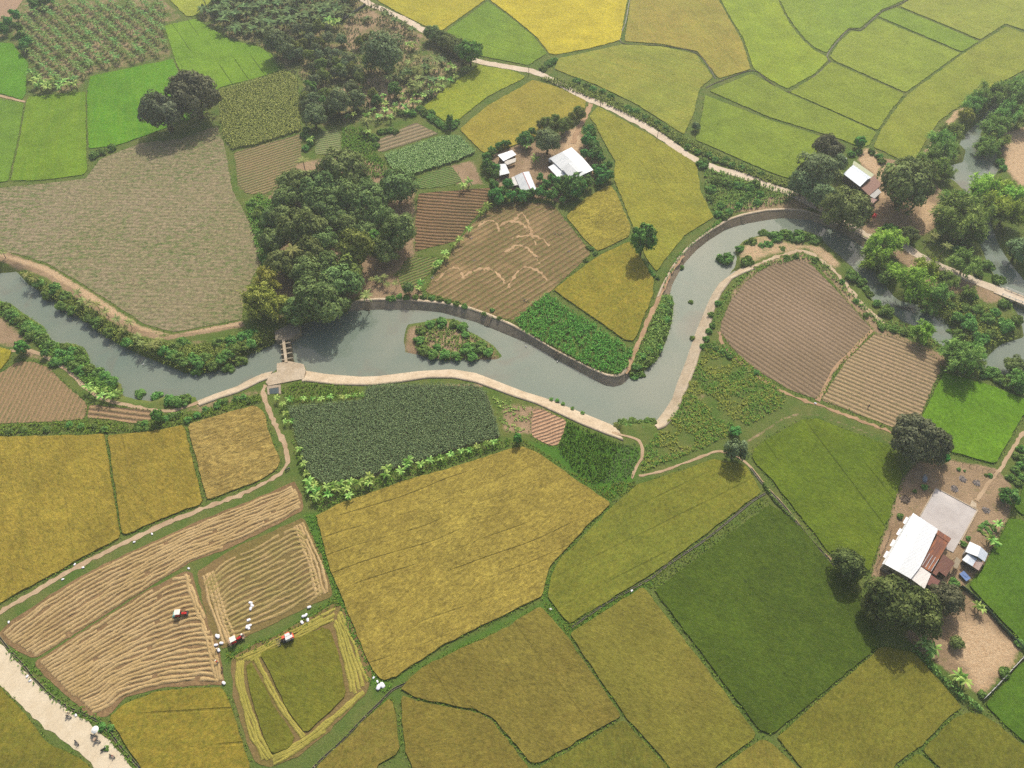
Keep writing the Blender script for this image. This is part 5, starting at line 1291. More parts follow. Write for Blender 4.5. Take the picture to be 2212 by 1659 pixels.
def frond_mesh(name, mat, seed, n=16, L=3.6, rise=0.9, droop=1.5, z=0.0, leaf=0.75, pairs=15, lw=0.07, spread=(0.1, 1.1)):
    global RNG
    old = RNG; RNG = np.random.default_rng(seed)
    V, F, T_ = [], [], []
    for k in range(n):
        a = 6.283 * k / n * 2.618 + RNG.uniform(-.2, .2); up = RNG.uniform(*spread); l = L * RNG.uniform(0.8, 1.1); tn = RNG.uniform(0.1, 0.9)
        dirh = np.array([math.cos(a), math.sin(a), 0]); side = np.array([-math.sin(a), math.cos(a), 0])
        def at(t): return np.array([0, 0, z]) + dirh * l * t * (0.55 + 0.45 * (1 - up * 0.5)) + np.array([0, 0, rise * up * l * 0.6 * t - droop * (0.5 + 0.6 * (1 - up)) * t * t])
        pts = [at(t) for t in np.linspace(0, 1, 7)]
        b = len(V)
        for i, p in enumerate(pts): V += [p + side * 0.05, p - side * 0.05]; T_ += [tn, tn]
        for i in range(6): F.append((b + 2 * i, b + 2 * i + 1, b + 2 * i + 3, b + 2 * i + 2))
        for i in range(pairs):
            t = 0.12 + 0.88 * i / (pairs - 1); p = at(t); q = at(min(t + 0.05, 1.05)); fw = (q - p); fw /= np.linalg.norm(fw)
            ll = leaf * (0.35 + 0.65 * math.sin(min(t * 1.15, 1) * 3.0 * 0.95 + 0.2)) if t < .95 else leaf * .4
            for s in (-1, 1):
                d = side * s * 0.85 + fw * 0.55 + np.array([0, 0, -0.28]); d /= np.linalg.norm(d)
                b = len(V)
                V += [p - fw * lw, p + fw * lw, p + d * ll + fw * 0.01, p + d * ll * 0.6 - fw * lw * 1.2]
                tt = min(1, max(0, tn + RNG.uniform(-.2, .2))); T_ += [tt] * 4
                F.append((b, b + 1, b + 2, b + 3))
    RNG = old
    return mesh_np(name, V, F, [mat], {'tone': np.array(T_)})

def palm_trunk(h, lean, r=0.17):
    mb = MB()
    mb.tube([(-lean * (1 - t) ** 1.6, 0, h * t - 0.2) for t in np.linspace(0, 1, 7)], [r * 1.5, r * 1.1, r, r, r * .95, r * .9, r * .85], 8)
    return mb, PBARK
for sd_, h_, ln_ in ((41, 6.5, 0.8), (42, 5.0, 0.3)):
    proto('palm', 'coconut_palm', lambda: frond_mesh('fronds', PALML, sd_, 18, 3.8, z=h_ - 0.2), lambda: palm_trunk(h_, ln_), 'fronds')
proto('tallpalm', 'coconut_palm', lambda: frond_mesh('fronds', PALML, 43, 18, 3.6, z=10.8), lambda: palm_trunk(11.0, 2.4), 'fronds')
for sd_, h_ in ((44, 3.6), (45, 4.6), (46, 2.8)):
    proto('darkpalm', 'palm', lambda: frond_mesh('fronds', DPALM, sd_, 16, 3.2, z=h_ - 0.2, lw=0.10), lambda: palm_trunk(h_, 0.2), 'fronds')

def banana_leaves(name, mat, seed, n=9, L=2.5, z=2.2, w=0.27, stem=None):
    global RNG
    old = RNG; RNG = np.random.default_rng(seed)
    V, F, T_ = [], [], []
    for k in range(n):
        a = 2.4 * k + RNG.uniform(-.3, .3); up = RNG.uniform(0.5, 1.5); l = L * RNG.uniform(0.75, 1.1); tn = RNG.uniform(0, 1)
        d = np.array([math.cos(a), math.sin(a), 0]); s = np.array([-math.sin(a), math.cos(a), 0])
        b = len(V)
        for i, t in enumerate(np.linspace(0, 1, 6)):
            p = np.array([0, 0, z]) + d * l * t * 0.8 + np.array([0, 0, up * l * 0.65 * t - 1.15 * l * 0.55 * t * t])
            ww = w * (0.15, 0.8, 1.0, 0.95, 0.7, 0.08)[i]
            V += [p + s * ww - np.array([0, 0, .1 * ww]), p + np.array([0, 0, 0.06]), p - s * ww - np.array([0, 0, .1 * ww])]
            q = min(1, max(0, tn + 0.25 * (t - .5))); T_ += [q, q * .7, q]
        for i in range(5):
            o = b + 3 * i
            F += [(o, o + 1, o + 4, o + 3), (o + 1, o + 2, o + 5, o + 4)]
    mi = [0] * len(F)
    mats = [mat]
    if stem:
        mb = MB(); mb.tube([(0, 0, -0.2), (0.05, 0, z * .5), (0, 0, z + .1)], [.17, .14, .08], 6, cap=False)
        o = len(V); V += [np.array(v) for v in mb.v]; F += [tuple(i + o for i in f) for f in mb.f]; mi += [1] * len(mb.f); T_ += [0.5] * len(mb.v); mats.append(stem)
    RNG = old
    return mesh_np(name, V, F, mats, {'tone': np.array(T_)}, mi=mi)
STEM = plain('banana_stem', C(122, 124, 72), 0.7, 0.2)
def banana_trunk(h=2.2):
    mb = MB(); mb.tube([(0, 0, -0.2), (0.06, 0, h * .5), (0, 0, h + .1)], [.19, .15, .08], 7); return mb, STEM
for sd_ in (51, 52, 53):
    proto('banana', 'banana_plant', lambda: banana_leaves('leaves', BANL, sd_, 10), lambda: banana_trunk(), 'leaves', 'stem')
for sd_ in (54, 55, 56):
    o = banana_leaves('banana_plant', FBANL, sd_, 9, stem=STEM); o.location = (0, 0, -500); PROTO.setdefault('farbanana', []).append([o, False])

PRO_R = {'bush': 5.0, 'bamboo': 4.6, 'darkbamboo': 4.3, 'yellowbamboo': 5.0}
ZC = {'mango': 4.6, 'farmango': 4.7, 'darktree': 4.4, 'brown': 4.4, 'bright': 6.0, 'garden': 6.2, 'olive': 5.8, 'grey': 5.0, 'bush': 1.6, 'red': 5.2, 'bamboo': 6.0, 'darkbamboo': 6.0, 'yellowbamboo': 6.0,
      'palm': 5.4, 'tallpalm': 10.6, 'darkpalm': 3.6, 'banana': 2.4, 'farbanana': 2.4}
CAT = {'bush': 'bush', 'bamboo': 'bamboo', 'darkbamboo': 'bamboo', 'yellowbamboo': 'bamboo', 'palm': 'palm tree', 'tallpalm': 'palm tree', 'darkpalm': 'palm tree', 'banana': 'banana plant', 'farbanana': 'banana plant', 'red': 'flowering tree'}
TREES = []
def tree(key, x, y, r, label, group=None, vz=1.0, z0=None, rz=None):
    """x, y, r: middle and radius of the crown on the survey sheet (r in sheet units; None = natural size)"""
    lst = PROTO[key]
    sc = 1.0
    for _ in range(3):
        zc = ZC[key] * sc * vz + (z0 or 0)
        if r: sc = r / ppm(y, zc) / PRO_R.get(key, 4.75)
        else: sc = rnd.uniform(0.85, 1.15) if _ == 0 else sc
    p = W(x, y, zc)
    gz = z0 if z0 is not None else ground_z(p.x, p.y)
    rz = rnd.uniform(0, 6.28) if rz is None else rz
    k = min(range(len(lst)), key=lambda i: (lst[i][1] + rnd.random() * 0.9))
    r0, used = lst[k]
    if not used:
        o = r0; o.location = (p.x, p.y, gz); o.rotation_euler = (0, 0, rz); o.scale = (sc, sc, sc * vz)
    else:
        o = dup(r0, (p.x, p.y, gz), rz, (sc, sc, sc * vz))
    lst[k][1] += 1
    if 'group' in o: del o['group']
    props(o, label, CAT.get(key, 'tree'), group)
    TREES.append((p.x, p.y))
    return o
# ------------------------------------------------------------------ planting: top left
def jitter_in(poly, n, dmin, z=0.0, seed=1):
    p = WP(poly, z); lo, hi = p.min(0), p.max(0)
    q = np.random.default_rng(seed); out = []
    for _ in range(n * 60):
        c = q.uniform(lo, hi)
        if len(out) >= n: break
        if not inside(p, c[None])[0]: continue
        if out and np.min(np.hypot(*(np.array(out) - c).T)) < dmin: continue
        out.append(c)
    return out
def put(key, x, y, sc, label, group=None, rz=None):
    """like tree() but from a world position"""
    lst = PROTO[key]; k = min(range(len(lst)), key=lambda i: lst[i][1] + rnd.random() * 0.9)
    r0, used = lst[k]; rz = rnd.uniform(0, 6.28) if rz is None else rz
    if not used:
        o = r0; o.location = (x, y, ground_z(x, y)); o.rotation_euler = (0, 0, rz); o.scale = (sc, sc, sc)
    else: o = dup(r0, (x, y, ground_z(x, y)), rz, sc)
    lst[k][1] += 1
    if 'group' in o: del o['group']
    return props(o, label, CAT.get(key, 'tree'), group)

tree('darktree', 417, 208, 55, 'larger, right hand half of the double crowned dark tree by the fallow field')
tree('darktree', 354, 243, 48, 'smaller, left hand half of the double crowned dark tree by the fallow field')
for p in T(0, 0, [(810, 1340), (880, 1310), (970, 1275)]): tree('bush', p[0], p[1], 11, 'dark green bush on the corner between the vivid field and the fallow field', 'bushes at the fallow field corner')
for p in T(0, 0, [(130, 150), (60, 210), (30, 270), (150, 260), (180, 340), (240, 380), (200, 420), (290, 60), (360, 40), (420, 20)]): tree('garden', p[0], p[1] - 6, 11, 'dark tree in the row along the left edge of the banana plantation', 'trees edging the banana plantation')
# rows of bananas
PLANT = [(66, 8), (350, 3), (372, 40), (352, 55), (372, 118), (195, 158), (180, 190), (70, 198), (72, 140), (50, 110), (40, 60)]
pp = row_points(PLANT, heading((212, 25), (325, 120)), 3.7, 6.1, 0.3, 0.5)
pp = pp[np.argsort(pp[:, 1])][:290]
for x, y in pp:
    put('farbanana', x, y, rnd.uniform(1.05, 1.4), 'banana plant standing in the rows of the banana plantation in the top left', 'banana plants of the top left plantation')
for p in T(0, 0, [(300, 720), (340, 750), (390, 740), (440, 730), (560, 720), (600, 740), (480, 700), (330, 690), (520, 760), (650, 740), (270, 640), (420, 770)]):
    q = W(p[0], p[1], 2.4); put('banana', q.x, q.y, 1.5, 'tall banana plant at the lower left corner of the banana plantation', 'tall bananas at the plantation corner')
# palm grove
for x, y in jitter_in([(432, 26), (470, -10), (790, -8), (760, 22), (735, 48), (690, 62), (640, 58), (590, 78), (540, 88), (480, 68)], 110, 3.6, 0, 5):
    put('darkpalm', x, y, rnd.uniform(1.0, 1.6), 'grey green palm in the dense palm grove at the top', 'palms of the dense top grove')
for p in T(1, 0, [(620, 180), (660, 190), (690, 210), (640, 215), (710, 190), (600, 250), (650, 230)]):
    q = W(p[0], p[1], 2.4); put('banana', q.x, q.y, 1.5, 'bright banana plant at the edge of the top palm grove beside the bare plot', 'bananas beside the bare top plot')
for p in T(1, 0, [(830, 150), (965, 160), (1120, 155), (1200, 190), (1280, 240), (1350, 270)]):
    q = W(p[0], p[1], 2.0); put('darkpalm', q.x, q.y, 1.0, 'young palm standing alone on the bare brown plot by the top road', 'young palms on the bare plot')
# orchard
tree('farmango', *T(1, 0, [(210, 370)])[0], 32, 'round grey green tree at the left edge of the top orchard')
tree('farmango', *T(1, 0, [(1110, 470)])[0], 46, 'largest round tree of the top orchard, under the bare plot')
tree('olive', *T(1, 0, [(985, 540)])[0], 17, 'olive tree leaning on the left of the largest orchard tree')
tree('farmango', *T(1, 0, [(735, 345)])[0], 13, 'small round dark tree at the left corner of the bare plot')
for p, r in zip(T(1, 0, [(890, 365), (945, 340), (1010, 300)]), (11, 11, 9)): tree('olive', p[0], p[1], r, 'slender olive tree at the foot of the bare plot', 'slender trees below the bare plot')
tree('farmango', *T(1, 0, [(700, 880)])[0], 30, 'broad dark tree at the lower edge of the top orchard')
tree('farmango', *T(1, 0, [(860, 870)])[0], 22, 'pale flowering round tree right of the broad dark orchard tree')
tree('farmango', *T(1, 0, [(500, 1010)])[0], 27, 'grey green tree at the orchard corner next to the upper maize')
tree('farmango', *T(1, 0, [(495, 870)])[0], 17, 'pale round tree above the orchard corner next to the upper maize')
tree('farmango', *T(1, 0, [(820, 760)])[0], 17, 'compact round tree in the pale clearing of the orchard')
for k, p in enumerate(T(1, 0, [(400, 380), (470, 330), (480, 260), (560, 370), (620, 330), (380, 460), (460, 480), (540, 470), (620, 450), (560, 560), (640, 560), (500, 580), (700, 540), (760, 560), (830, 520), (840, 590), (780, 500), (670, 630), (590, 650), (760, 640), (870, 620), (900, 680), (350, 250), (430, 230), (540, 240), (620, 250), (300, 470), (340, 420), (690, 470), (520, 420), (720, 600), (660, 510)])):
    tree('grey' if k % 3 else 'olive', p[0], p[1], rnd.uniform(11, 16), 'thin grey green tree in the scrubby middle of the top orchard', 'scrubby trees of the top orchard')
for k, p in enumerate(T(1, 0, [(470, 750), (450, 800), (430, 850), (600, 880), (560, 940), (1010, 820), (1040, 860), (510, 700), (640, 960), (1190, 770), (440, 900), (600, 820)])):
    tree(('garden', 'grey', 'olive')[k % 3], p[0], p[1], rnd.uniform(11, 16), 'small green tree along the lower side of the top orchard', 'small trees at the lower orchard side')
for k, p in enumerate(T(1, 0, [(1470, 470), (1400, 510), (1480, 540), (1550, 520), (1310, 610), (1390, 590), (1470, 640), (1410, 680), (1530, 690), (1350, 700), (1480, 760), (1150, 680), (1220, 650), (1390, 740), (1450, 560), (1540, 590), (1600, 470), (1330, 560), (1260, 600)])):
    q = W(p[0], p[1], 5); put('palm' if k % 2 else 'darkpalm', q.x, q.y, rnd.uniform(0.85, 1.15), 'grey green palm between the largest orchard tree and the yellow sail shaped field', 'palms on the right side of the orchard')
for k, p in enumerate(T(1, 0, [(1680, 560), (1650, 600), (1710, 590), (1820, 590), (1790, 600), (1600, 690), (1680, 690), (1720, 660), (1560, 730), (1610, 740), (1340, 760), (1510, 800), (1500, 740), (1560, 790), (1270, 850), (1250, 810), (1100, 820), (1080, 870), (920, 830), (905, 750), (1120, 900), (1200, 900), (1190, 950), (1290, 920), (1350, 880), (1400, 880), (780, 1000), (840, 990), (1060, 1010), (1010, 940), (1120, 960), (1310, 380), (1370, 370), (1340, 400), (1430, 720), (1380, 820), (1450, 830), (1300, 960), (1160, 1010), (960, 1000)])):
    q = W(p[0], p[1], 2.4); put('banana', q.x, q.y, rnd.uniform(0.9, 1.35), 'banana plant in the sandy lower right of the top orchard', 'bananas of the top orchard')
tree('palm', *T(1, 0, [(950, 1030)])[0], None, 'large drooping palm on the bottom edge of the top orchard')
for k, (p, r) in enumerate(zip(T(1, 0, [(1515, 285), (1590, 325), (1660, 370), (1730, 405), (1790, 430), (1850, 450)]), (18, 17, 19, 18, 18, 25))):
    tree('bright' if k == 5 else 'mango', p[0], p[1], r, 'brightest, lowest tree of the row on the pale road above the sail field' if k == 5 else 'round dark green tree in the row hiding the pale road', None if k == 5 else 'roadside tree row at the top')
for p in T(1, 0, [(1450, 960), (1480, 985), (1510, 1010), (1540, 1030), (1570, 1055), (1600, 1080), (1640, 1100), (1520, 975), (1700, 1090), (1720, 1060), (1420, 940), (1300, 970), (1350, 980), (1250, 970), (1660, 1070)]):
    tree('bush', p[0], p[1], 10, 'green bush in the hedge between the orchard and the grey ploughed strips', 'hedge bushes under the sail field')
tree('garden', *T(1, 0, [(1675, 1040)])[0], 8, 'slim upright tree at the corner of the sail field', None, 1.8)
for p in T(1, 0, [(1080, 1140), (1120, 1130), (1160, 1125), (1205, 1135), (1000, 1180), (1030, 1200), (1040, 1260), (950, 1150), (430, 1120), (440, 1190), (470, 1240), (430, 1280), (410, 1160)]):
    tree('bush', p[0], p[1], 9, 'bush between the vegetable plots under the top orchard', 'bushes between the upper plots')
for p in T(1, 0, [(965, 1150), (475, 1215), (1840, 1580), (1790, 1610)]):
    q = W(p[0], p[1], 2.0); put('banana', q.x, q.y, 1.2, 'banana plant among the small vegetable plots in the middle', 'bananas among the plots')

# ------------------------------------------------------------------ mango grove by the river
G1 = 'mango trees of the riverside grove'
tree('mango', 742, 368, 50, 'wide dark mango tree at the top of the riverside grove, under the green grass plot')
tree('mango', 862, 402, 40, 'round mango tree at the upper right corner of the grove beside the dashed furrows')
tree('mango', 860, 500, 38, 'tall round mango tree on the right edge of the grove, standing clear of the others', None, 1.25)
tree('mango', 655, 490, 46, 'wide mango tree at the left middle of the grove, under a palm')
tree('mango', 692, 640, 58, 'biggest mango tree of the grove, overhanging the river beside the sluice')
tree('mango', 640, 665, 34, 'dark mango tree on the bank above the shaded sluice platform')
tree('mango', 735, 612, 44, 'mango tree overhanging the river right of the biggest one')
tree('mango', 748, 486, 27, 'small pale mango tree in the centre of the grove')
tree('olive', 766, 538, 40, 'brown olive tree with a loose crown in the lower middle of the grove', None, 1.1)
tree('mango', 832, 540, 32, 'round dark mango tree at the lower right of the grove')
tree('bright', 811, 515, 19, 'bright green small tree left of the lower right mango', None, 1.0)
tree('olive', 748, 588, 34, 'ragged olive tree behind the mango trees overhanging the river')
tree('mango', 610, 572, 36, 'mango tree beside the yellow bamboo at the grove edge')
for x, y, r in ((700, 405, 42), (655, 400, 36), (800, 430, 40), (745, 425, 40), (690, 440, 40), (620, 430, 32), (612, 470, 28), (820, 470, 30), (780, 468, 28), (700, 520, 30), (665, 545, 36), (628, 395, 28), (770, 395, 30), (715, 470, 30), (590, 520, 28), (660, 590, 36), (700, 570, 30), (790, 500, 24), (820, 425, 28), (585, 470, 22)):
    tree('mango', x, y, r, 'dark mango tree in the closed middle of the riverside grove', G1)
for k, (x, y, r) in enumerate(((575, 600, 36), (562, 638, 42), (590, 655, 36), (545, 665, 28))):
    tree('yellowbamboo', x, y, r, 'yellow bamboo clump hanging over the bank left of the biggest mango', 'yellow bamboo at the grove')
for x, y, r in ((545, 440, 12), (555, 462, 14), (570, 480, 15), (565, 505, 14), (580, 530, 15), (560, 450, 10), (590, 450, 14), (580, 560, 16), (600, 500, 16)):
    tree('bush', x, y, r, 'bright bush on the left edge of the mango grove by the fallow field', 'bushes left of the grove')
tree('tallpalm', 631, 540, None, 'coconut palm rising through the left side of the mango grove', None)
tree('tallpalm', 668, 448, None, 'coconut palm rising through the upper middle of the mango grove', None)
tree('palm', 655, 350, None, 'coconut palm at the top left corner of the mango grove', None)
tree('tallpalm', 788, 628, 13 * 2, 'slim coconut palm leaning over the canal wall beside the steps', None, 0.8)
for p in T(1, 1, [(1040, 740), (1080, 760), (1110, 735), (1200, 790), (1130, 790), (1000, 760)]): tree('palm', p[0], p[1], 13, 'palm on the bank between the mango grove and the green bean plot', 'palms beside the bean plot')
tree('mango', *T(1, 1, [(1315, 830)])[0], 12, 'small egg shaped dark tree on the canal wall beside the bean plot', None, 1.35)
for p in T(1, 1, [(1420, 790), (1590, 600), (1550, 640), (1630, 530), (1700, 460), (1755, 410), (1840, 320), (1940, 170), (1990, 120), (1400, 830), (1560, 620), (1650, 560)]):
    q = W(p[0], p[1], 2.0); put('banana', q.x, q.y, rnd.uniform(0.8, 1.1), 'ragged banana plant on the bund left of the dry brown field', 'bananas along the dry field')
for p in T(1, 1, [(1180, 920), (1240, 900), (1300, 910), (1150, 920), (1380, 905), (1450, 905), (1520, 915), (1590, 925), (1660, 945), (1730, 965), (1800, 990)]): tree('bush', p[0], p[1], 8, 'low bright bush on top of the grey canal wall', 'bushes on the canal wall')
for p in T(1, 1, [(2040, 1020), (1970, 1050), (2100, 1090)]): tree('bush', p[0], p[1], 6, 'small bush on the canal wall under the dry field', 'small bushes under the dry field')

# ------------------------------------------------------------------ middle farm garden
def cr5(x, y): return (1042.4 + x * .1389, 274.3 + y * .1389)
tree('farmango', *cr5(1010, 230), 29, 'big round dark tree beside the white roofed middle farmhouse')
tree('garden', *cr5(1400, 880), 22, 'tall light tree in front of the middle farmhouse, hiding its near corner')
for k, (x, y, r) in enumerate(((700, 190, 14), (650, 130, 10), (770, 70, 9), (600, 200, 11), (250, 290, 9), (330, 260, 8), (400, 250, 7), (150, 360, 9), (60, 470, 11), (120, 420, 9), (60, 580, 11), (150, 600, 10), (210, 640, 10), (200, 740, 11), (120, 680, 9), (170, 900, 12), (390, 880, 13), (220, 1040, 14), (330, 1010, 12), (450, 1060, 12), (540, 1020, 10), (620, 1080, 12), (700, 1050, 11), (760, 1010, 9), (250, 1120, 12), (150, 1050, 10), (880, 1000, 11), (940, 930, 9), (1000, 880, 10), (1080, 1040, 13), (900, 780, 8), (1080, 780, 9), (1150, 850, 12), (1000, 1050, 10), (1180, 960, 11), (1260, 830, 12), (1300, 950, 14), (1500, 940, 16), (1560, 850, 12), (1640, 850, 13), (1440, 1020, 14), (1330, 1060, 10), (1250, 1130, 8))):
    tree('garden', *cr5(x, y), r, 'leafy garden tree crowding around the small sheds and front of the middle farm', 'garden trees on the near side of the middle farm')
for x, y, r in ((1640, 60, 11), (1700, 40, 10), (1620, 190, 13), (1690, 230, 13), (1730, 310, 13), (1780, 400, 13), (1700, 430, 11), (1580, 410, 10), (1840, 480, 10), (1800, 360, 9), (1950, 600, 10), (1860, 650, 12), (1900, 760, 13), (1960, 740, 11), (1800, 700, 12), (1750, 640, 9), (1840, 820, 11), (1680, 130, 12), (1760, 270, 9)):
    tree('garden', *cr5(x, y), r, 'leafy tree in the belt along the right side of the middle farm', 'tree belt right of the middle farm')
for p, r in zip(T(2, 0, [(590, 985), (515, 1015), (430, 1090), (300, 1065), (370, 1030), (480, 1060), (560, 950), (250, 1080), (350, 1090)]), (12, 10, 15, 13, 11, 12, 9, 10, 12)):
    tree('olive', p[0], p[1], r, 'dark tree in the row along the farm drive below the orange tinted field', 'trees along the farm drive')
for x, y in ((690, 300), (350, 1070), (820, 500), (60, 1240)):
    q = W(*cr5(x, y), 2.5); put('banana', q.x, q.y, 1.3, 'banana plant in the middle farm garden', 'bananas of the middle farm')
tree('bright', 1390, 516, 27, 'lone tall bright green tree between three golden fields', None, 1.35)
tree('farmango', *T(2, 0, [(1595, 1090)])[0], 10, 'lone small grey tree on the bund beside the wide olive field')
for p in T(2, 0, [(300, 560), (270, 590), (330, 540), (360, 520), (850, 830), (1000, 930), (1040, 960), (1080, 960), (780, 790), (1250, 1060), (1330, 1110), (1450, 1210), (1520, 1270), (1600, 1310), (1700, 1340), (1760, 1380), (1830, 1400), (1900, 1420), (1980, 1450), (2060, 1480), (2150, 1500), (1680, 1330), (1860, 1380), (650, 740), (700, 770), (560, 700), (1150, 1010)]):
    tree('bush', p[0], p[1], 9, 'bush in the hedge along the upper side of the pale road', 'hedge bushes of the pale road')
for p in T(2, 0, [(1640, 1420), (1660, 1400), (1770, 1560), (1860, 1580), (1950, 1600), (2050, 1620), (1720, 1640), (2100, 1590)]): tree('bush', p[0], p[1], 13, 'bush in the weedy triangle under the pale road', 'bushes in the weedy triangle')
for p in T(2, 1, [(1720, 60), (1800, 120), (1880, 170), (1780, 190), (2000, 70), (2050, 30), (2150, 20), (1840, 210), (1960, 120), (2120, 90)]): tree('bush', p[0], p[1], 10, 'low bush in the weeds above the canal loop', 'bushes above the canal loop')
for p in T(2, 1, [(690, 490), (720, 530), (660, 480), (640, 590), (1220, 720), (1260, 740), (1200, 690)]): tree('bush', p[0], p[1], 6, 'small bush on a bund of the golden fields at the canal', 'small bushes on the canal bunds')

# ------------------------------------------------------------------ right farm and the bamboo brook
tree('darktree', 1790, 322, 32, 'upper dark tree of the close group left of the blue white roofed farm')
tree('farmango', 1764, 372, 46, 'widest dark tree left of the blue white roofed farm')
tree('farmango', 1736, 398, 32, 'left end tree of the dark group by the blue white roofed farm')
tree('farmango', 1806, 352, 22, 'tree touching the blue white roof on its left')
tree('mango', 1832, 450, 50, 'wide green tree leaning over the canal below the blue white roofed farm')
tree('farmango', 1776, 424, 32, 'grey tree between the pale road and the canal loop')
tree('mango', 1960, 402, 58, 'huge round green tree right of the brown roof of the right farm')
tree('mango', 1962, 362, 26, 'green tree behind the huge round one, on the corner of the curved field')
tree('tallpalm', 1810, 372, 19, 'coconut palm beside the blue white roof', None, 0.7)
tree('bright', *T(3, 0, [(800, 1225)])[0], 12, 'small bright tree behind the right farm at the field corner')
tree('red', 1881, 466, 11, 'red flowering tree at the roadside by the small brown shed')
for p, r in zip(T(3, 0, [(900, 1310), (960, 1350), (980, 1390), (1050, 1430), (720, 1330), (790, 1310)]), (9, 9, 10, 9, 9, 9)): tree('bush', p[0], p[1], r, 'scrubby bush along the sandy yard behind the right farm', 'bushes around the sandy farm yard')
tree('mango', 1964, 507, 19, 'dark round bush beside the pale road opposite the bright bamboo')
for k, (x, y, r) in enumerate(((1905, 520, 36), (1895, 545, 30), (1932, 512, 26))): tree('bamboo', x, y, r, 'bright bamboo on the canal side of the pale road', 'bright bamboo at the canal head')
tree('bush', 1925, 500, 20, 'dark bush behind the bright bamboo at the canal head')
for p, l, f in ((T(3, 1, [(1440, 375)])[0], 'left one of the two leaning coconut palms over the pale road', 0), (T(3, 1, [(1550, 465)])[0], 'right one of the two leaning coconut palms over the pale road', 0)):
    tree('tallpalm', p[0], p[1], 18, l, None, 0.9, None, 0.45)
for x, y, r in ((1979, 600, 42), (2000, 575, 30)): tree('bamboo', x, y, r, 'big bright tree like bamboo beside the fallen branches', 'bright bamboo below the pale road')
tree('bamboo', 1931, 577, 18, 'small bright bamboo at the head of the canal spit')
tree('olive', 1915, 590, 16, 'brownish thicket on the canal spit')
for k, (x, y, r) in enumerate(((2034, 630, 22), (2051, 598, 22), (2094, 627, 14), (2020, 650, 18))): tree('darkbamboo', x, y, r, 'dark bamboo between the pale road and the tongue of weeds', 'dark bamboo under the pale road')
for k, (x, y, r) in enumerate(((2085, 455, 46), (2060, 480, 30), (2100, 490, 30), (2068, 430, 30), (2110, 440, 34))): tree('darkbamboo', x, y, r, 'grey green bamboo filling the bend between the brook and the farm clearing', 'grey bamboo left of the brook')
for k, (x, y, r) in enumerate(((2150, 430, 42), (2134, 398, 40), (2185, 445, 36), (2170, 395, 28), (2195, 415, 26))): tree('bamboo', x, y, r, 'bright bamboo across the brook right of the pool', 'bright bamboo right of the brook')
for k, (x, y, r) in enumerate(((2034, 300, 27), (2022, 342, 29), (2059, 280, 23), (2045, 320, 24), (2008, 365, 20), (2049, 370, 16))): tree('darkbamboo', x, y, r, 'bamboo on the left bank of the pool at the right edge', 'bamboo left of the pool')
tree('yellowbamboo', 2090, 245, 18, 'yellowish bamboo where the brook leaves the bamboo thicket')
for k, (x, y, r) in enumerate(((2104, 222, 20), (2146, 195, 28), (2196, 180, 28), (2120, 210, 20), (2170, 190, 22), (2220, 170, 26))): tree('darkbamboo', x, y, r, 'bamboo in the line along the curved field at the right edge', 'bamboo along the curved field')
for k, (x, y, r) in enumerate(((2159, 262, 28), (2191, 237, 26), (2146, 297, 24), (2215, 245, 24), (2170, 285, 22))): tree('darkbamboo', x, y, r, 'bamboo on the right bank above the sandy clearing', 'bamboo above the sandy clearing')
for x, y, r in ((2164, 342, 12), (2170, 360, 10), (2150, 310, 10)): tree('bush', x, y, r, 'dark bush on the sandy right bank of the pool', 'bushes at the sandy pool bank')
tree('farmango', 2206, 535, 30, 'round dark tree at the right edge above the bridge')
tree('darkbamboo', 2094, 562, 30, 'wide dark bamboo beside the brook above the bridge')
for x, y, r in ((2134, 572, 15), (2158, 605, 15), (2115, 590, 12), (2070, 540, 14), (2085, 520, 12)): tree('bush', x, y, r, 'bush between the pale road and the brook', 'bushes left of the bridge')
for x, y, r in ((2169, 655, 14), (2134, 690, 16), (2112, 668, 15), (2092, 690, 16), (2080, 716, 16), (2172, 704, 19), (2197, 690, 14), (2096, 702, 17), (2120, 732, 17), (2070, 685, 14), (2100, 640, 12), (2150, 675, 12), (2055, 660, 10), (2060, 705, 12), (2140, 720, 14), (2085, 665, 12)): tree('bush', x, y, r, 'green bush on the weedy tongue between canal and brook', 'bushes on the weedy tongue')
tree('bamboo', 1996, 712, 26, 'bright bamboo at the end of the sandy canal track', None)
for x, y, r in ((2084, 765, 36), (2060, 752, 25), (2108, 752, 26), (2110, 780, 20)): tree('darkbamboo', x, y, r, 'bamboo on the corner above the fresh green field', 'bamboo above the fresh green field')
for x, y, r in ((2146, 805, 16), (2160, 820, 14), (2128, 808, 12), (2175, 830, 14), (2200, 840, 14)): tree('bush', x, y, r, 'light bush on the pond bank right of the fresh green field', 'bushes on the pond bank')
tree('mango', 2200, 783, 22, 'round bush like tree in the right pond'); tree('darkbamboo', 2205, 815, 20, 'bamboo at the right edge under the pond')
for x, y, r in ((1841, 595, 17), (1860, 608, 12), (1879, 635, 10), (1914, 672, 17), (1895, 655, 10), (1872, 622, 10)): tree('bush', x, y, r, 'dark bush between the sandy track and the narrow canal end', 'bushes along the narrow canal end')
for x, y, r in ((1761, 560, 8), (1720, 553, 8), (1700, 556, 8), (1820, 608, 7), (1850, 650, 7), (1870, 680, 8), (1905, 708, 9), (1930, 712, 9), (1955, 718, 9)): tree('bush', x, y, r, 'low bush along the ridged field edge at the sandy track', 'bushes at the ridged field edge')
for x, y, r in ((1674, 512, 19), (1719, 513, 22), (1757, 518, 17), (1623, 525, 14), (1645, 532, 11), (1598, 537, 10), (1614, 565, 16), (1695, 508, 16), (1740, 510, 16), (1660, 530, 12), (1690, 540, 10), (1650, 505, 12)): tree('bush', x, y, r, 'round green bush on the sandy spit inside the canal loop', 'bushes on the sandy spit', 1.0, -1.2)
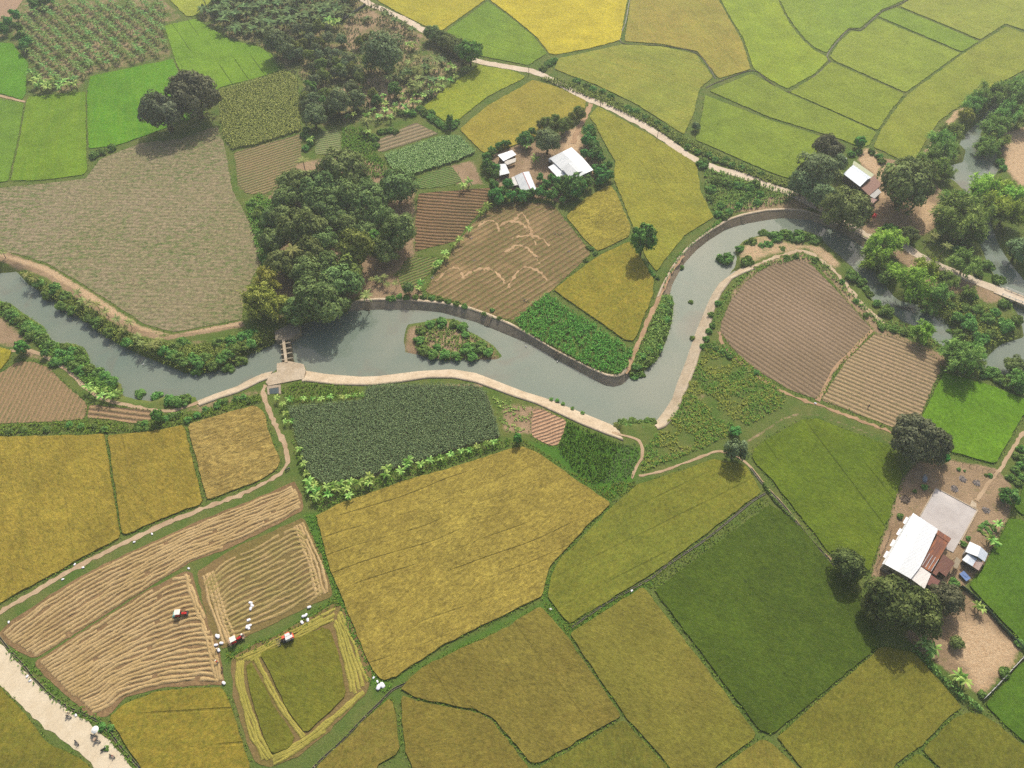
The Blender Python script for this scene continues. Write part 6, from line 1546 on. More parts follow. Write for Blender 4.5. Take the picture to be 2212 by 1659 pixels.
tree('bush', 1568, 560, 18, 'lone round bush standing in the canal water', None, 1.0, -2.2)
for p in T(2, 1, [(1545, 950)]): tree('bush', p[0], p[1], 6, 'small half sunk bush in the middle of the canal', None, 0.8, -2.3)
for p in T(2, 1, [(1470, 650), (1560, 1260)]): tree('bush', p[0], p[1], 6, 'tuft of growth on the concrete canal edge', 'tufts on the canal edge', 0.8, -2.0)
for x, y, r in ((930, 700, 13), (955, 696, 14), (980, 700, 13), (1000, 706, 13), (910, 715, 12), (905, 735, 13), (915, 755, 14), (935, 765, 13), (960, 766, 14), (985, 768, 12), (1010, 755, 17), (1035, 750, 19), (1055, 760, 13), (1020, 770, 12), (945, 750, 10), (1005, 722, 10)):
    tree('bush', x, y, r, 'leafy bush on the small river island', 'bushes on the river island', 0.8, -1.3)
for p in T(2, 2, [(960, 340), (1040, 330), (1100, 350), (1170, 340), (1000, 370), (1140, 390), (1200, 330)]): tree('bush', p[0], p[1], 13, 'reedy bush at the blunt end of the canal', 'reeds at the canal end', 0.8, -1.6)
for p in T(2, 2, [(340, 130), (390, 140), (440, 170), (520, 210), (610, 250)]): tree('bush', p[0], p[1], 5, 'small tuft in a crack of the pale concrete apron', 'tufts on the pale apron', 0.6, -1.8)
for p in T(2, 1, [(1330, 920), (1360, 960), (1340, 1020), (1330, 1100), (1250, 1180), (1290, 1230), (1220, 1300), (1180, 1360), (1120, 1420), (1180, 1440), (1080, 1500), (1060, 1560), (1120, 1540), (1270, 1330), (1310, 990)]): tree('bush', p[0], p[1], 11, 'bushy growth between the clay path and the canal at the bend', 'bushes at the canal bend', 0.8)

# ------------------------------------------------------------------ lower right
tree('darktree', 1974, 948, 54, 'big almost black round tree, main crown, left of the farmyard top')
tree('darktree', 2004, 964, 48, 'right hand lobe of the almost black round tree, above the farmyard')
tree('bright', *T(3, 2, [(1525, 640)])[0], 11, 'small bright tree at the foot of the almost black tree')
tree('brown', *T(3, 2, [(700, 1560)])[0], 38, 'round yellowish green tree on the drain beside the mid green field')
tree('brown', 1935, 1296, 62, 'broad brown green tree in front of the large white roof')
tree('brown', 1893, 1308, 36, 'left crown beside the broad brown green tree')
tree('brown', 1985, 1325, 52, 'lower right crown merging with the broad brown green tree')
tree('darktree', 2042, 1294, 36, 'dark brown green tree in front of the rusty sheds')
tree('mango', *T(3, 3, [(1632, 578)])[0], 15, 'lone round bush on the sandy ground of the lower right yard', None, 0.8)
for p in T(3, 3, [(1370, 590), (1430, 620), (1340, 570), (1400, 650)]):
    q = W(p[0], p[1], 2.4); put('banana', q.x, q.y, 1.2, 'dark banana plant beside the hedge of the sandy yard, upper group', 'upper bananas of the sandy yard')
for p in T(3, 3, [(1660, 880), (1700, 910), (1640, 860)]):
    q = W(p[0], p[1], 2.4); put('banana', q.x, q.y, 1.2, 'dark banana plant beside the hedge of the sandy yard, lower group', 'lower bananas of the sandy yard')
for p in T(3, 3, [(1820, 255), (1850, 280)]):
    q = W(p[0], p[1], 2.2); put('banana', q.x, q.y, 0.9, 'yellowing banana plant on the net fence of the sandy yard', 'yellow bananas at the net fence')
for p, r in zip(T(3, 3, [(2040, 830), (1850, 1020), (2180, 590), (1610, 60)]), (14, 10, 12, 12)): tree('bush', p[0], p[1], r, 'bush along the fence of the sandy yard', 'bushes along the yard fence')
for p, r in zip(T(3, 2, [(1355, 890), (1140, 1140), (1650, 735), (1925, 790), (1885, 785), (1730, 1330), (1690, 1380), (1270, 925), (1700, 750)]), (8, 8, 5, 6, 4, 6, 8, 5, 3)): tree('bush', p[0], p[1], r, 'small round garden shrub on the farmyard soil', 'shrubs in the farmyard')
for p in T(3, 2, [(1860, 1220), (1900, 1250), (1940, 1230), (1830, 1260), (1890, 1200), (1920, 1280), (1870, 1290), (1960, 1260), (1840, 1230)]): tree('bush', p[0], p[1], 6, 'green cabbage like plant in the square vegetable bed of the farmyard', 'plants in the farmyard vegetable bed', 0.6)['category'] = 'vegetable plant'
tree('garden', *T(3, 2, [(2090, 965)])[0], 20, 'leafy tree on the right border of the farmyard', None, 0.8)
tree('garden', *T(3, 2, [(2030, 980)])[0], 10, 'low leafy tree left of the border tree of the farmyard', None, 0.8)
for p in T(3, 2, [(2150, 620), (2180, 700), (2140, 740), (2190, 800), (2100, 810), (2160, 850), (2200, 640), (2190, 560)]): tree('bush', p[0], p[1], 10, 'bush in the thicket at the right edge beside the gate', 'thicket by the farm gate')
for p in T(3, 2, [(1940, 1350), (1970, 1370), (1990, 1210), (1920, 1330)]):
    q = W(p[0], p[1], 2.2); put('banana', q.x, q.y, 0.95, 'banana plant at the right border of the farmyard garden', 'bananas of the farmyard')
tree('grey', *T(2, 2, [(1930, 575)])[0], 31, 'bare looking grey shrub tree beside the thin footpath')
tree('garden', *T(2, 2, [(1930, 400)])[0], 13, 'low bright tree behind the grey shrub tree', None, 0.6)
tree('bright', *T(2, 2, [(50, 470)])[0], 10, 'small dark cone shaped tree at the top corner of the large golden field', None, 1.4)
for p in T(2, 1, [(2110, 1560), (1680, 1270), (1700, 1330), (1760, 1350), (1820, 1380), (1880, 1420), (1650, 1330), (1720, 1060), (1730, 1150), (1700, 1200), (1780, 960)]): tree('bush', p[0], p[1], 8, 'bush on the bank between the canal apron and the ridged field', 'bushes left of the ridged field')

# ------------------------------------------------------------------ left river banks and the banana row
for p in T(0, 1, [(290, 735), (660, 860), (770, 970), (910, 1040), (1000, 1090), (1120, 1130), (1180, 1240), (1290, 1310), (1370, 1290), (840, 980), (1060, 1170), (1210, 1300), (230, 710), (1340, 1330), (10, 510), (700, 930)]):
    tree('palm', p[0], p[1], 17, 'coconut palm on the far bank of the left river', 'coconut palms of the left river')
for p in T(0, 1, [(1420, 1370), (1480, 1400), (1530, 1430), (1590, 1470), (1660, 1440), (1720, 1470), (1780, 1430), (1840, 1480), (1900, 1440), (1960, 1400), (2020, 1360), (2060, 1420), (2110, 1330), (1950, 1480), (1690, 1510), (1580, 1300), (1520, 1340), (1880, 1300), (2000, 1290), (2100, 1250), (2160, 1220), (2160, 1300), (480, 830), (400, 860), (330, 780), (560, 900), (520, 960), (620, 1000), (760, 1080), (830, 1120), (940, 1200), (1100, 1290)]):
    tree('bush', p[0], p[1], 15, 'bush in the growth on the far bank of the left river', 'bushes on the far left bank')
for p in T(0, 1, [(40, 1000), (90, 1050), (130, 1080), (190, 1110), (240, 1150), (300, 1190), (340, 1230), (360, 1270), (280, 1240), (220, 1190), (430, 1320), (560, 1350), (620, 1380), (680, 1370), (520, 1390), (480, 1470), (600, 1450), (700, 1450), (760, 1530), (840, 1560), (900, 1590), (960, 1630), (700, 1540), (640, 1500)]):
    tree('bush', p[0], p[1], 14, 'lush bush on the near bank of the left river', 'bushes on the near left bank')
for p in T(0, 2, [(1210, 85), (1350, 100)]): tree('bush', p[0], p[1], 13, 'round reed clump standing in the left river', 'reed clumps in the left river', 0.7, -2.2)
for p in T(0, 2, [(1520, 150), (1600, 130), (1460, 140), (1560, 160)]): tree('bush', p[0], p[1], 14, 'dark reedy bush at the end of the pale concrete bank', 'bushes at the concrete bank end')
for p in T(0, 2, [(760, 30), (820, 60), (900, 70), (960, 110), (880, 110), (1000, 90)]):
    q = W(p[0], p[1], 2.0); put('banana', q.x, q.y, 1.1, 'banana plant between the left river and the narrow riverside path', 'bananas at the left river')
tree('bright', *T(0, 1, [(185, 1340)])[0], 15, 'round dark tree on the earth beside the tiny golden field'); tree('garden', *T(0, 1, [(385, 1390)])[0], 9, 'small tree on the left bank right of the round dark one')
tree('bright', *T(0, 2, [(1355, 275)])[0], 13, 'dark round tree on the green bank above the golden fields', None, 1.2)
for p in T(0, 2, [(1250, 340), (1200, 350), (1190, 390), (1260, 390), (1430, 300), (1480, 270), (1540, 260), (1620, 310), (1700, 270), (1900, 160), (1870, 190), (1940, 150), (2100, 110), (2150, 140), (2040, 130), (1780, 220), (900, 390), (820, 370), (700, 360), (600, 350), (400, 390), (200, 400), (80, 410)]):
    tree('bush', p[0], p[1], 9, 'bush in the green bank above the golden fields', 'bushes of the green bank')
for k, p in enumerate(T(1, 2, [(455, 840), (500, 860), (460, 900), (520, 910), (510, 970), (610, 880), (620, 950), (690, 900), (670, 870), (780, 900), (800, 960), (730, 850), (810, 840), (890, 850), (980, 800), (970, 850), (1130, 730), (1120, 780), (1250, 750), (1300, 690), (1320, 660), (1420, 690), (1500, 650), (1590, 630), (1680, 600), (1840, 560), (1770, 570), (1910, 530), (1990, 510), (2055, 490)])):
    q = W(p[0], p[1], 2.4); put('banana', q.x, q.y, (1.0 if k < 23 else 0.75) * rnd.uniform(0.85, 1.1), 'light green banana plant in the row under the dark maize', 'banana row under the dark maize')
for p in T(1, 2, [(230, 170), (250, 320), (305, 315), (250, 250), (380, 630), (410, 690), (430, 770), (370, 560), (290, 130), (410, 120), (490, 120), (560, 130), (640, 105), (740, 105), (790, 105), (850, 95), (910, 95), (180, 120)]):
    q = W(p[0], p[1], 1.8); put('banana', q.x, q.y, 0.7 * rnd.uniform(0.9, 1.2), 'small banana plant along the upper and left edges of the dark maize', 'small bananas around the dark maize')

# ------------------------------------------------------------------ hedge
def hedge(label, line, w, h, mat, dens=34):
    c = curve_pts(line, 0.5); n = int(len(c) * 0.5 * dens)
    i = RNG.integers(0, len(c), n)
    q = RNG.normal(0, 1, (n, 3)); q /= np.linalg.norm(q, axis=1)[:, None]; q[:, 2] = np.abs(q[:, 2])
    lump = 0.75 + 0.35 * np.sin(i * 0.45) * np.sin(i * 0.17 + 1)
    P3 = np.column_stack([c[i], np.zeros(n)]) + q * np.array([w / 2, w / 2, h]) * lump[:, None] + np.array([0, 0, 0.2])
    V, F, t = quads(P3, q + RNG.normal(0, 0.5, q.shape), 0.34, 0.5, np.clip(RNG.normal(0.5, 0.25, n), 0, 1))
    return props(mesh_np('hedge', V, F, [mat], {'tone': t}), label, 'hedge')
hedge('long green hedge between the olive gold field and the sandy yard', [(1976, 1396), (1990, 1412), (2010, 1440), (2035, 1465), (2060, 1490), (2080, 1508), (2116, 1532)], 3.0, 1.8, BUSHM)
hedge('thin hedge of weeds on the drain left of the mid green field', [(1650, 1046), (1668, 1075), (1700, 1110), (1715, 1125)], 1.2, 0.9, BUSHM)
# ------------------------------------------------------------------ farm buildings
def tin(name, c, c2=None, ang=0.0, rust=0.0, rustc=None, rough=0.45, metal=0.0):
    m = MT(name, rough, 0.35)
    n = m.noise(0.6, 5, m.along(ang, 4.0, 0.7), rough=0.7)
    col = m.mix(m.mr(n, 0.35, 0.65), c, c2 or c)
    if rust: col = m.mix(m.mr(m.noise(0.5, 5, m.along(ang, 3.0, 0.8), rough=0.7), 0.62 - rust * 0.3, 0.72 - rust * 0.2), col, rustc or C(150, 88, 58))
    wv = m.wave(0.314 / 0.75, m.along(ang), 0.0)
    m.bump(wv, 0.25, 0.04)
    col = m.val(col, m.ma('MULTIPLY', m.mr(wv, 0, 1, 0.97, 1.01), m.mr(m.noise(2.0, 3), 0.3, 0.7, 0.95, 1.05)))
    return m.out(col)
def panel(parent, name, cs, mat, fn, th=0.09):
    """a roof sheet: corners (x, y, z) on the survey sheet"""
    p = [W(*fn(x, y), z) for x, y, z in cs]
    n = len(p)
    nrm = (p[1] - p[0]).cross(p[2] - p[0])
    if nrm.z < 0: p = p[::-1]
    mb = MB()
    vs = [q for q in p] + [q - Vector((0, 0, th)) for q in p]
    mb.add(vs, [list(range(n)), list(range(2 * n - 1, n - 1, -1))] + [[i, i + n, (i + 1) % n + n, (i + 1) % n] for i in range(n)])
    return mb.build(name, mat, parent)
def walls(parent, cs, mat, fn, ins=0.35, z0=-0.1):
    """walls standing under eaves at corners (x, y, z)"""
    p = [W(*fn(x, y), z) for x, y, z in cs]
    c = sum(p, Vector()) / len(p)
    q = []
    for a in p:
        d = a - c; d.z = 0; L = d.length
        b = a - d / L * ins; q.append(Vector((b.x, b.y, a.z - 0.14)))
    n = len(q); mb = MB()
    mb.add(q + [Vector((a.x, a.y, z0)) for a in q], [[i, (i + 1) % n, (i + 1) % n + n, i + n] for i in range(n)])
    return mb.build('wall', mat, parent), q
def opening(parent, name, q, i, t, w, h, zb, mat, depth=0.06):
    """door or window on wall i of a walls() ring, t along it"""
    a, b = q[i], q[(i + 1) % len(q)]
    p = a + (b - a) * t; d = (b - a); ang = math.atan2(d.y, d.x)
    mb = MB(); mb.box((p.x, p.y, zb + h / 2), (w, depth * 2, h), ang)
    return mb.build(name, mat, parent)

WHITE = tin('white_sheet', C(246, 246, 246), C(238, 240, 240), 0.5, rough=0.5)
LIGHTTIN = tin('light_tin', C(216, 218, 218), C(196, 200, 202), 0.8)
BLUETIN = tin('blue_white_tin', C(226, 232, 238), C(204, 212, 222), 2.2)
RUST = tin('rusty_tin', C(142, 92, 72), C(118, 76, 60), D_(( 2000, 1235), (2055, 1160)), 0.5, C(176, 108, 66), 0.7)
BROWN = tin('brown_tin', C(150, 112, 96), C(138, 102, 88), 0.9, 0.0, None, 0.7)
GREYW = plain('grey_render', C(176, 172, 164), 0.8, 0.15)
DARKW2 = plain('dark_boards', C(104, 92, 80), 0.85, 0.1)
DOOR = plain('wooden_door', C(92, 72, 54), 0.7, 0.2)
WIN = plain('window_glass', C(60, 68, 74), 0.15, 0.5)
def cr4(x, y): return (1865.3 + x * .1339, 1069.8 + y * .1339)
def cr6(x, y): return (1783.0 + x * .0992, 296.2 + y * .0992)

# lower right farm
f = props(empty('farm_house', (0, 0, 0)), 'large white sheet roofed farmhouse with rusty lean to roofs, lower right', 'house')
mw, q = walls(f, [(800, 285, 4.2), (1195, 548, 4.2), (760, 1345, 4.2), (340, 1110, 4.2)], GREYW, cr4, 0.4)
R1, R2 = (1000, 415, 4.9), (552, 1228, 4.9)
rf = panel(f, 'roof', [(800, 285, 4.2), R1, R2, (340, 1110, 4.2)], WHITE, cr4)
rf2 = panel(f, 'roof', [R1, (1200, 545, 4.2), (1075, 830, 4.2), (920, 1145, 4.2), (765, 1350, 4.2), R2], WHITE, cr4)
panel(rf, 'ridge_cap', [(708, 925, 4.72), (716, 912, 4.74), (700, 600, 4.55), (690, 612, 4.53)], LIGHTTIN, cr4, 0.03)
for k in range(4):
    t0 = 0.02 + k * 0.24; t1 = t0 + 0.13
    a = (738 - 440 * t0, 352 + 760 * t0); b = (738 - 440 * t1, 352 + 760 * t1)
    panel(f, 'window_awning', [(a[0], a[1], 3.25), (a[0] - 39, a[1] - 22, 2.95), (b[0] - 39, b[1] - 22, 2.95), (b[0], b[1], 3.25)], WHITE, cr4, 0.06)
panel(f, 'awning', [(770, 330, 3.3), (738, 345, 3.05), (300, 1105, 3.05), (335, 1112, 3.3)], LIGHTTIN, cr4, 0.05)
opening(f, 'door', q, 2, 0.35, 1.2, 2.2, 0.0, DOOR); opening(f, 'window', q, 2, 0.65, 1.4, 1.2, 1.0, WIN); opening(f, 'window', q, 2, 0.15, 1.2, 1.2, 1.0, WIN)
for t in (0.2, 0.45, 0.7): opening(f, 'window', q, 3, t, 1.4, 1.2, 1.0, WIN)
f2 = props(empty('lean_to', (0, 0, 0)), 'white flat lean to roof at the lower corner of the large white house', 'lean-to')
walls(f2, [(920, 1148, 3.4), (1090, 1275, 3.2), (985, 1505, 3.2), (770, 1352, 3.4)], GREYW, cr4)
panel(f2, 'roof', [(920, 1148, 3.5), (1092, 1270, 3.3), (985, 1510, 3.3), (768, 1352, 3.5)], tin('cream_sheet', C(240, 234, 228), C(230, 222, 214), 0.5), cr4)
f3 = props(empty('rusty_shed', (0, 0, 0)), 'long rusty tin roof along the white house', 'shed')
walls(f3, [(1205, 575, 3.2), (1412, 700, 2.8), (1095, 1235, 2.8), (930, 1140, 3.2)], DARKW2, cr4)
panel(f3, 'roof', [(1190, 640, 3.5), (1370, 770, 3.0), (1092, 1242, 3.0), (918, 1142, 3.5)], RUST, cr4)
panel(f3, 'roof', [(1205, 560, 3.6), (1416, 695, 3.15), (1378, 765, 3.15), (1178, 632, 3.6)], RUST, cr4)
for k in range(4):
    x0, y0 = 945 + k * 48, 1130 + k * 30
    panel(f3, 'light_strip', [(x0, y0, 3.47 - k * .11), (x0 + 7, y0 + 4, 3.45 - k * .11), (x0 + 127, y0 - 190, 3.45 - k * .11), (x0 + 120, y0 - 194, 3.47 - k * .11)], LIGHTTIN, cr4, 0.02)
f4 = props(empty('rusty_shed', (0, 0, 0)), 'square rusty brown shed roof right of the long rusty one', 'shed')
walls(f4, [(1285, 955, 2.9), (1470, 1085, 2.6), (1340, 1310, 2.6), (1160, 1180, 2.9)], DARKW2, cr4)
panel(f4, 'roof', [(1288, 950, 3.0), (1475, 1085, 2.7), (1332, 1312, 2.7), (1218, 1228, 2.9), (1175, 1300, 2.9), (1112, 1252, 3.0)], tin('brown_rust', C(124, 84, 68), C(110, 74, 62), 0.5, 0.25), cr4)
f5 = props(empty('rusty_shed', (0, 0, 0)), 'small rusty roof with pale strips beside the big dark tree', 'shed')
walls(f5, [(1095, 1290, 2.5), (1238, 1385, 2.3), (1150, 1500, 2.3), (1025, 1430, 2.5)], DARKW2, cr4)
panel(f5, 'roof', [(1092, 1285, 2.6), (1240, 1385, 2.4), (1150, 1505, 2.4), (1022, 1432, 2.6)], tin('strip_rust', C(140, 92, 80), C(126, 84, 74), 0.5, 0.1), cr4)
f6 = props(empty('canopy', (0, 0, 0)), 'tan sheet canopy between the rusty shed and the small blue white shed', 'canopy')
panel(f6, 'sheet', [(1500, 990, 2.5), (1572, 1050, 2.3), (1510, 1190, 2.3), (1435, 1140, 2.5)], plain('tan_sheet', C(164, 150, 126), 0.8, 0.1), cr4, 0.04)
for x, y in ((1500, 1000), (1562, 1052), (1508, 1180), (1440, 1135)):
    a = W(*cr4(x, y), 2.4); mb = MB(); mb.tube([(a.x, a.y, -0.1), (a.x, a.y, 2.35)], 0.06, 6); mb.build('post', DOOR, f6)
f7 = props(empty('small_shed', (0, 0, 0)), 'small gabled blue white shed at the right field edge', 'shed')
walls(f7, [(1720, 760, 2.9), (1995, 945, 2.7), (1950, 1060, 2.7), (1650, 905, 2.9)], GREYW, cr4)
panel(f7, 'roof', [(1715, 748, 2.8), (1892, 830, 3.7), (1838, 988, 3.7), (1643, 910, 2.8)], WHITE, cr4)
panel(f7, 'roof', [(1892, 830, 3.7), (2008, 940, 2.7), (1956, 1072, 2.7), (1838, 988, 3.7)], BLUETIN, cr4)
f8 = props(empty('small_shed', (0, 0, 0)), 'patchwork roofed shed, white and rusty, in front of the gabled one', 'shed')
walls(f8, [(1690, 935, 2.5), (1930, 1090, 2.3), (1858, 1205, 2.1), (1600, 1040, 2.3)], DARKW2, cr4)
panel(f8, 'roof', [(1692, 930, 2.6), (1590, 1040, 2.4), (1665, 1088, 2.4), (1745, 968, 2.6)], WHITE, cr4)
panel(f8, 'roof', [(1745, 968, 2.6), (1665, 1088, 2.4), (1758, 1146, 2.4), (1838, 1020, 2.6)], BLUETIN, cr4)
panel(f8, 'roof', [(1838, 1020, 2.6), (1758, 1146, 2.4), (1860, 1216, 2.35), (1935, 1088, 2.5)], tin('patch_rust', C(186, 166, 156), C(170, 140, 126), 0.9, 0.4), cr4)
slab = MT('yard_slab_concrete', 0.85, 0.15)
_c = slab.mix(slab.mr(slab.noise(0.16, 5, rough=0.6), 0.36, 0.62), C(186, 176, 170), C(204, 196, 190)); _c = slab.mix(slab.mr(slab.noise(0.10, 4), 0.58, 0.70, 0, 0.7), _c, C(226, 216, 208)); slab.out(_c)
o = props(empty('yard_slab', (0, 0, 0)), 'grey concrete drying floor in front of the large white house', 'drying floor')
def t12(x, y): return (1659 + x / 4.0, 829.5 + y / 4.0)
mb = MB(); mb.prism([W(*t12(x, y), 0.15)[:2] for x, y in ((1450, 900), (1808, 1092), (1600, 1455), (1300, 1300), (1310, 1145))], -0.2, 0.15); mb.build('floor', slab.m, o)
mb = MB()
for a, b in (((1452, 897), (1812, 1090)), ((1812, 1090), (1650, 1385)), ((1450, 897), (1312, 1140))):
    p, r_ = W(*t12(*a), 0.2), W(*t12(*b), 0.2); d = r_ - p
    mb = MB(); mb.box(((p.x + r_.x) / 2, (p.y + r_.y) / 2, 0.16), (d.length, 0.3, 0.32), math.atan2(d.y, d.x)); mb.build('kerb', LCONC, o)
mb = MB(); mb.prism([W(*t12(x, y), 0.12)[:2] for x, y in ((1760, 1002), (1800, 1030), (1800, 1072), (1745, 1050))], -0.2, 0.17); mb.build('ramp', LCONC, o)

# middle farm
m1 = props(empty('farm_house', (0, 0, 0)), 'white roofed middle farmhouse with a gable and a left lean to', 'house')
w_, q = walls(m1, [(1385, 318, 3.8), (1720, 668, 3.8), (1400, 830, 3.8), (1045, 488, 3.8)], GREYW, cr5, 0.4)
panel(m1, 'roof', [(1240, 385, 5.0), (1385, 315, 4.0), (1565, 485, 4.0), (1722, 668, 4.0), (1600, 722, 5.0)], WHITE, cr5)
panel(m1, 'roof', [(1240, 385, 5.0), (1600, 722, 5.0), (1400, 832, 4.0), (1040, 485, 4.0)], LIGHTTIN, cr5)
panel(m1, 'roof', [(1135, 562, 3.6), (1018, 622, 3.1), (1190, 805, 3.1), (1310, 745, 3.6)], WHITE, cr5)
panel(m1, 'roof', [(1340, 560, 5.5), (1225, 640, 4.9), (1350, 775, 4.9), (1480, 700, 5.5)], tin('dull_tin', C(196, 198, 198), C(182, 184, 186), 0.7), cr5)
panel(m1, 'roof', [(1340, 560, 5.5), (1480, 700, 5.5), (1560, 690, 5.0), (1420, 548, 5.0)], LIGHTTIN, cr5)
mb = MB(); p0 = [W(*cr5(x, y), z) for x, y, z in ((1600, 722, 4.85), (1722, 668, 3.85), (1718, 672, 3.7), (1402, 830, 3.7), (1400, 832, 3.85))]; mb.add(p0, [[0, 1, 2, 3, 4]]); mb.build('gable_wall', GREYW, m1)
opening(m1, 'door', q, 1, 0.5, 1.3, 2.2, 0.0, DOOR); opening(m1, 'window', q, 1, 0.25, 1.3, 1.2, 1.0, WIN); opening(m1, 'window', q, 1, 0.75, 1.3, 1.2, 1.0, WIN); opening(m1, 'window', q, 0, 0.4, 1.3, 1.2, 1.0, WIN)
a = W(*cr5(1055, 520), 2.8); mb = MB(); mb.tube([(a.x, a.y, 2.3), (a.x, a.y, 3.6)], 0.75, 16); wt = mb.build('water_tank', plain('tank_steel', C(200, 204, 208), 0.3, 0.5), m1)
mb = MB(); mb.box((a.x, a.y, 1.1), (1.5, 1.5, 2.3)); mb.build('tank_stand', DARKW2, m1)
m2 = props(empty('small_shed', (0, 0, 0)), 'long grey tin shed with a red ridge in the middle farm', 'shed')
walls(m2, [(505, 765, 2.6), (718, 695, 2.6), (832, 968, 2.6), (612, 1008, 2.6)], GREYW, cr5, 0.3)
panel(m2, 'roof', [(500, 762, 2.6), (625, 703, 3.5), (742, 968, 3.5), (608, 1012, 2.6)], LIGHTTIN, cr5)
panel(m2, 'roof', [(625, 703, 3.5), (722, 690, 2.7), (838, 972, 2.7), (742, 968, 3.5)], BLUETIN, cr5)
panel(m2, 'ridge_cap', [(620, 704, 3.56), (631, 702, 3.56), (748, 966, 3.56), (737, 970, 3.56)], plain('red_ridge', C(178, 120, 108), 0.6, 0.2), cr5, 0.04)
m3 = props(empty('small_shed', (0, 0, 0)), 'small white shed at the far left corner of the middle farm, partly in leaf shade', 'shed')
walls(m3, [(245, 435, 2.7), (460, 362, 2.7), (522, 430, 2.5), (328, 525, 2.5)], DARKW2, cr5, 0.3)
panel(m3, 'roof', [(235, 435, 2.8), (460, 358, 2.8), (526, 430, 2.5), (325, 530, 2.5)], WHITE, cr5)
panel(m3, 'awning', [(330, 535, 2.1), (522, 478, 2.1), (512, 540, 1.7), (380, 590, 1.7)], plain('cream_awning', C(222, 214, 200), 0.7, 0.2), cr5, 0.05)
m4 = props(empty('small_shed', (0, 0, 0)), 'white flat roofed hut under the left trees of the middle farm', 'shed')
walls(m4, [(268, 582, 2.4), (355, 572, 2.4), (418, 712, 2.2), (268, 750, 2.2)], DARKW2, cr5, 0.25)
panel(m4, 'roof', [(262, 580, 2.5), (355, 568, 2.5), (422, 716, 2.25), (262, 756, 2.25)], LIGHTTIN, cr5)
m5 = props(empty('small_shed', (0, 0, 0)), 'narrow pale lean to on the left side of the long grey tin shed', 'shed')
walls(m5, [(455, 780, 2.0), (500, 768, 2.2), (560, 900, 2.2), (480, 910, 2.0)], DARKW2, cr5, 0.2)
panel(m5, 'roof', [(450, 780, 2.1), (500, 766, 2.3), (562, 900, 2.3), (478, 912, 2.1)], tin('pale_tin', C(226, 222, 214), C(206, 200, 190), 0.3), cr5)

# right farm
r1 = props(empty('farm_house', (0, 0, 0)), 'blue white tin roofed house among dark trees at the right, with a pale green awning', 'house')
w_, q = walls(r1, [(600, 610, 3.6), (995, 882, 3.6), (758, 1070, 3.4), (400, 800, 3.4)], DARKW2, cr6, 0.3)
panel(r1, 'roof', [(545, 655, 4.6), (605, 603, 3.8), (1002, 880, 3.8), (915, 922, 4.6)], BLUETIN, cr6)
panel(r1, 'roof', [(545, 655, 4.6), (915, 922, 4.6), (756, 1078, 3.6), (393, 800, 3.6)], BLUETIN, cr6)
panel(r1, 'awning', [(622, 510, 2.9), (1062, 812, 2.9), (1004, 878, 3.2), (592, 592, 3.2)], plain('green_awning', C(186, 190, 156), 0.7, 0.2), cr6, 0.05)
opening(r1, 'door', q, 2, 0.5, 1.2, 2.1, 0.0, DOOR); opening(r1, 'window', q, 2, 0.25, 1.2, 1.1, 1.0, WIN)
r2 = props(empty('brown_shed', (0, 0, 0)), 'brown roofed part of the right farm below the blue white roof', 'shed')
walls(r2, [(1045, 850, 2.9), (1230, 1025, 2.7), (955, 1265, 2.5), (775, 1095, 2.7)], DARKW2, cr6, 0.3)
panel(r2, 'roof', [(1048, 843, 3.0), (1238, 1025, 2.8), (955, 1272, 2.6), (768, 1096, 2.8)], BROWN, cr6)
r3 = props(empty('small_shed', (0, 0, 0)), 'small grey roof attached to the brown roof of the right farm', 'shed')
walls(r3, [(1140, 1118, 2.4), (1218, 1195, 2.3), (1070, 1332, 2.2), (955, 1270, 2.3)], DARKW2, cr6, 0.2)
panel(r3, 'roof', [(1142, 1114, 2.5), (1222, 1196, 2.4), (1070, 1338, 2.3), (948, 1272, 2.4)], tin('grey_tin', C(186, 184, 180), C(172, 168, 164), 0.8), cr6)
r4 = props(empty('brown_shed', (0, 0, 0)), 'low reddish shed beside the red flowering tree at the roadside', 'shed')
walls(r4, [(880, 1292, 2.3), (1125, 1362, 2.3), (1050, 1450, 2.2), (930, 1400, 2.2)], plain('tan_boards', C(176, 158, 132), 0.8, 0.1), cr6, 0.2)
panel(r4, 'roof', [(865, 1288, 2.4), (1132, 1360, 2.4), (1042, 1442, 2.3), (925, 1402, 2.3)], tin('red_tin', C(168, 122, 108), C(150, 108, 96), 0.4), cr6)
a = W(*cr6(420, 480), 2.0); mb = MB(); mb.tube([(a.x, a.y, 1.2), (a.x, a.y, 2.5)], 0.7, 14); o = props(empty('water_tank_tower', (0, 0, 0)), 'white water tank on a stand under the trees left of the blue white roof', 'water tank'); mb.build('tank', plain('white_tank', C(232, 234, 236), 0.4, 0.4), o)
mb = MB(); mb.box((a.x, a.y, 0.6), (1.5, 1.5, 1.3), taper=0.8); mb.build('stand', DARKW2, o)

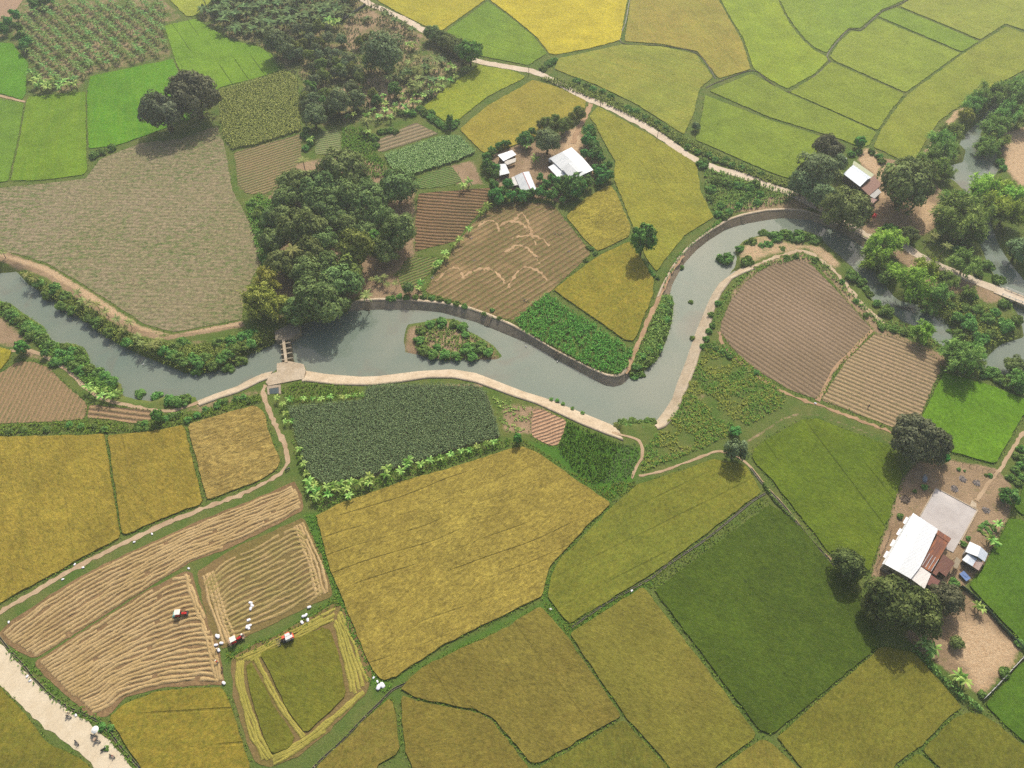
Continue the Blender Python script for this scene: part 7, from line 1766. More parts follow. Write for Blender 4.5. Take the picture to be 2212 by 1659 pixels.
# ------------------------------------------------------------------ fences and poles
def fence(label, line, h, mat, gap=3.0, solid=False, postmat=None, pr=0.06):
    c = curve_pts(line, gap); root = props(empty('fence', (0, 0, 0)), label, 'fence')
    for p in c:
        mb = MB(); z = ground_z(*p); hh = h * rnd.uniform(0.95, 1.2)
        mb.tube([(p[0], p[1], z - 0.2), (p[0] + rnd.uniform(-.08, .08), p[1] + rnd.uniform(-.08, .08), z + hh)], pr, 6); mb.build('post', postmat or DOOR, root)
    if solid:
        V, F = [], []
        cc = resamp(c, len(c) * 4)
        for i, p in enumerate(cc):
            s = 0.05 * math.sin(i * 1.9)
            V += [(p[0] + s, p[1], -0.1), (p[0] + s, p[1] + s, h * (0.93 + 0.06 * math.sin(i * .7)))]
        for i in range(len(cc) - 1): F.append((2 * i, 2 * i + 2, 2 * i + 3, 2 * i + 1))
        o = mesh_np('panel', V, F, [mat], parent=root)
        sm = o.modifiers.new('thick', 'SOLIDIFY'); sm.thickness = 0.05
    else:
        for z in (0.35, 0.8):
            mb = MB(); mb.tube([(p[0], p[1], z * h) for p in c], 0.018, 4); mb.build('wire', mat, root)
    return root
fence('dark green net fence along the right side of the sandy yard', T(3, 3, [(1660, 95), (1760, 170), (1900, 310), (2000, 430), (2100, 530), (2212, 650)]), 1.5, plain('green_net', C(86, 104, 84), 0.9, 0.05), 2.4, True)
fence('pale corrugated sheet fence closing the sandy yard at its lower end', T(3, 3, [(2230, 670), (2140, 765), (2060, 850), (1960, 960), (1880, 1040), (1850, 1072)]), 1.3, tin('fence_tin', C(206, 206, 202), C(186, 186, 182), 0.2), 2.4, True)
fence('wire fence with wooden posts along the top of the farmyard', T(3, 2, [(1560, 655), (1680, 690), (1800, 725), (1900, 755), (1985, 782)]), 1.3, plain('wire', C(120, 112, 100), 0.5, 0.3), 2.2)
fence('crooked stick fence on the left border of the farmyard', T(3, 2, [(1060, 1275), (1040, 1340), (1015, 1400), (985, 1470), (960, 1530), (930, 1590), (960, 1640)]), 1.0, plain('wire2', C(120, 112, 100), 0.5, 0.3), 1.6)
fence('stick fence between the farmyard garden and the green rice at the right', T(3, 2, [(2080, 1070), (2030, 1180), (1990, 1290), (1930, 1400), (1890, 1470), (1850, 1560), (1800, 1620)]), 1.2, plain('wire3', C(120, 112, 100), 0.5, 0.3), 2.0)
fence('grey net fence between the top palm grove and the bare plot', [(738, 46), (752, 38), (770, 26), (790, 12)], 1.6, plain('grey_net', C(112, 112, 108), 0.9, 0.05), 2.0, True)
POLE = plain('pole_concrete', C(112, 106, 98), 0.8, 0.15)
for (x, y), l in zip([(1141.5, 163), (1297, 229), (1420, 296), (1527, 353), (1135, 15), (796, 12), (803, 14), (1029, 145)], ('pole beside the road where the two gold fields meet the sail field', 'pole at the turn off to the middle farm', 'pole casting a shadow on the long olive yellow field', 'pole at the weedy triangle of the road', None, 'left pole of the pair at the top of the road', 'right pole of the pair at the top of the road', 'pole under the brightest tree of the roadside row')):
    if not l: continue
    p = W(x, y); root = props(empty('utility_pole', (p.x, p.y, 0)), 'slim grey utility ' + l, 'utility pole', 'poles of the village road')
    mb = MB(); mb.tube([(0, 0, -0.3), (0, 0, 4.6)], [0.13, 0.09], 8); mb.build('pole', POLE, root)
    mb = MB(); mb.box((0, 0, 4.25), (0.9, 0.1, 0.1), 0.5); mb.build('crossarm', POLE, root)
p = W(1659 + 1690 / 4, 1244.25 + 258 / 4); o = props(empty('utility_pole', (p.x, p.y, 0)), 'thin pale leaning pole at the top of the sandy yard', 'pole'); mb = MB(); mb.tube([(0, 0, -0.3), (0.3, 0.1, 4.6)], [0.10, 0.06], 8); mb.build('pole', plain('bamboo_pole', C(206, 186, 148), 0.7, 0.2), o)
p = W(*t12(965, 370)); o = MB(); o.tube([(0, 0, -0.2), (0.2, 0.1, 1.2), (0.9, 0.3, 2.4), (1.3, 0.7, 3.6)], [0.12, 0.10, 0.07, 0.03], 6); o.tube([(0.55, 0.2, 1.8), (0.2, 0.5, 2.6)], [0.05, 0.02], 5); o = o.build('dead_tree', plain('dead_wood', C(92, 80, 68), 0.9, 0.1)); o.location = p; props(o, 'bare bent dead tree at the edge of the seedling field', 'dead tree')
# ------------------------------------------------------------------ machines, bikes, sacks, people
RED = plain('red_paint', C(206, 44, 40), 0.4, 0.4, 0.06); ORANGE = plain('orange_paint', C(240, 98, 66), 0.45, 0.4, 0.06)
CREAM = plain('cream_roof', C(250, 242, 226), 0.5, 0.3, 0.04); TYRE = plain('tyre_rubber', C(48, 46, 44), 0.9, 0.1); DGREY = plain('dark_metal', C(66, 66, 66), 0.6, 0.3)
TEAL = plain('teal_paint', C(116, 178, 168), 0.5, 0.3, 0.08); OFFW = plain('off_white_paint', C(232, 228, 224), 0.45, 0.4, 0.04); TANB = plain('tan_boards_b', C(192, 164, 138), 0.8, 0.1); RIMM = plain('wheel_rim', C(212, 190, 120), 0.5, 0.3)
def cr7(x, y): return (351.1 + x * .1488, 1278.2 + y * .1488)
def cr8(x, y): return (131.7 + x * .0744, 1525.1 + y * .0744)

def wheel(parent, c, R, w, rim=RIMM):
    mb = MB(); n = 20; vs, fs = [], []
    for k in range(n):
        a = 6.283 * k / n
        for (rr, yy) in ((R * .55, -w / 2), (R * .95, -w / 2), (R, -w * .3), (R, w * .3), (R * .95, w / 2), (R * .55, w / 2)):
            vs.append((math.cos(a) * rr, yy, math.sin(a) * rr))
    for k in range(n):
        for j in range(5):
            fs.append([k * 6 + j, ((k + 1) % n) * 6 + j, ((k + 1) % n) * 6 + j + 1, k * 6 + j + 1])
    mb.add(vs, fs); o = mb.build('wheel', TYRE, parent, loc=c)
    mb = MB(); mb.tube([(0, -w * .35, 0), (0, w * .35, 0)], R * .56, 16); mb.build('rim', rim, o)
    return o
def tractor(label, a, b, rear):
    p, q = W(*cr7(*a)), W(*cr7(*b)); d = q - p; mid = (p + q) / 2
    t = props(empty('tractor', (mid.x, mid.y, 0.05), math.atan2(d.y, d.x)), label, 'tractor', 'red tractors in the harvested fields')
    for s in (-1, 1):
        wheel(t, (-0.55, 0.72 * s, 0.68), 0.68, 0.42); wheel(t, (1.35, 0.62 * s, 0.42), 0.42, 0.28)
        mb = MB(); mb.box((-0.55, 0.72 * s, 1.40), (1.3, 0.5, 0.08)); mb.box((0.05, 0.72 * s, 1.2), (0.08, 0.5, 0.4)); mb.build('fender', RED, t)
    mb = MB(); mb.box((1.05, 0, 0.95), (1.5, 0.66, 0.62), taper=0.86); mb.box((1.72, 0, 0.85), (0.14, 0.6, 0.5)); mb.build('hood', RED, t, bevel=0.05)
    mb = MB(); mb.box((0.4, 0, 0.6), (2.2, 0.5, 0.35)); mb.box((1.35, 0, 0.45), (0.14, 1.2, 0.12)); mb.build('chassis', DGREY, t)
    for x in (0.15, -0.95):
        for s in (-1, 1):
            mb = MB(); mb.tube([(x, 0.62 * s, 0.9), (x, 0.62 * s, 2.3)], 0.045, 6); mb.build('roof_post', DGREY, t)
    mb = MB(); mb.box((-0.4, 0, 2.36), (1.65, 1.6, 0.14), taper=0.93); mb.build('canopy_roof', CREAM, t, bevel=0.05)
    mb = MB(); mb.box((-0.45, 0, 1.15), (0.5, 0.5, 0.12)); mb.box((-0.68, 0, 1.4), (0.1, 0.5, 0.45)); mb.build('seat', DGREY, t, bevel=0.03)
    mb = MB(); mb.tube([(0.25, 0, 1.1), (0.05, 0, 1.5)], 0.03, 6); mb.tube([(0.05 + .02 * math.cos(k * .628), 0.2 * math.cos(k * .628), 1.5 + 0.2 * math.sin(k * .628) * .5) for k in range(11)], 0.02, 5); mb.build('steering_wheel', DGREY, t)
    mb = MB(); mb.tube([(1.2, 0.2, 1.2), (1.2, 0.2, 2.0)], 0.05, 8); mb.build('exhaust', DGREY, t)
    if rear == 'teal':
        mb = MB(); mb.box((-1.65, 0, 0.75), (0.9, 1.5, 0.35), taper=0.75); mb.box((-2.05, 0, 0.5), (0.2, 1.6, 0.5)); mb.box((-1.3, 0, 0.85), (0.3, 0.9, 0.3)); mb.build('tiller', TEAL, t, bevel=0.04)
        mb = MB(); mb.box((1.95, 0, 0.7), (0.35, 1.3, 0.6)); mb.box((2.0, 0, 1.0), (0.12, 1.4, 0.1)); mb.build('front_weight', DGREY, t, bevel=0.04)
    else:
        mb = MB(); mb.box((-1.6, 0, 0.9), (0.55, 2.0, 0.08)); mb.box((-1.85, 0, 1.1), (0.06, 2.0, 0.4)); mb.build('rear_platform', TANB, t)
        mb = MB(); mb.box((2.2, 0, 0.75), (0.8, 1.5, 0.08)); mb.box((2.58, 0, 0.95), (0.06, 1.5, 0.4)); mb.build('front_platform', TANB, t)
    return t
tractor('red tractor with cream roof and a teal tiller behind, on the bending straw lines', (165, 345), (385, 325), 'teal')
tr2 = tractor('red tractor with cream roof and tan load platforms, beside the white sacks', (985, 760), (1160, 668), 'tan')

# combine
p, q = W(*cr7(1715, 735)), W(*cr7(1915, 645)); d = p - q; mid = (p + q) / 2
t = props(empty('combine_harvester', (mid.x, mid.y, 0.05), math.atan2(d.y, d.x)), 'orange and white combine harvester cutting the standing rice', 'combine harvester')
for s in (-1, 1):
    mb = MB(); n = 24; pr_ = [(math.copysign(1, math.cos(a)) * 0.95 + 0.38 * math.cos(a) - .3, 0.40 + 0.38 * math.sin(a)) for a in [6.283 * k / n for k in range(n)]]
    mb.add([(x, 0.75 * s - .22, z) for x, z in pr_] + [(x, 0.75 * s + .22, z) for x, z in pr_], [list(range(n)), list(range(2 * n - 1, n - 1, -1))] + [[k, k + n, (k + 1) % n + n, (k + 1) % n] for k in range(n)]); mb.build('track', TYRE, t)
mb = MB(); mb.box((-0.3, 0, 0.95), (3.0, 1.9, 0.35)); mb.build('chassis', DGREY, t, bevel=0.03)
mb = MB(); mb.box((-0.75, 0.55, 1.7), (2.1, 0.95, 1.2), taper=0.94); mb.build('grain_tank', OFFW, t, bevel=0.06)
mb = MB(); mb.box((-0.45, -0.45, 1.6), (1.35, 0.85, 1.0), taper=0.95); mb.build('thresher_cover', OFFW, t, bevel=0.06)
mb = MB(); mb.box((-0.55, -0.98, 1.55), (1.2, 0.35, 0.9), taper=0.9); mb.build('side_panel', ORANGE, t, bevel=0.06)
mb = MB(); mb.box((-1.85, 0.3, 1.5), (0.3, 1.4, 1.0)); mb.build('rear_panel', ORANGE, t, bevel=0.05)
mb = MB(); mb.box((0.75, -0.4, 1.45), (0.95, 0.95, 0.75), taper=0.85); mb.build('engine_hood', ORANGE, t, bevel=0.08)
mb = MB(); mb.box((0.75, 0.5, 1.5), (0.5, 0.5, 0.12)); mb.box((0.52, 0.5, 1.75), (0.1, 0.5, 0.45)); mb.build('seat', DGREY, t, bevel=0.03)
mb = MB(); mb.box((1.35, 0, 0.75), (0.9, 0.7, 0.45), rot=Euler((0, 0.35, 0))); mb.build('feeder', DGREY, t)
hd = MB(); hd.box((2.15, 0, 0.35), (0.12, 2.2, 0.5)); 
for s in (-1.08, 1.08): hd.box((2.4, s, 0.35), (0.9, 0.06, 0.5))
hd.box((2.4, 0, 0.14), (0.8, 2.2, 0.06)); hd = hd.build('header', DGREY, t)
for k in range(4):
    a = k * 1.57 + .4; mb = MB(); mb.tube([(2.55 + .36 * math.cos(a), -1.0, 0.75 + .36 * math.sin(a)), (2.55 + .36 * math.cos(a), 1.0, 0.75 + .36 * math.sin(a))], 0.03, 5); mb.build('reel_bar', RIMM, hd)
mb = MB(); mb.tube([(-1.2, 0.95, 1.4), (-1.2, 1.0, 2.3), (-1.9, 1.05, 2.5)], 0.12, 8); mb.build('unloading_pipe', ORANGE, t)

# motorbikes
def motorbike(label, x, y, ang, col, load=None, group='motorbikes parked on the wide road'):
    p = W(x, y); t = props(empty('motorbike', (p.x, p.y, 0.06), ang), label, 'motorbike', group)
    wheel(t, (0.62, 0, 0.29), 0.29, 0.10, DGREY); wheel(t, (-0.62, 0, 0.29), 0.29, 0.11, DGREY)
    bm = plain('bike_%s' % col, {'red': C(150, 52, 50), 'dark': C(60, 62, 70), 'grey': C(120, 122, 128)}[col], 0.35, 0.5)
    mb = MB(); mb.box((-0.05, 0, 0.5), (0.85, 0.24, 0.28), taper=0.8); mb.box((0.42, 0, 0.66), (0.16, 0.34, 0.5), rot=Euler((0, -0.35, 0))); mb.box((-0.55, 0, 0.62), (0.5, 0.2, 0.16)); mb.build('body', bm, t, bevel=0.04)
    mb = MB(); mb.box((-0.35, 0, 0.76), (0.75, 0.26, 0.1)); mb.build('seat', DGREY, t, bevel=0.03)
    mb = MB(); mb.tube([(0.42, -0.34, 0.98), (0.48, 0, 1.0), (0.42, 0.34, 0.98)], 0.025, 6); mb.tube([(0.48, 0, 1.0), (0.62, 0, 0.29)], 0.03, 6); mb.build('handlebar', DGREY, t)
    mb = MB(); mb.box((0.56, 0, 0.86), (0.12, 0.18, 0.16)); mb.build('headlight', OFFW, t, bevel=0.03)
    if load: mb = MB(); mb.box((-0.55, 0, 1.05), (0.6, 0.8, 0.5), taper=0.9); mb.build('cargo_box', TANB, t, bevel=0.04)
    return t
def h8(a, b): return D_(cr8(*a), cr8(*b))
motorbike('dark motorbike beside the rider in the pale hat on the wide road', *cr8(245, 305), h8((150, 265), (350, 345)), 'dark')
motorbike('grey motorbike in front of the white parasol', *cr8(965, 865), h8((890, 835), (1040, 880)), 'grey')
motorbike('motorbike with a tan cargo box behind, below the white parasol', *cr8(1085, 1010), h8((1010, 980), (1170, 1045)), 'dark', 1)
motorbike('dark motorbike alone on the left side of the wide road', *cr8(480, 1065), h8((420, 985), (555, 1140)), 'dark')
motorbike('dark motorbike half hidden under cut green branches', *cr8(1270, 1250), 0.6, 'dark')
motorbike('red motorbike nearest the bottom edge on the wide road', *cr8(1505, 1455), h8((1420, 1410), (1600, 1500)), 'red')
motorbike('dark motorbike parked on the bend of the dirt track', *T(1, 2, [(275, 742)])[0], 0.6, 'dark', None, 'motorbike on the dirt track')
o = tree('bush', *cr8(1310, 1235), 7, 'heap of cut green branches on the wide road between two motorbikes', None, 0.7, 0.03); o.name = 'branch_heap'; o['category'] = 'branches'
tree('bush', *cr8(1200, 600), 10, 'bush on the verge behind the white parasol')
tree('bush', *cr8(1450, 640), 9, 'low bush at the drain right of the white parasol')
p = W(*cr8(1085, 730)); t = props(empty('parasol', (p.x, p.y, 0.03)), 'white parasol standing on the verge of the wide road', 'parasol')
mb = MB(); mb.tube([(0, 0, 0), (0, 0, 2.2)], 0.03, 6); mb.build('pole', OFFW, t)
mb = MB(); n = 10; mb.add([(0, 0, 2.3)] + [(0.95 * math.cos(6.283 * k / n) * s_, 0.95 * math.sin(6.283 * k / n) * s_, z_) for s_, z_ in ((0.5, 2.2), (1.0, 1.9)) for k in range(n)], [[0, 1 + k, 1 + (k + 1) % n] for k in range(n)] + [[1 + k, 1 + n + k, 1 + n + (k + 1) % n, 1 + (k + 1) % n] for k in range(n)]); mb.build('canopy', plain('white_cloth', C(248, 246, 240), 0.8, 0.1, 0.03), t)

# sacks
def sack_mesh():
    mb = MB(); nu, nv = 12, 9; vs, fs = [], []
    for j in range(nv):
        u = -1 + 2 * j / (nv - 1); r = (1 - abs(u) ** 4) ** 0.5 * (1.0 if u < 0.6 else 1 - (u - .6) * 1.1) + 0.03
        for i in range(nu):
            a = 6.283 * i / nu; cx, sx = math.cos(a), math.sin(a)
            vs.append((u * 0.55, math.copysign(abs(cx) ** 0.7, cx) * 0.32 * r, 0.2 + math.copysign(abs(sx) ** 0.8, sx) * 0.19 * r + 0.015 * math.sin(7 * u + 3 * a)))
    for j in range(nv - 1):
        for i in range(nu): fs.append([j * nu + i, j * nu + (i + 1) % nu, (j + 1) * nu + (i + 1) % nu, (j + 1) * nu + i])
    fs += [list(range(nu - 1, -1, -1)), [(nv - 1) * nu + i for i in range(nu)]]
    mb.add(vs, fs); return mb
SACKW = plain('white_sack', C(244, 242, 246), 0.75, 0.2, 0.05)
s0 = sack_mesh().build('grain_sack', SACKW, smooth=True)
GS = ((('in the upper heap of three on the greenish stubble', 'sacks of the upper heap'), [(1282, 165), (1305, 205), (1283, 250)]), (('lying between the two heaps on the greenish stubble', None), [(1255, 415)]), (('in the lower heap of three near the tan platform tractor', 'sacks of the lower heap'), [(1230, 515), (1270, 495), (1255, 530)]),
      (('leaning together on the green bund left of the tan platform tractor', 'sacks leaning together on the bund'), [(790, 645), (815, 655)]), (('lying closest behind the tan platform tractor', None), [(858, 750)]), (('on the bund just below the leaning pair', None), [(780, 778)]), (('beside the worker in the pale hat on the bund', None), [(818, 852)]),
      (('alone at the corner of the tufted golden field', None), [(893, 1328)]), (('alone on the bund above the combine', None), [(2132, 228)]), (('in the loose group above the combine', 'sacks above the combine'), [(2083, 345), (2052, 360), (2112, 415), (2028, 450)]))
first = True
for (lb, grp), pts in GS:
    for x, y in pts:
        q_ = W(*cr7(x, y))
        if first: s, first = s0, False
        else: s = s0.copy(); COL.objects.link(s)
        s.location = (q_.x, q_.y, 0.08); s.rotation_euler = (0, 0, rnd.uniform(0, 3.14)); s.scale = (1.15,) * 3
        if 'group' in s: del s['group']
        props(s, 'white grain sack ' + lb, 'sack', grp)
for (x, y), lb in zip(T(1, 3, [(1018, 878), (1050, 913), (1062, 960), (1093, 945)]) + T(2, 3, [(1035, 128), (335, 287)]) + T(0, 2, [(648, 1560), (720, 1587), (1162, 1367), (1315, 1297), (1632, 1595)]) + T(0, 3, [(78, 400), (545, 30)]) + T(3, 2, [(408, 168)]) + [cr8(440, 270)] + T(0, 3, [(262, 905), (238, 868)]),
        ('uppermost of four at the drain crossing under the golden field', 'second of four at the drain crossing under the golden field', 'left of the two big ones at the drain crossing', 'right of the two big ones at the drain crossing', 'on the drain above the tan olive strip', 'on the bund left of the olive green field corner',
         'on the golden side of the dirt track near the left edge', 'on the stubble side of the dirt track near the left edge', 'beside the dirt track half way along the striped stubble', 'beside the dirt track further up the striped stubble', 'on the corner between the greenish stubble and the long strip',
         'at the muddy left end of the striped stubble', 'in the grass above the left end of the striped stubble', 'at the clay corner of the two ridged fields', 'stretched out on the verge beside the pale hat rider', 'right of two on the verge of the wide road', 'left of two on the verge of the wide road')):
    q_ = W(x, y); s = s0.copy(); COL.objects.link(s); s.location = (q_.x, q_.y, 0.05); s.rotation_euler = (0, 0, rnd.uniform(0, 3.14)); k = 1.7 if 'big' in lb else 0.8; s.scale = (k, k, k * .8)
    if 'group' in s: del s['group']
    s.name = 'plastic_bag'; props(s, 'white plastic bag ' + lb, 'bag')

# people: one skinned body each, clothes over it
SKIN = plain('skin', C(168, 120, 92), 0.6, 0.2, 0.05)
def skinned(name, joints, bones, mat, parent=None, sub=2, root=0):
    me = bpy.data.meshes.new(name); me.from_pydata([j[0] for j in joints], bones, []); me.materials.append(mat)
    o = bpy.data.objects.new(name, me); COL.objects.link(o)
    if parent: o.parent = parent
    sk = o.modifiers.new('skin', 'SKIN'); sk.use_smooth_shade = True
    ss = o.modifiers.new('sub', 'SUBSURF'); ss.levels = ss.render_levels = sub
    if not me.skin_vertices: me.skin_vertices.new()
    for i, j in enumerate(joints):
        r = j[1]; me.skin_vertices[0].data[i].radius = (r, r) if not hasattr(r, '__len__') else r
        me.skin_vertices[0].data[i].use_root = (i == root)
    return o
def person(label, loc, rz, shirt, trousers, bend=0.0, hat=None, arms='down', sit=False, z=0.05, sc=1.0):
    t = props(empty('person', (loc[0], loc[1], z), rz), label, 'person')
    hz = 0.9 if not sit else 0.5
    def up(dx, dz, dy=0.0):                      # torso frame: bends forward about the hips
        return (dx * math.cos(bend) + dz * math.sin(bend), dy, hz + dz * math.cos(bend) - dx * math.sin(bend))
    J = [((0, 0, hz), (0.15, 0.11)), (up(0, 0.25), (0.13, 0.10)), (up(0, 0.47), (0.16, 0.11)), (up(0, 0.58), 0.055), (up(0.03, 0.66), 0.075), (up(0.04, 0.76), (0.085, 0.10)), (up(0.02, 0.86), 0.06), (up(0.13, 0.73), 0.022)]
    B = [(0, 1), (1, 2), (2, 3), (3, 4), (4, 5), (5, 6), (5, 7)]
    SH, TR = [(up(0, 0.0), (0.17, 0.13)), (up(0, 0.25), (0.15, 0.12)), (up(0, 0.46), (0.18, 0.13)), (up(0, 0.54), 0.075)], [((0, 0, hz + 0.03), (0.17, 0.13))]
    SB, TB = [(0, 1), (1, 2), (2, 3)], []
    for s in (-1, 1):
        sh = up(0, 0.47, 0.19 * s)
        if arms == 'front': el, wr = up(0.18, 0.28, 0.24 * s), up(0.42, 0.30, 0.16 * s)
        elif bend > 0.5: el, wr = (sh[0] + 0.06, 0.23 * s, sh[2] - 0.27), (sh[0] + 0.14, 0.2 * s, sh[2] - 0.52)
        else: el, wr = up(0.0, 0.2, 0.25 * s), up(0.1, -0.04, 0.26 * s)
        k = len(J); J += [(sh, 0.065), (el, 0.045), (wr, 0.03)]; B += [(2, k), (k, k + 1), (k + 1, k + 2)]
        dv = (Vector(wr) - Vector(el)).normalized(); pm = Vector(wr) + dv * 0.07
        J.append((tuple(pm), (0.036, 0.02))); B.append((k + 2, k + 3))
        for f_, (oy, ln) in enumerate(((-0.03, 0.075), (-0.01, 0.09), (0.01, 0.085), (0.03, 0.065))):
            a = pm + Vector((0.0, oy, 0)) + dv * 0.03; b = a + dv * ln + Vector((0.02, 0, -0.01)); i = len(J)
            J += [(tuple(a), 0.010), (tuple(b), 0.008)]; B += [(k + 3, i), (i, i + 1)]
        a = Vector(wr) + dv * 0.03 + Vector((0.03, -0.02 * s, 0)); i = len(J); J += [(tuple(a), 0.011), (tuple(a + dv * 0.045 + Vector((0.015, 0, 0))), 0.009)]; B += [(k + 2, i), (i, i + 1)]
        n = len(SH); SH += [(sh, 0.08), (el, 0.062), (tuple(Vector(el) * .25 + Vector(wr) * .75), 0.05)]; SB += [(2, n), (n, n + 1), (n + 1, n + 2)]
        hp = (0, 0.10 * s, hz - 0.06)
        if sit: kn, an, to = (0.42, 0.13 * s, hz), (0.45, 0.13 * s, hz - 0.42), (0.6, 0.13 * s, hz - 0.46)
        else: kn, an, to = (0.04 + 0.06 * s, 0.12 * s, 0.48), (-0.02 + 0.12 * s, 0.12 * s, 0.08), (0.14 + 0.12 * s, 0.13 * s, 0.03)
        k = len(J); J += [(hp, 0.09), (kn, 0.06), (an, 0.038), (to, (0.04, 0.025))]; B += [(0, k), (k, k + 1), (k + 1, k + 2), (k + 2, k + 3)]
        n = len(TR); TR += [(hp, 0.105), (kn, 0.078), (tuple(Vector(kn) * .12 + Vector(an) * .88), 0.062)]; TB += [(0, n), (n, n + 1), (n + 1, n + 2)]
    skinned('body', J, B, SKIN, t); skinned('shirt', SH, SB, shirt, t); skinned('trousers', TR, TB, trousers, t)
    hc = Vector(up(0.03, 0.80)); hn = (Vector(up(0, 1)) - Vector(up(0, 0))).normalized()
    if hat:
        n = 14; a1 = hn.cross(Vector((0, 1, 0))).normalized(); a2 = hn.cross(a1); mb = MB()
        mb.add([tuple(hc + hn * 0.19)] + [tuple(hc + hn * 0.02 + (a1 * math.cos(6.283 * k / n) + a2 * math.sin(6.283 * k / n)) * 0.27) for k in range(n)] + [tuple(hc + hn * 0.0 + (a1 * math.cos(6.283 * k / n) + a2 * math.sin(6.283 * k / n)) * 0.26) for k in range(n)], [[0, 1 + k, 1 + (k + 1) % n] for k in range(n)] + [[1 + k, 1 + n + k, 1 + n + (k + 1) % n, 1 + (k + 1) % n] for k in range(n)]); mb.build('hat', hat, t)
    else:
        mb = MB(); mb.tube([hc - hn * 0.02 - Vector((0.03, 0, 0)), hc + hn * 0.06 - Vector((0.02, 0, 0)), hc + hn * 0.11], [0.10, 0.098, 0.05], 10); mb.build('hair', plain('black_hair', C(38, 32, 30), 0.6, 0.3), t, smooth=True)
    t.scale = (sc, sc, sc)
    return t
def cloth(n, c): return plain(n, c, 0.85, 0.1)
STRAWHAT = cloth('straw_hat', C(236, 214, 170)); WHAT = cloth('white_hat', C(244, 240, 232))
DK = cloth('dark_cloth', C(64, 66, 76)); BL = cloth('blue_cloth', C(92, 108, 132)); RD = cloth('red_cloth', C(206, 78, 60)); GRN = cloth('grey_green_cloth', C(104, 112, 104)); WH = cloth('white_shirt', C(226, 222, 214))
person('person in a pale hat stooping over a sack on the bund', W(*cr7(792, 838)), -0.6, DK, DK, 0.6, STRAWHAT)
person('person in a red top stooping at the edge of the straw lines', W(*cr7(812, 1040)), 2.5, RD, BL, 0.8, WHAT)
person('person in dark clothes walking on the bund above the tufted golden field', W(*cr7(880, 1125)), 0.9, DK, GRN, 0.15)
pt = W(*cr7(1168, 655)); person('person in a white hat riding on the front platform of the tractor', (pt.x, pt.y), 0.6, GRN, DK, 0.1, WHAT, 'front', True, 0.68)
person('lone person in grey clothes bending in the seedling field', W(1659 + 862 / 4, 829.5 + 205 / 4), 0.9, GRN, DK, 0.55)
pt = W(*cr8(215, 275)); person('person in a pale hat beside the uppermost motorbike on the wide road', (pt.x, pt.y + 0.5), -0.5, WH, DK, 0.15, STRAWHAT, 'front')
pt = W(*cr8(985, 800)); person('person seated in the shade of the white parasol', (pt.x + 0.1, pt.y + 0.8), -1.6, DK, DK, 0.2, None, 'front', True, 0.0)

# ------------------------------------------------------------------ odds and ends
def heap(label, x, y, r, h, mat, cat='heap', n=26, z=0.0, group=None):
    p = W(x, y); mb = MB()
    mb.add([(p.x, p.y, z + h * .6)] + [(p.x + r * rnd.uniform(.75, 1.05) * math.cos(k * .5236), p.y + r * rnd.uniform(.75, 1.05) * math.sin(k * .5236), z - .05) for k in range(12)], [[0, 1 + k, 1 + (k + 1) % 12] for k in range(12)])
    for k in range(n):
        a = rnd.uniform(0, 6.28); d = r * math.sqrt(rnd.random()); s = rnd.uniform(0.15, 0.34) * r
        mb.box((p.x + math.cos(a) * d, p.y + math.sin(a) * d, z + h * (1 - d / r) * 0.6 + 0.05), (s, s * rnd.uniform(.5, 1), s * .6), rot=Euler((rnd.uniform(-.6, .6), rnd.uniform(-.6, .6), rnd.uniform(0, 3))), taper=0.7)
    o = mb.build('rubble_heap' if cat == 'heap' else cat.replace(' ', '_'), mat); return props(o, label, cat, group)
ASH = plain('ash_rubble', C(138, 128, 122), 0.9, 0.1); 
for (x, y), lb in zip(T(3, 2, [(1685, 822), (1805, 855), (1885, 1090), (1612, 905)]), ('pale ash heap in the upper farmyard', 'dark ash heap near the farmyard gate', 'dark ash heap right of the drying floor', 'faint ash heap above the drying floor')): heap(lb, x, y, 1.3, 0.3, ASH)
heap('grey brushwood and stone pile on the left side of the farmyard', *t12(1185, 1000), 1.6, 0.5, plain('brushwood', C(112, 98, 86), 0.9, 0.1), 'brush pile', 34)
for (x, y), lb in zip(T(1, 1, [(1860, 402), (1885, 592), (1528, 742)]) + T(2, 1, [(495, 515)]), ('grey heap on the upper left of the dry brown field', 'grey heap in the middle of the dry brown field', 'grey heap at the lower left corner of the dry brown field', 'grey stony heap on the right of the dry brown field')): heap(lb, x, y, 0.9, 0.25, ASH, n=14)
def branches(label, x, y, L, n, mat, z):
    p = W(x, y, z); mb = MB()
    for k in range(n):
        a = rnd.uniform(-.5, .5) - 0.2 + (3.14 if rnd.random() < .35 else 0); l = L * rnd.uniform(.4, 1)
        b = Vector((p.x + rnd.uniform(-1, 1), p.y + rnd.uniform(-.8, .8), z + 0.1)); e = b + Vector((math.cos(a) * l, math.sin(a) * l, rnd.uniform(0.1, 1.2)))
        mb.tube([b, (b + e) / 2 + Vector((0, 0, .3)), e], [0.09, 0.06, 0.02], 5)
    return props(mb.build('fallen_branches', mat), label, 'branches')
DEADW = plain('grey_dead_wood', C(150, 136, 122), 0.9, 0.1)
branches('grey fallen branches lying in the canal under the bright bamboo', 1953, 667, 6.5, 26, DEADW, WATER_Z)
branches('bare twigs hanging off the canal spit', 1915, 600, 4.0, 18, DEADW, -0.8)
branches('pale dead stick lying in the dry brown field', 1133, 650, 2.5, 6, DEADW, 0.05)
branches('pale forked stick on the upper right of the dry brown field', 1206, 505, 2.2, 6, DEADW, 0.05)
mb = MB(); p = W(*cr4(1655, 1290), 1.4)
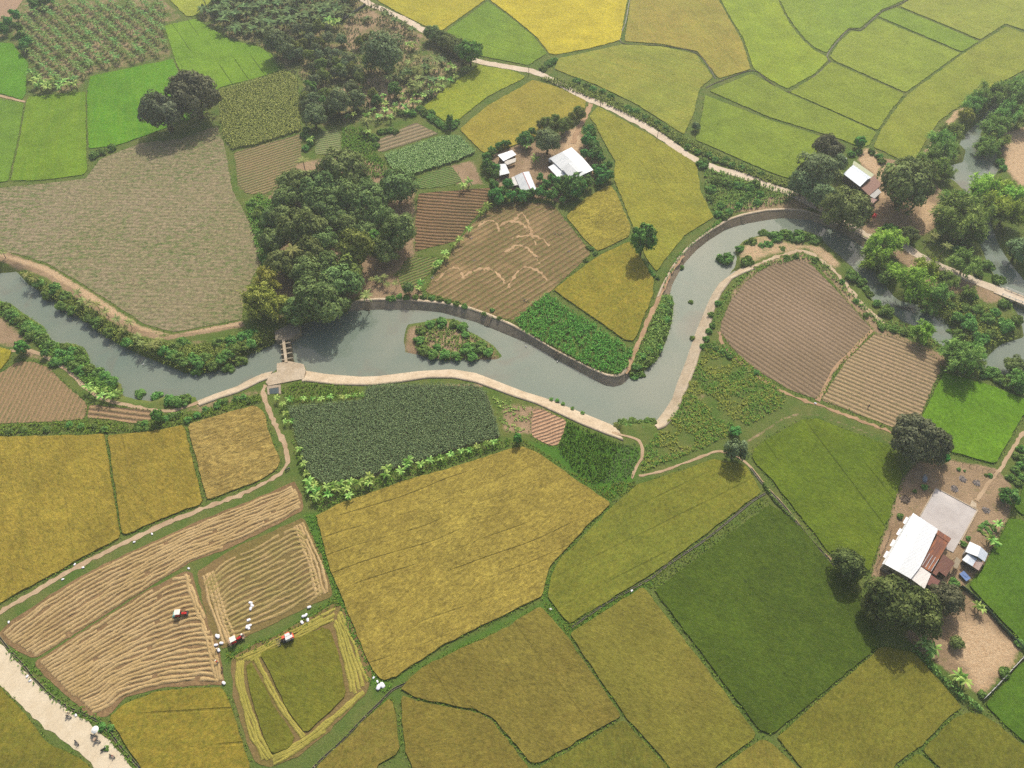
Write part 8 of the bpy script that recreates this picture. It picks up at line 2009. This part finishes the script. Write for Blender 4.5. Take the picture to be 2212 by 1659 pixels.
mb.box((0, 0, 0.7), (1.9, 2.6, 0.06), 0.5); mb.box((0.2, 0.3, 0.78), (1.0, 1.2, 0.06), 0.8); o = mb.build('tarp_cover', plain('blue_tarp', C(112, 136, 182), 0.7, 0.2)); o.location = (p.x, p.y, 0.1); props(o, 'crumpled blue tarpaulin on the stack behind the patchwork shed', 'tarpaulin')
mb = MB(); mb.box((p.x, p.y, 0.4), (1.8, 2.3, 0.8), 0.5); props(mb.build('crate_stack', DARKW2), 'dark stack carrying the blue tarpaulin', 'stack')
p = W(*t12(1355, 820)); mb = MB(); mb.tube([(-.6, -1.2, .1), (0, 0, .25), (.4, 1.3, .1)], [.5, .75, .45], 10); o = mb.build('covered_heap', plain('grey_blue_cover', C(150, 156, 162), 0.6, 0.2), smooth=True); o.location = p; props(o, 'long heap under a grey blue cover below the almost black tree', 'heap')
def bird(label, x, y):
    p = W(x, y, WATER_Z); n = 10; mb = MB()
    pts = [(-0.34, 0, 0.16), (-0.2, 0, 0.15), (0, 0, 0.16), (0.16, 0, 0.2), (0.22, 0, 0.34), (0.26, 0, 0.46), (0.34, 0, 0.48), (0.44, 0, 0.46)]
    mb.tube(pts, [0.02, 0.1, 0.16, 0.12, 0.055, 0.06, 0.05, 0.01], n); o = mb.build('water_bird', OFFW, smooth=True); o.location = p; o.rotation_euler = (0, 0, rnd.uniform(0, 6)); o.scale = (1.3,) * 3; return props(o, label, 'bird')
for (x, y), lb in zip(T(1, 1, [(390, 1345), (1803, 1142)]) + T(2, 1, [(120, 1337), (392, 1467)]) + T(0, 1, [(1240, 1492), (1735, 1577), (1693, 1593)]), ('beside the foot bridge', 'between the island and the grey wall', 'near the grey wall right of the island', 'near the steps under the cane grass', 'in the middle of the left river', 'right one of two near the left river bend', 'left one of two near the left river bend')): bird('white bird floating ' + lb, x, y)
# ------------------------------------------------------------------ the hazy air
hm = bpy.data.materials.new('haze_air'); hm.use_nodes = True
nt = hm.node_tree
for n_ in list(nt.nodes):
    if n_.type == 'BSDF_PRINCIPLED': nt.nodes.remove(n_)
pv = nt.nodes.new('ShaderNodeVolumePrincipled')
pv.inputs['Color'].default_value = (0.92, 0.94, 0.97, 1)
pv.inputs['Density'].default_value = 0.00023
pv.inputs['Anisotropy'].default_value = 0.3
nt.links.new(pv.outputs[0], next(n_ for n_ in nt.nodes if n_.type == 'OUTPUT_MATERIAL').inputs['Volume'])
mb = MB(); mb.box((0, 200, (212 - 4.8) / 2), (5600, 5600, 212 + 4.8))
o = mb.build('haze', hm); o['kind'] = 'stuff'; o['label'] = 'thin pale haze over the whole valley'

for lst in PROTO.values():                   # drop unused kinds
    for r_, u_ in lst:
        if not u_:
            for c_ in list(r_.children): bpy.data.objects.remove(c_)
            bpy.data.objects.remove(r_)
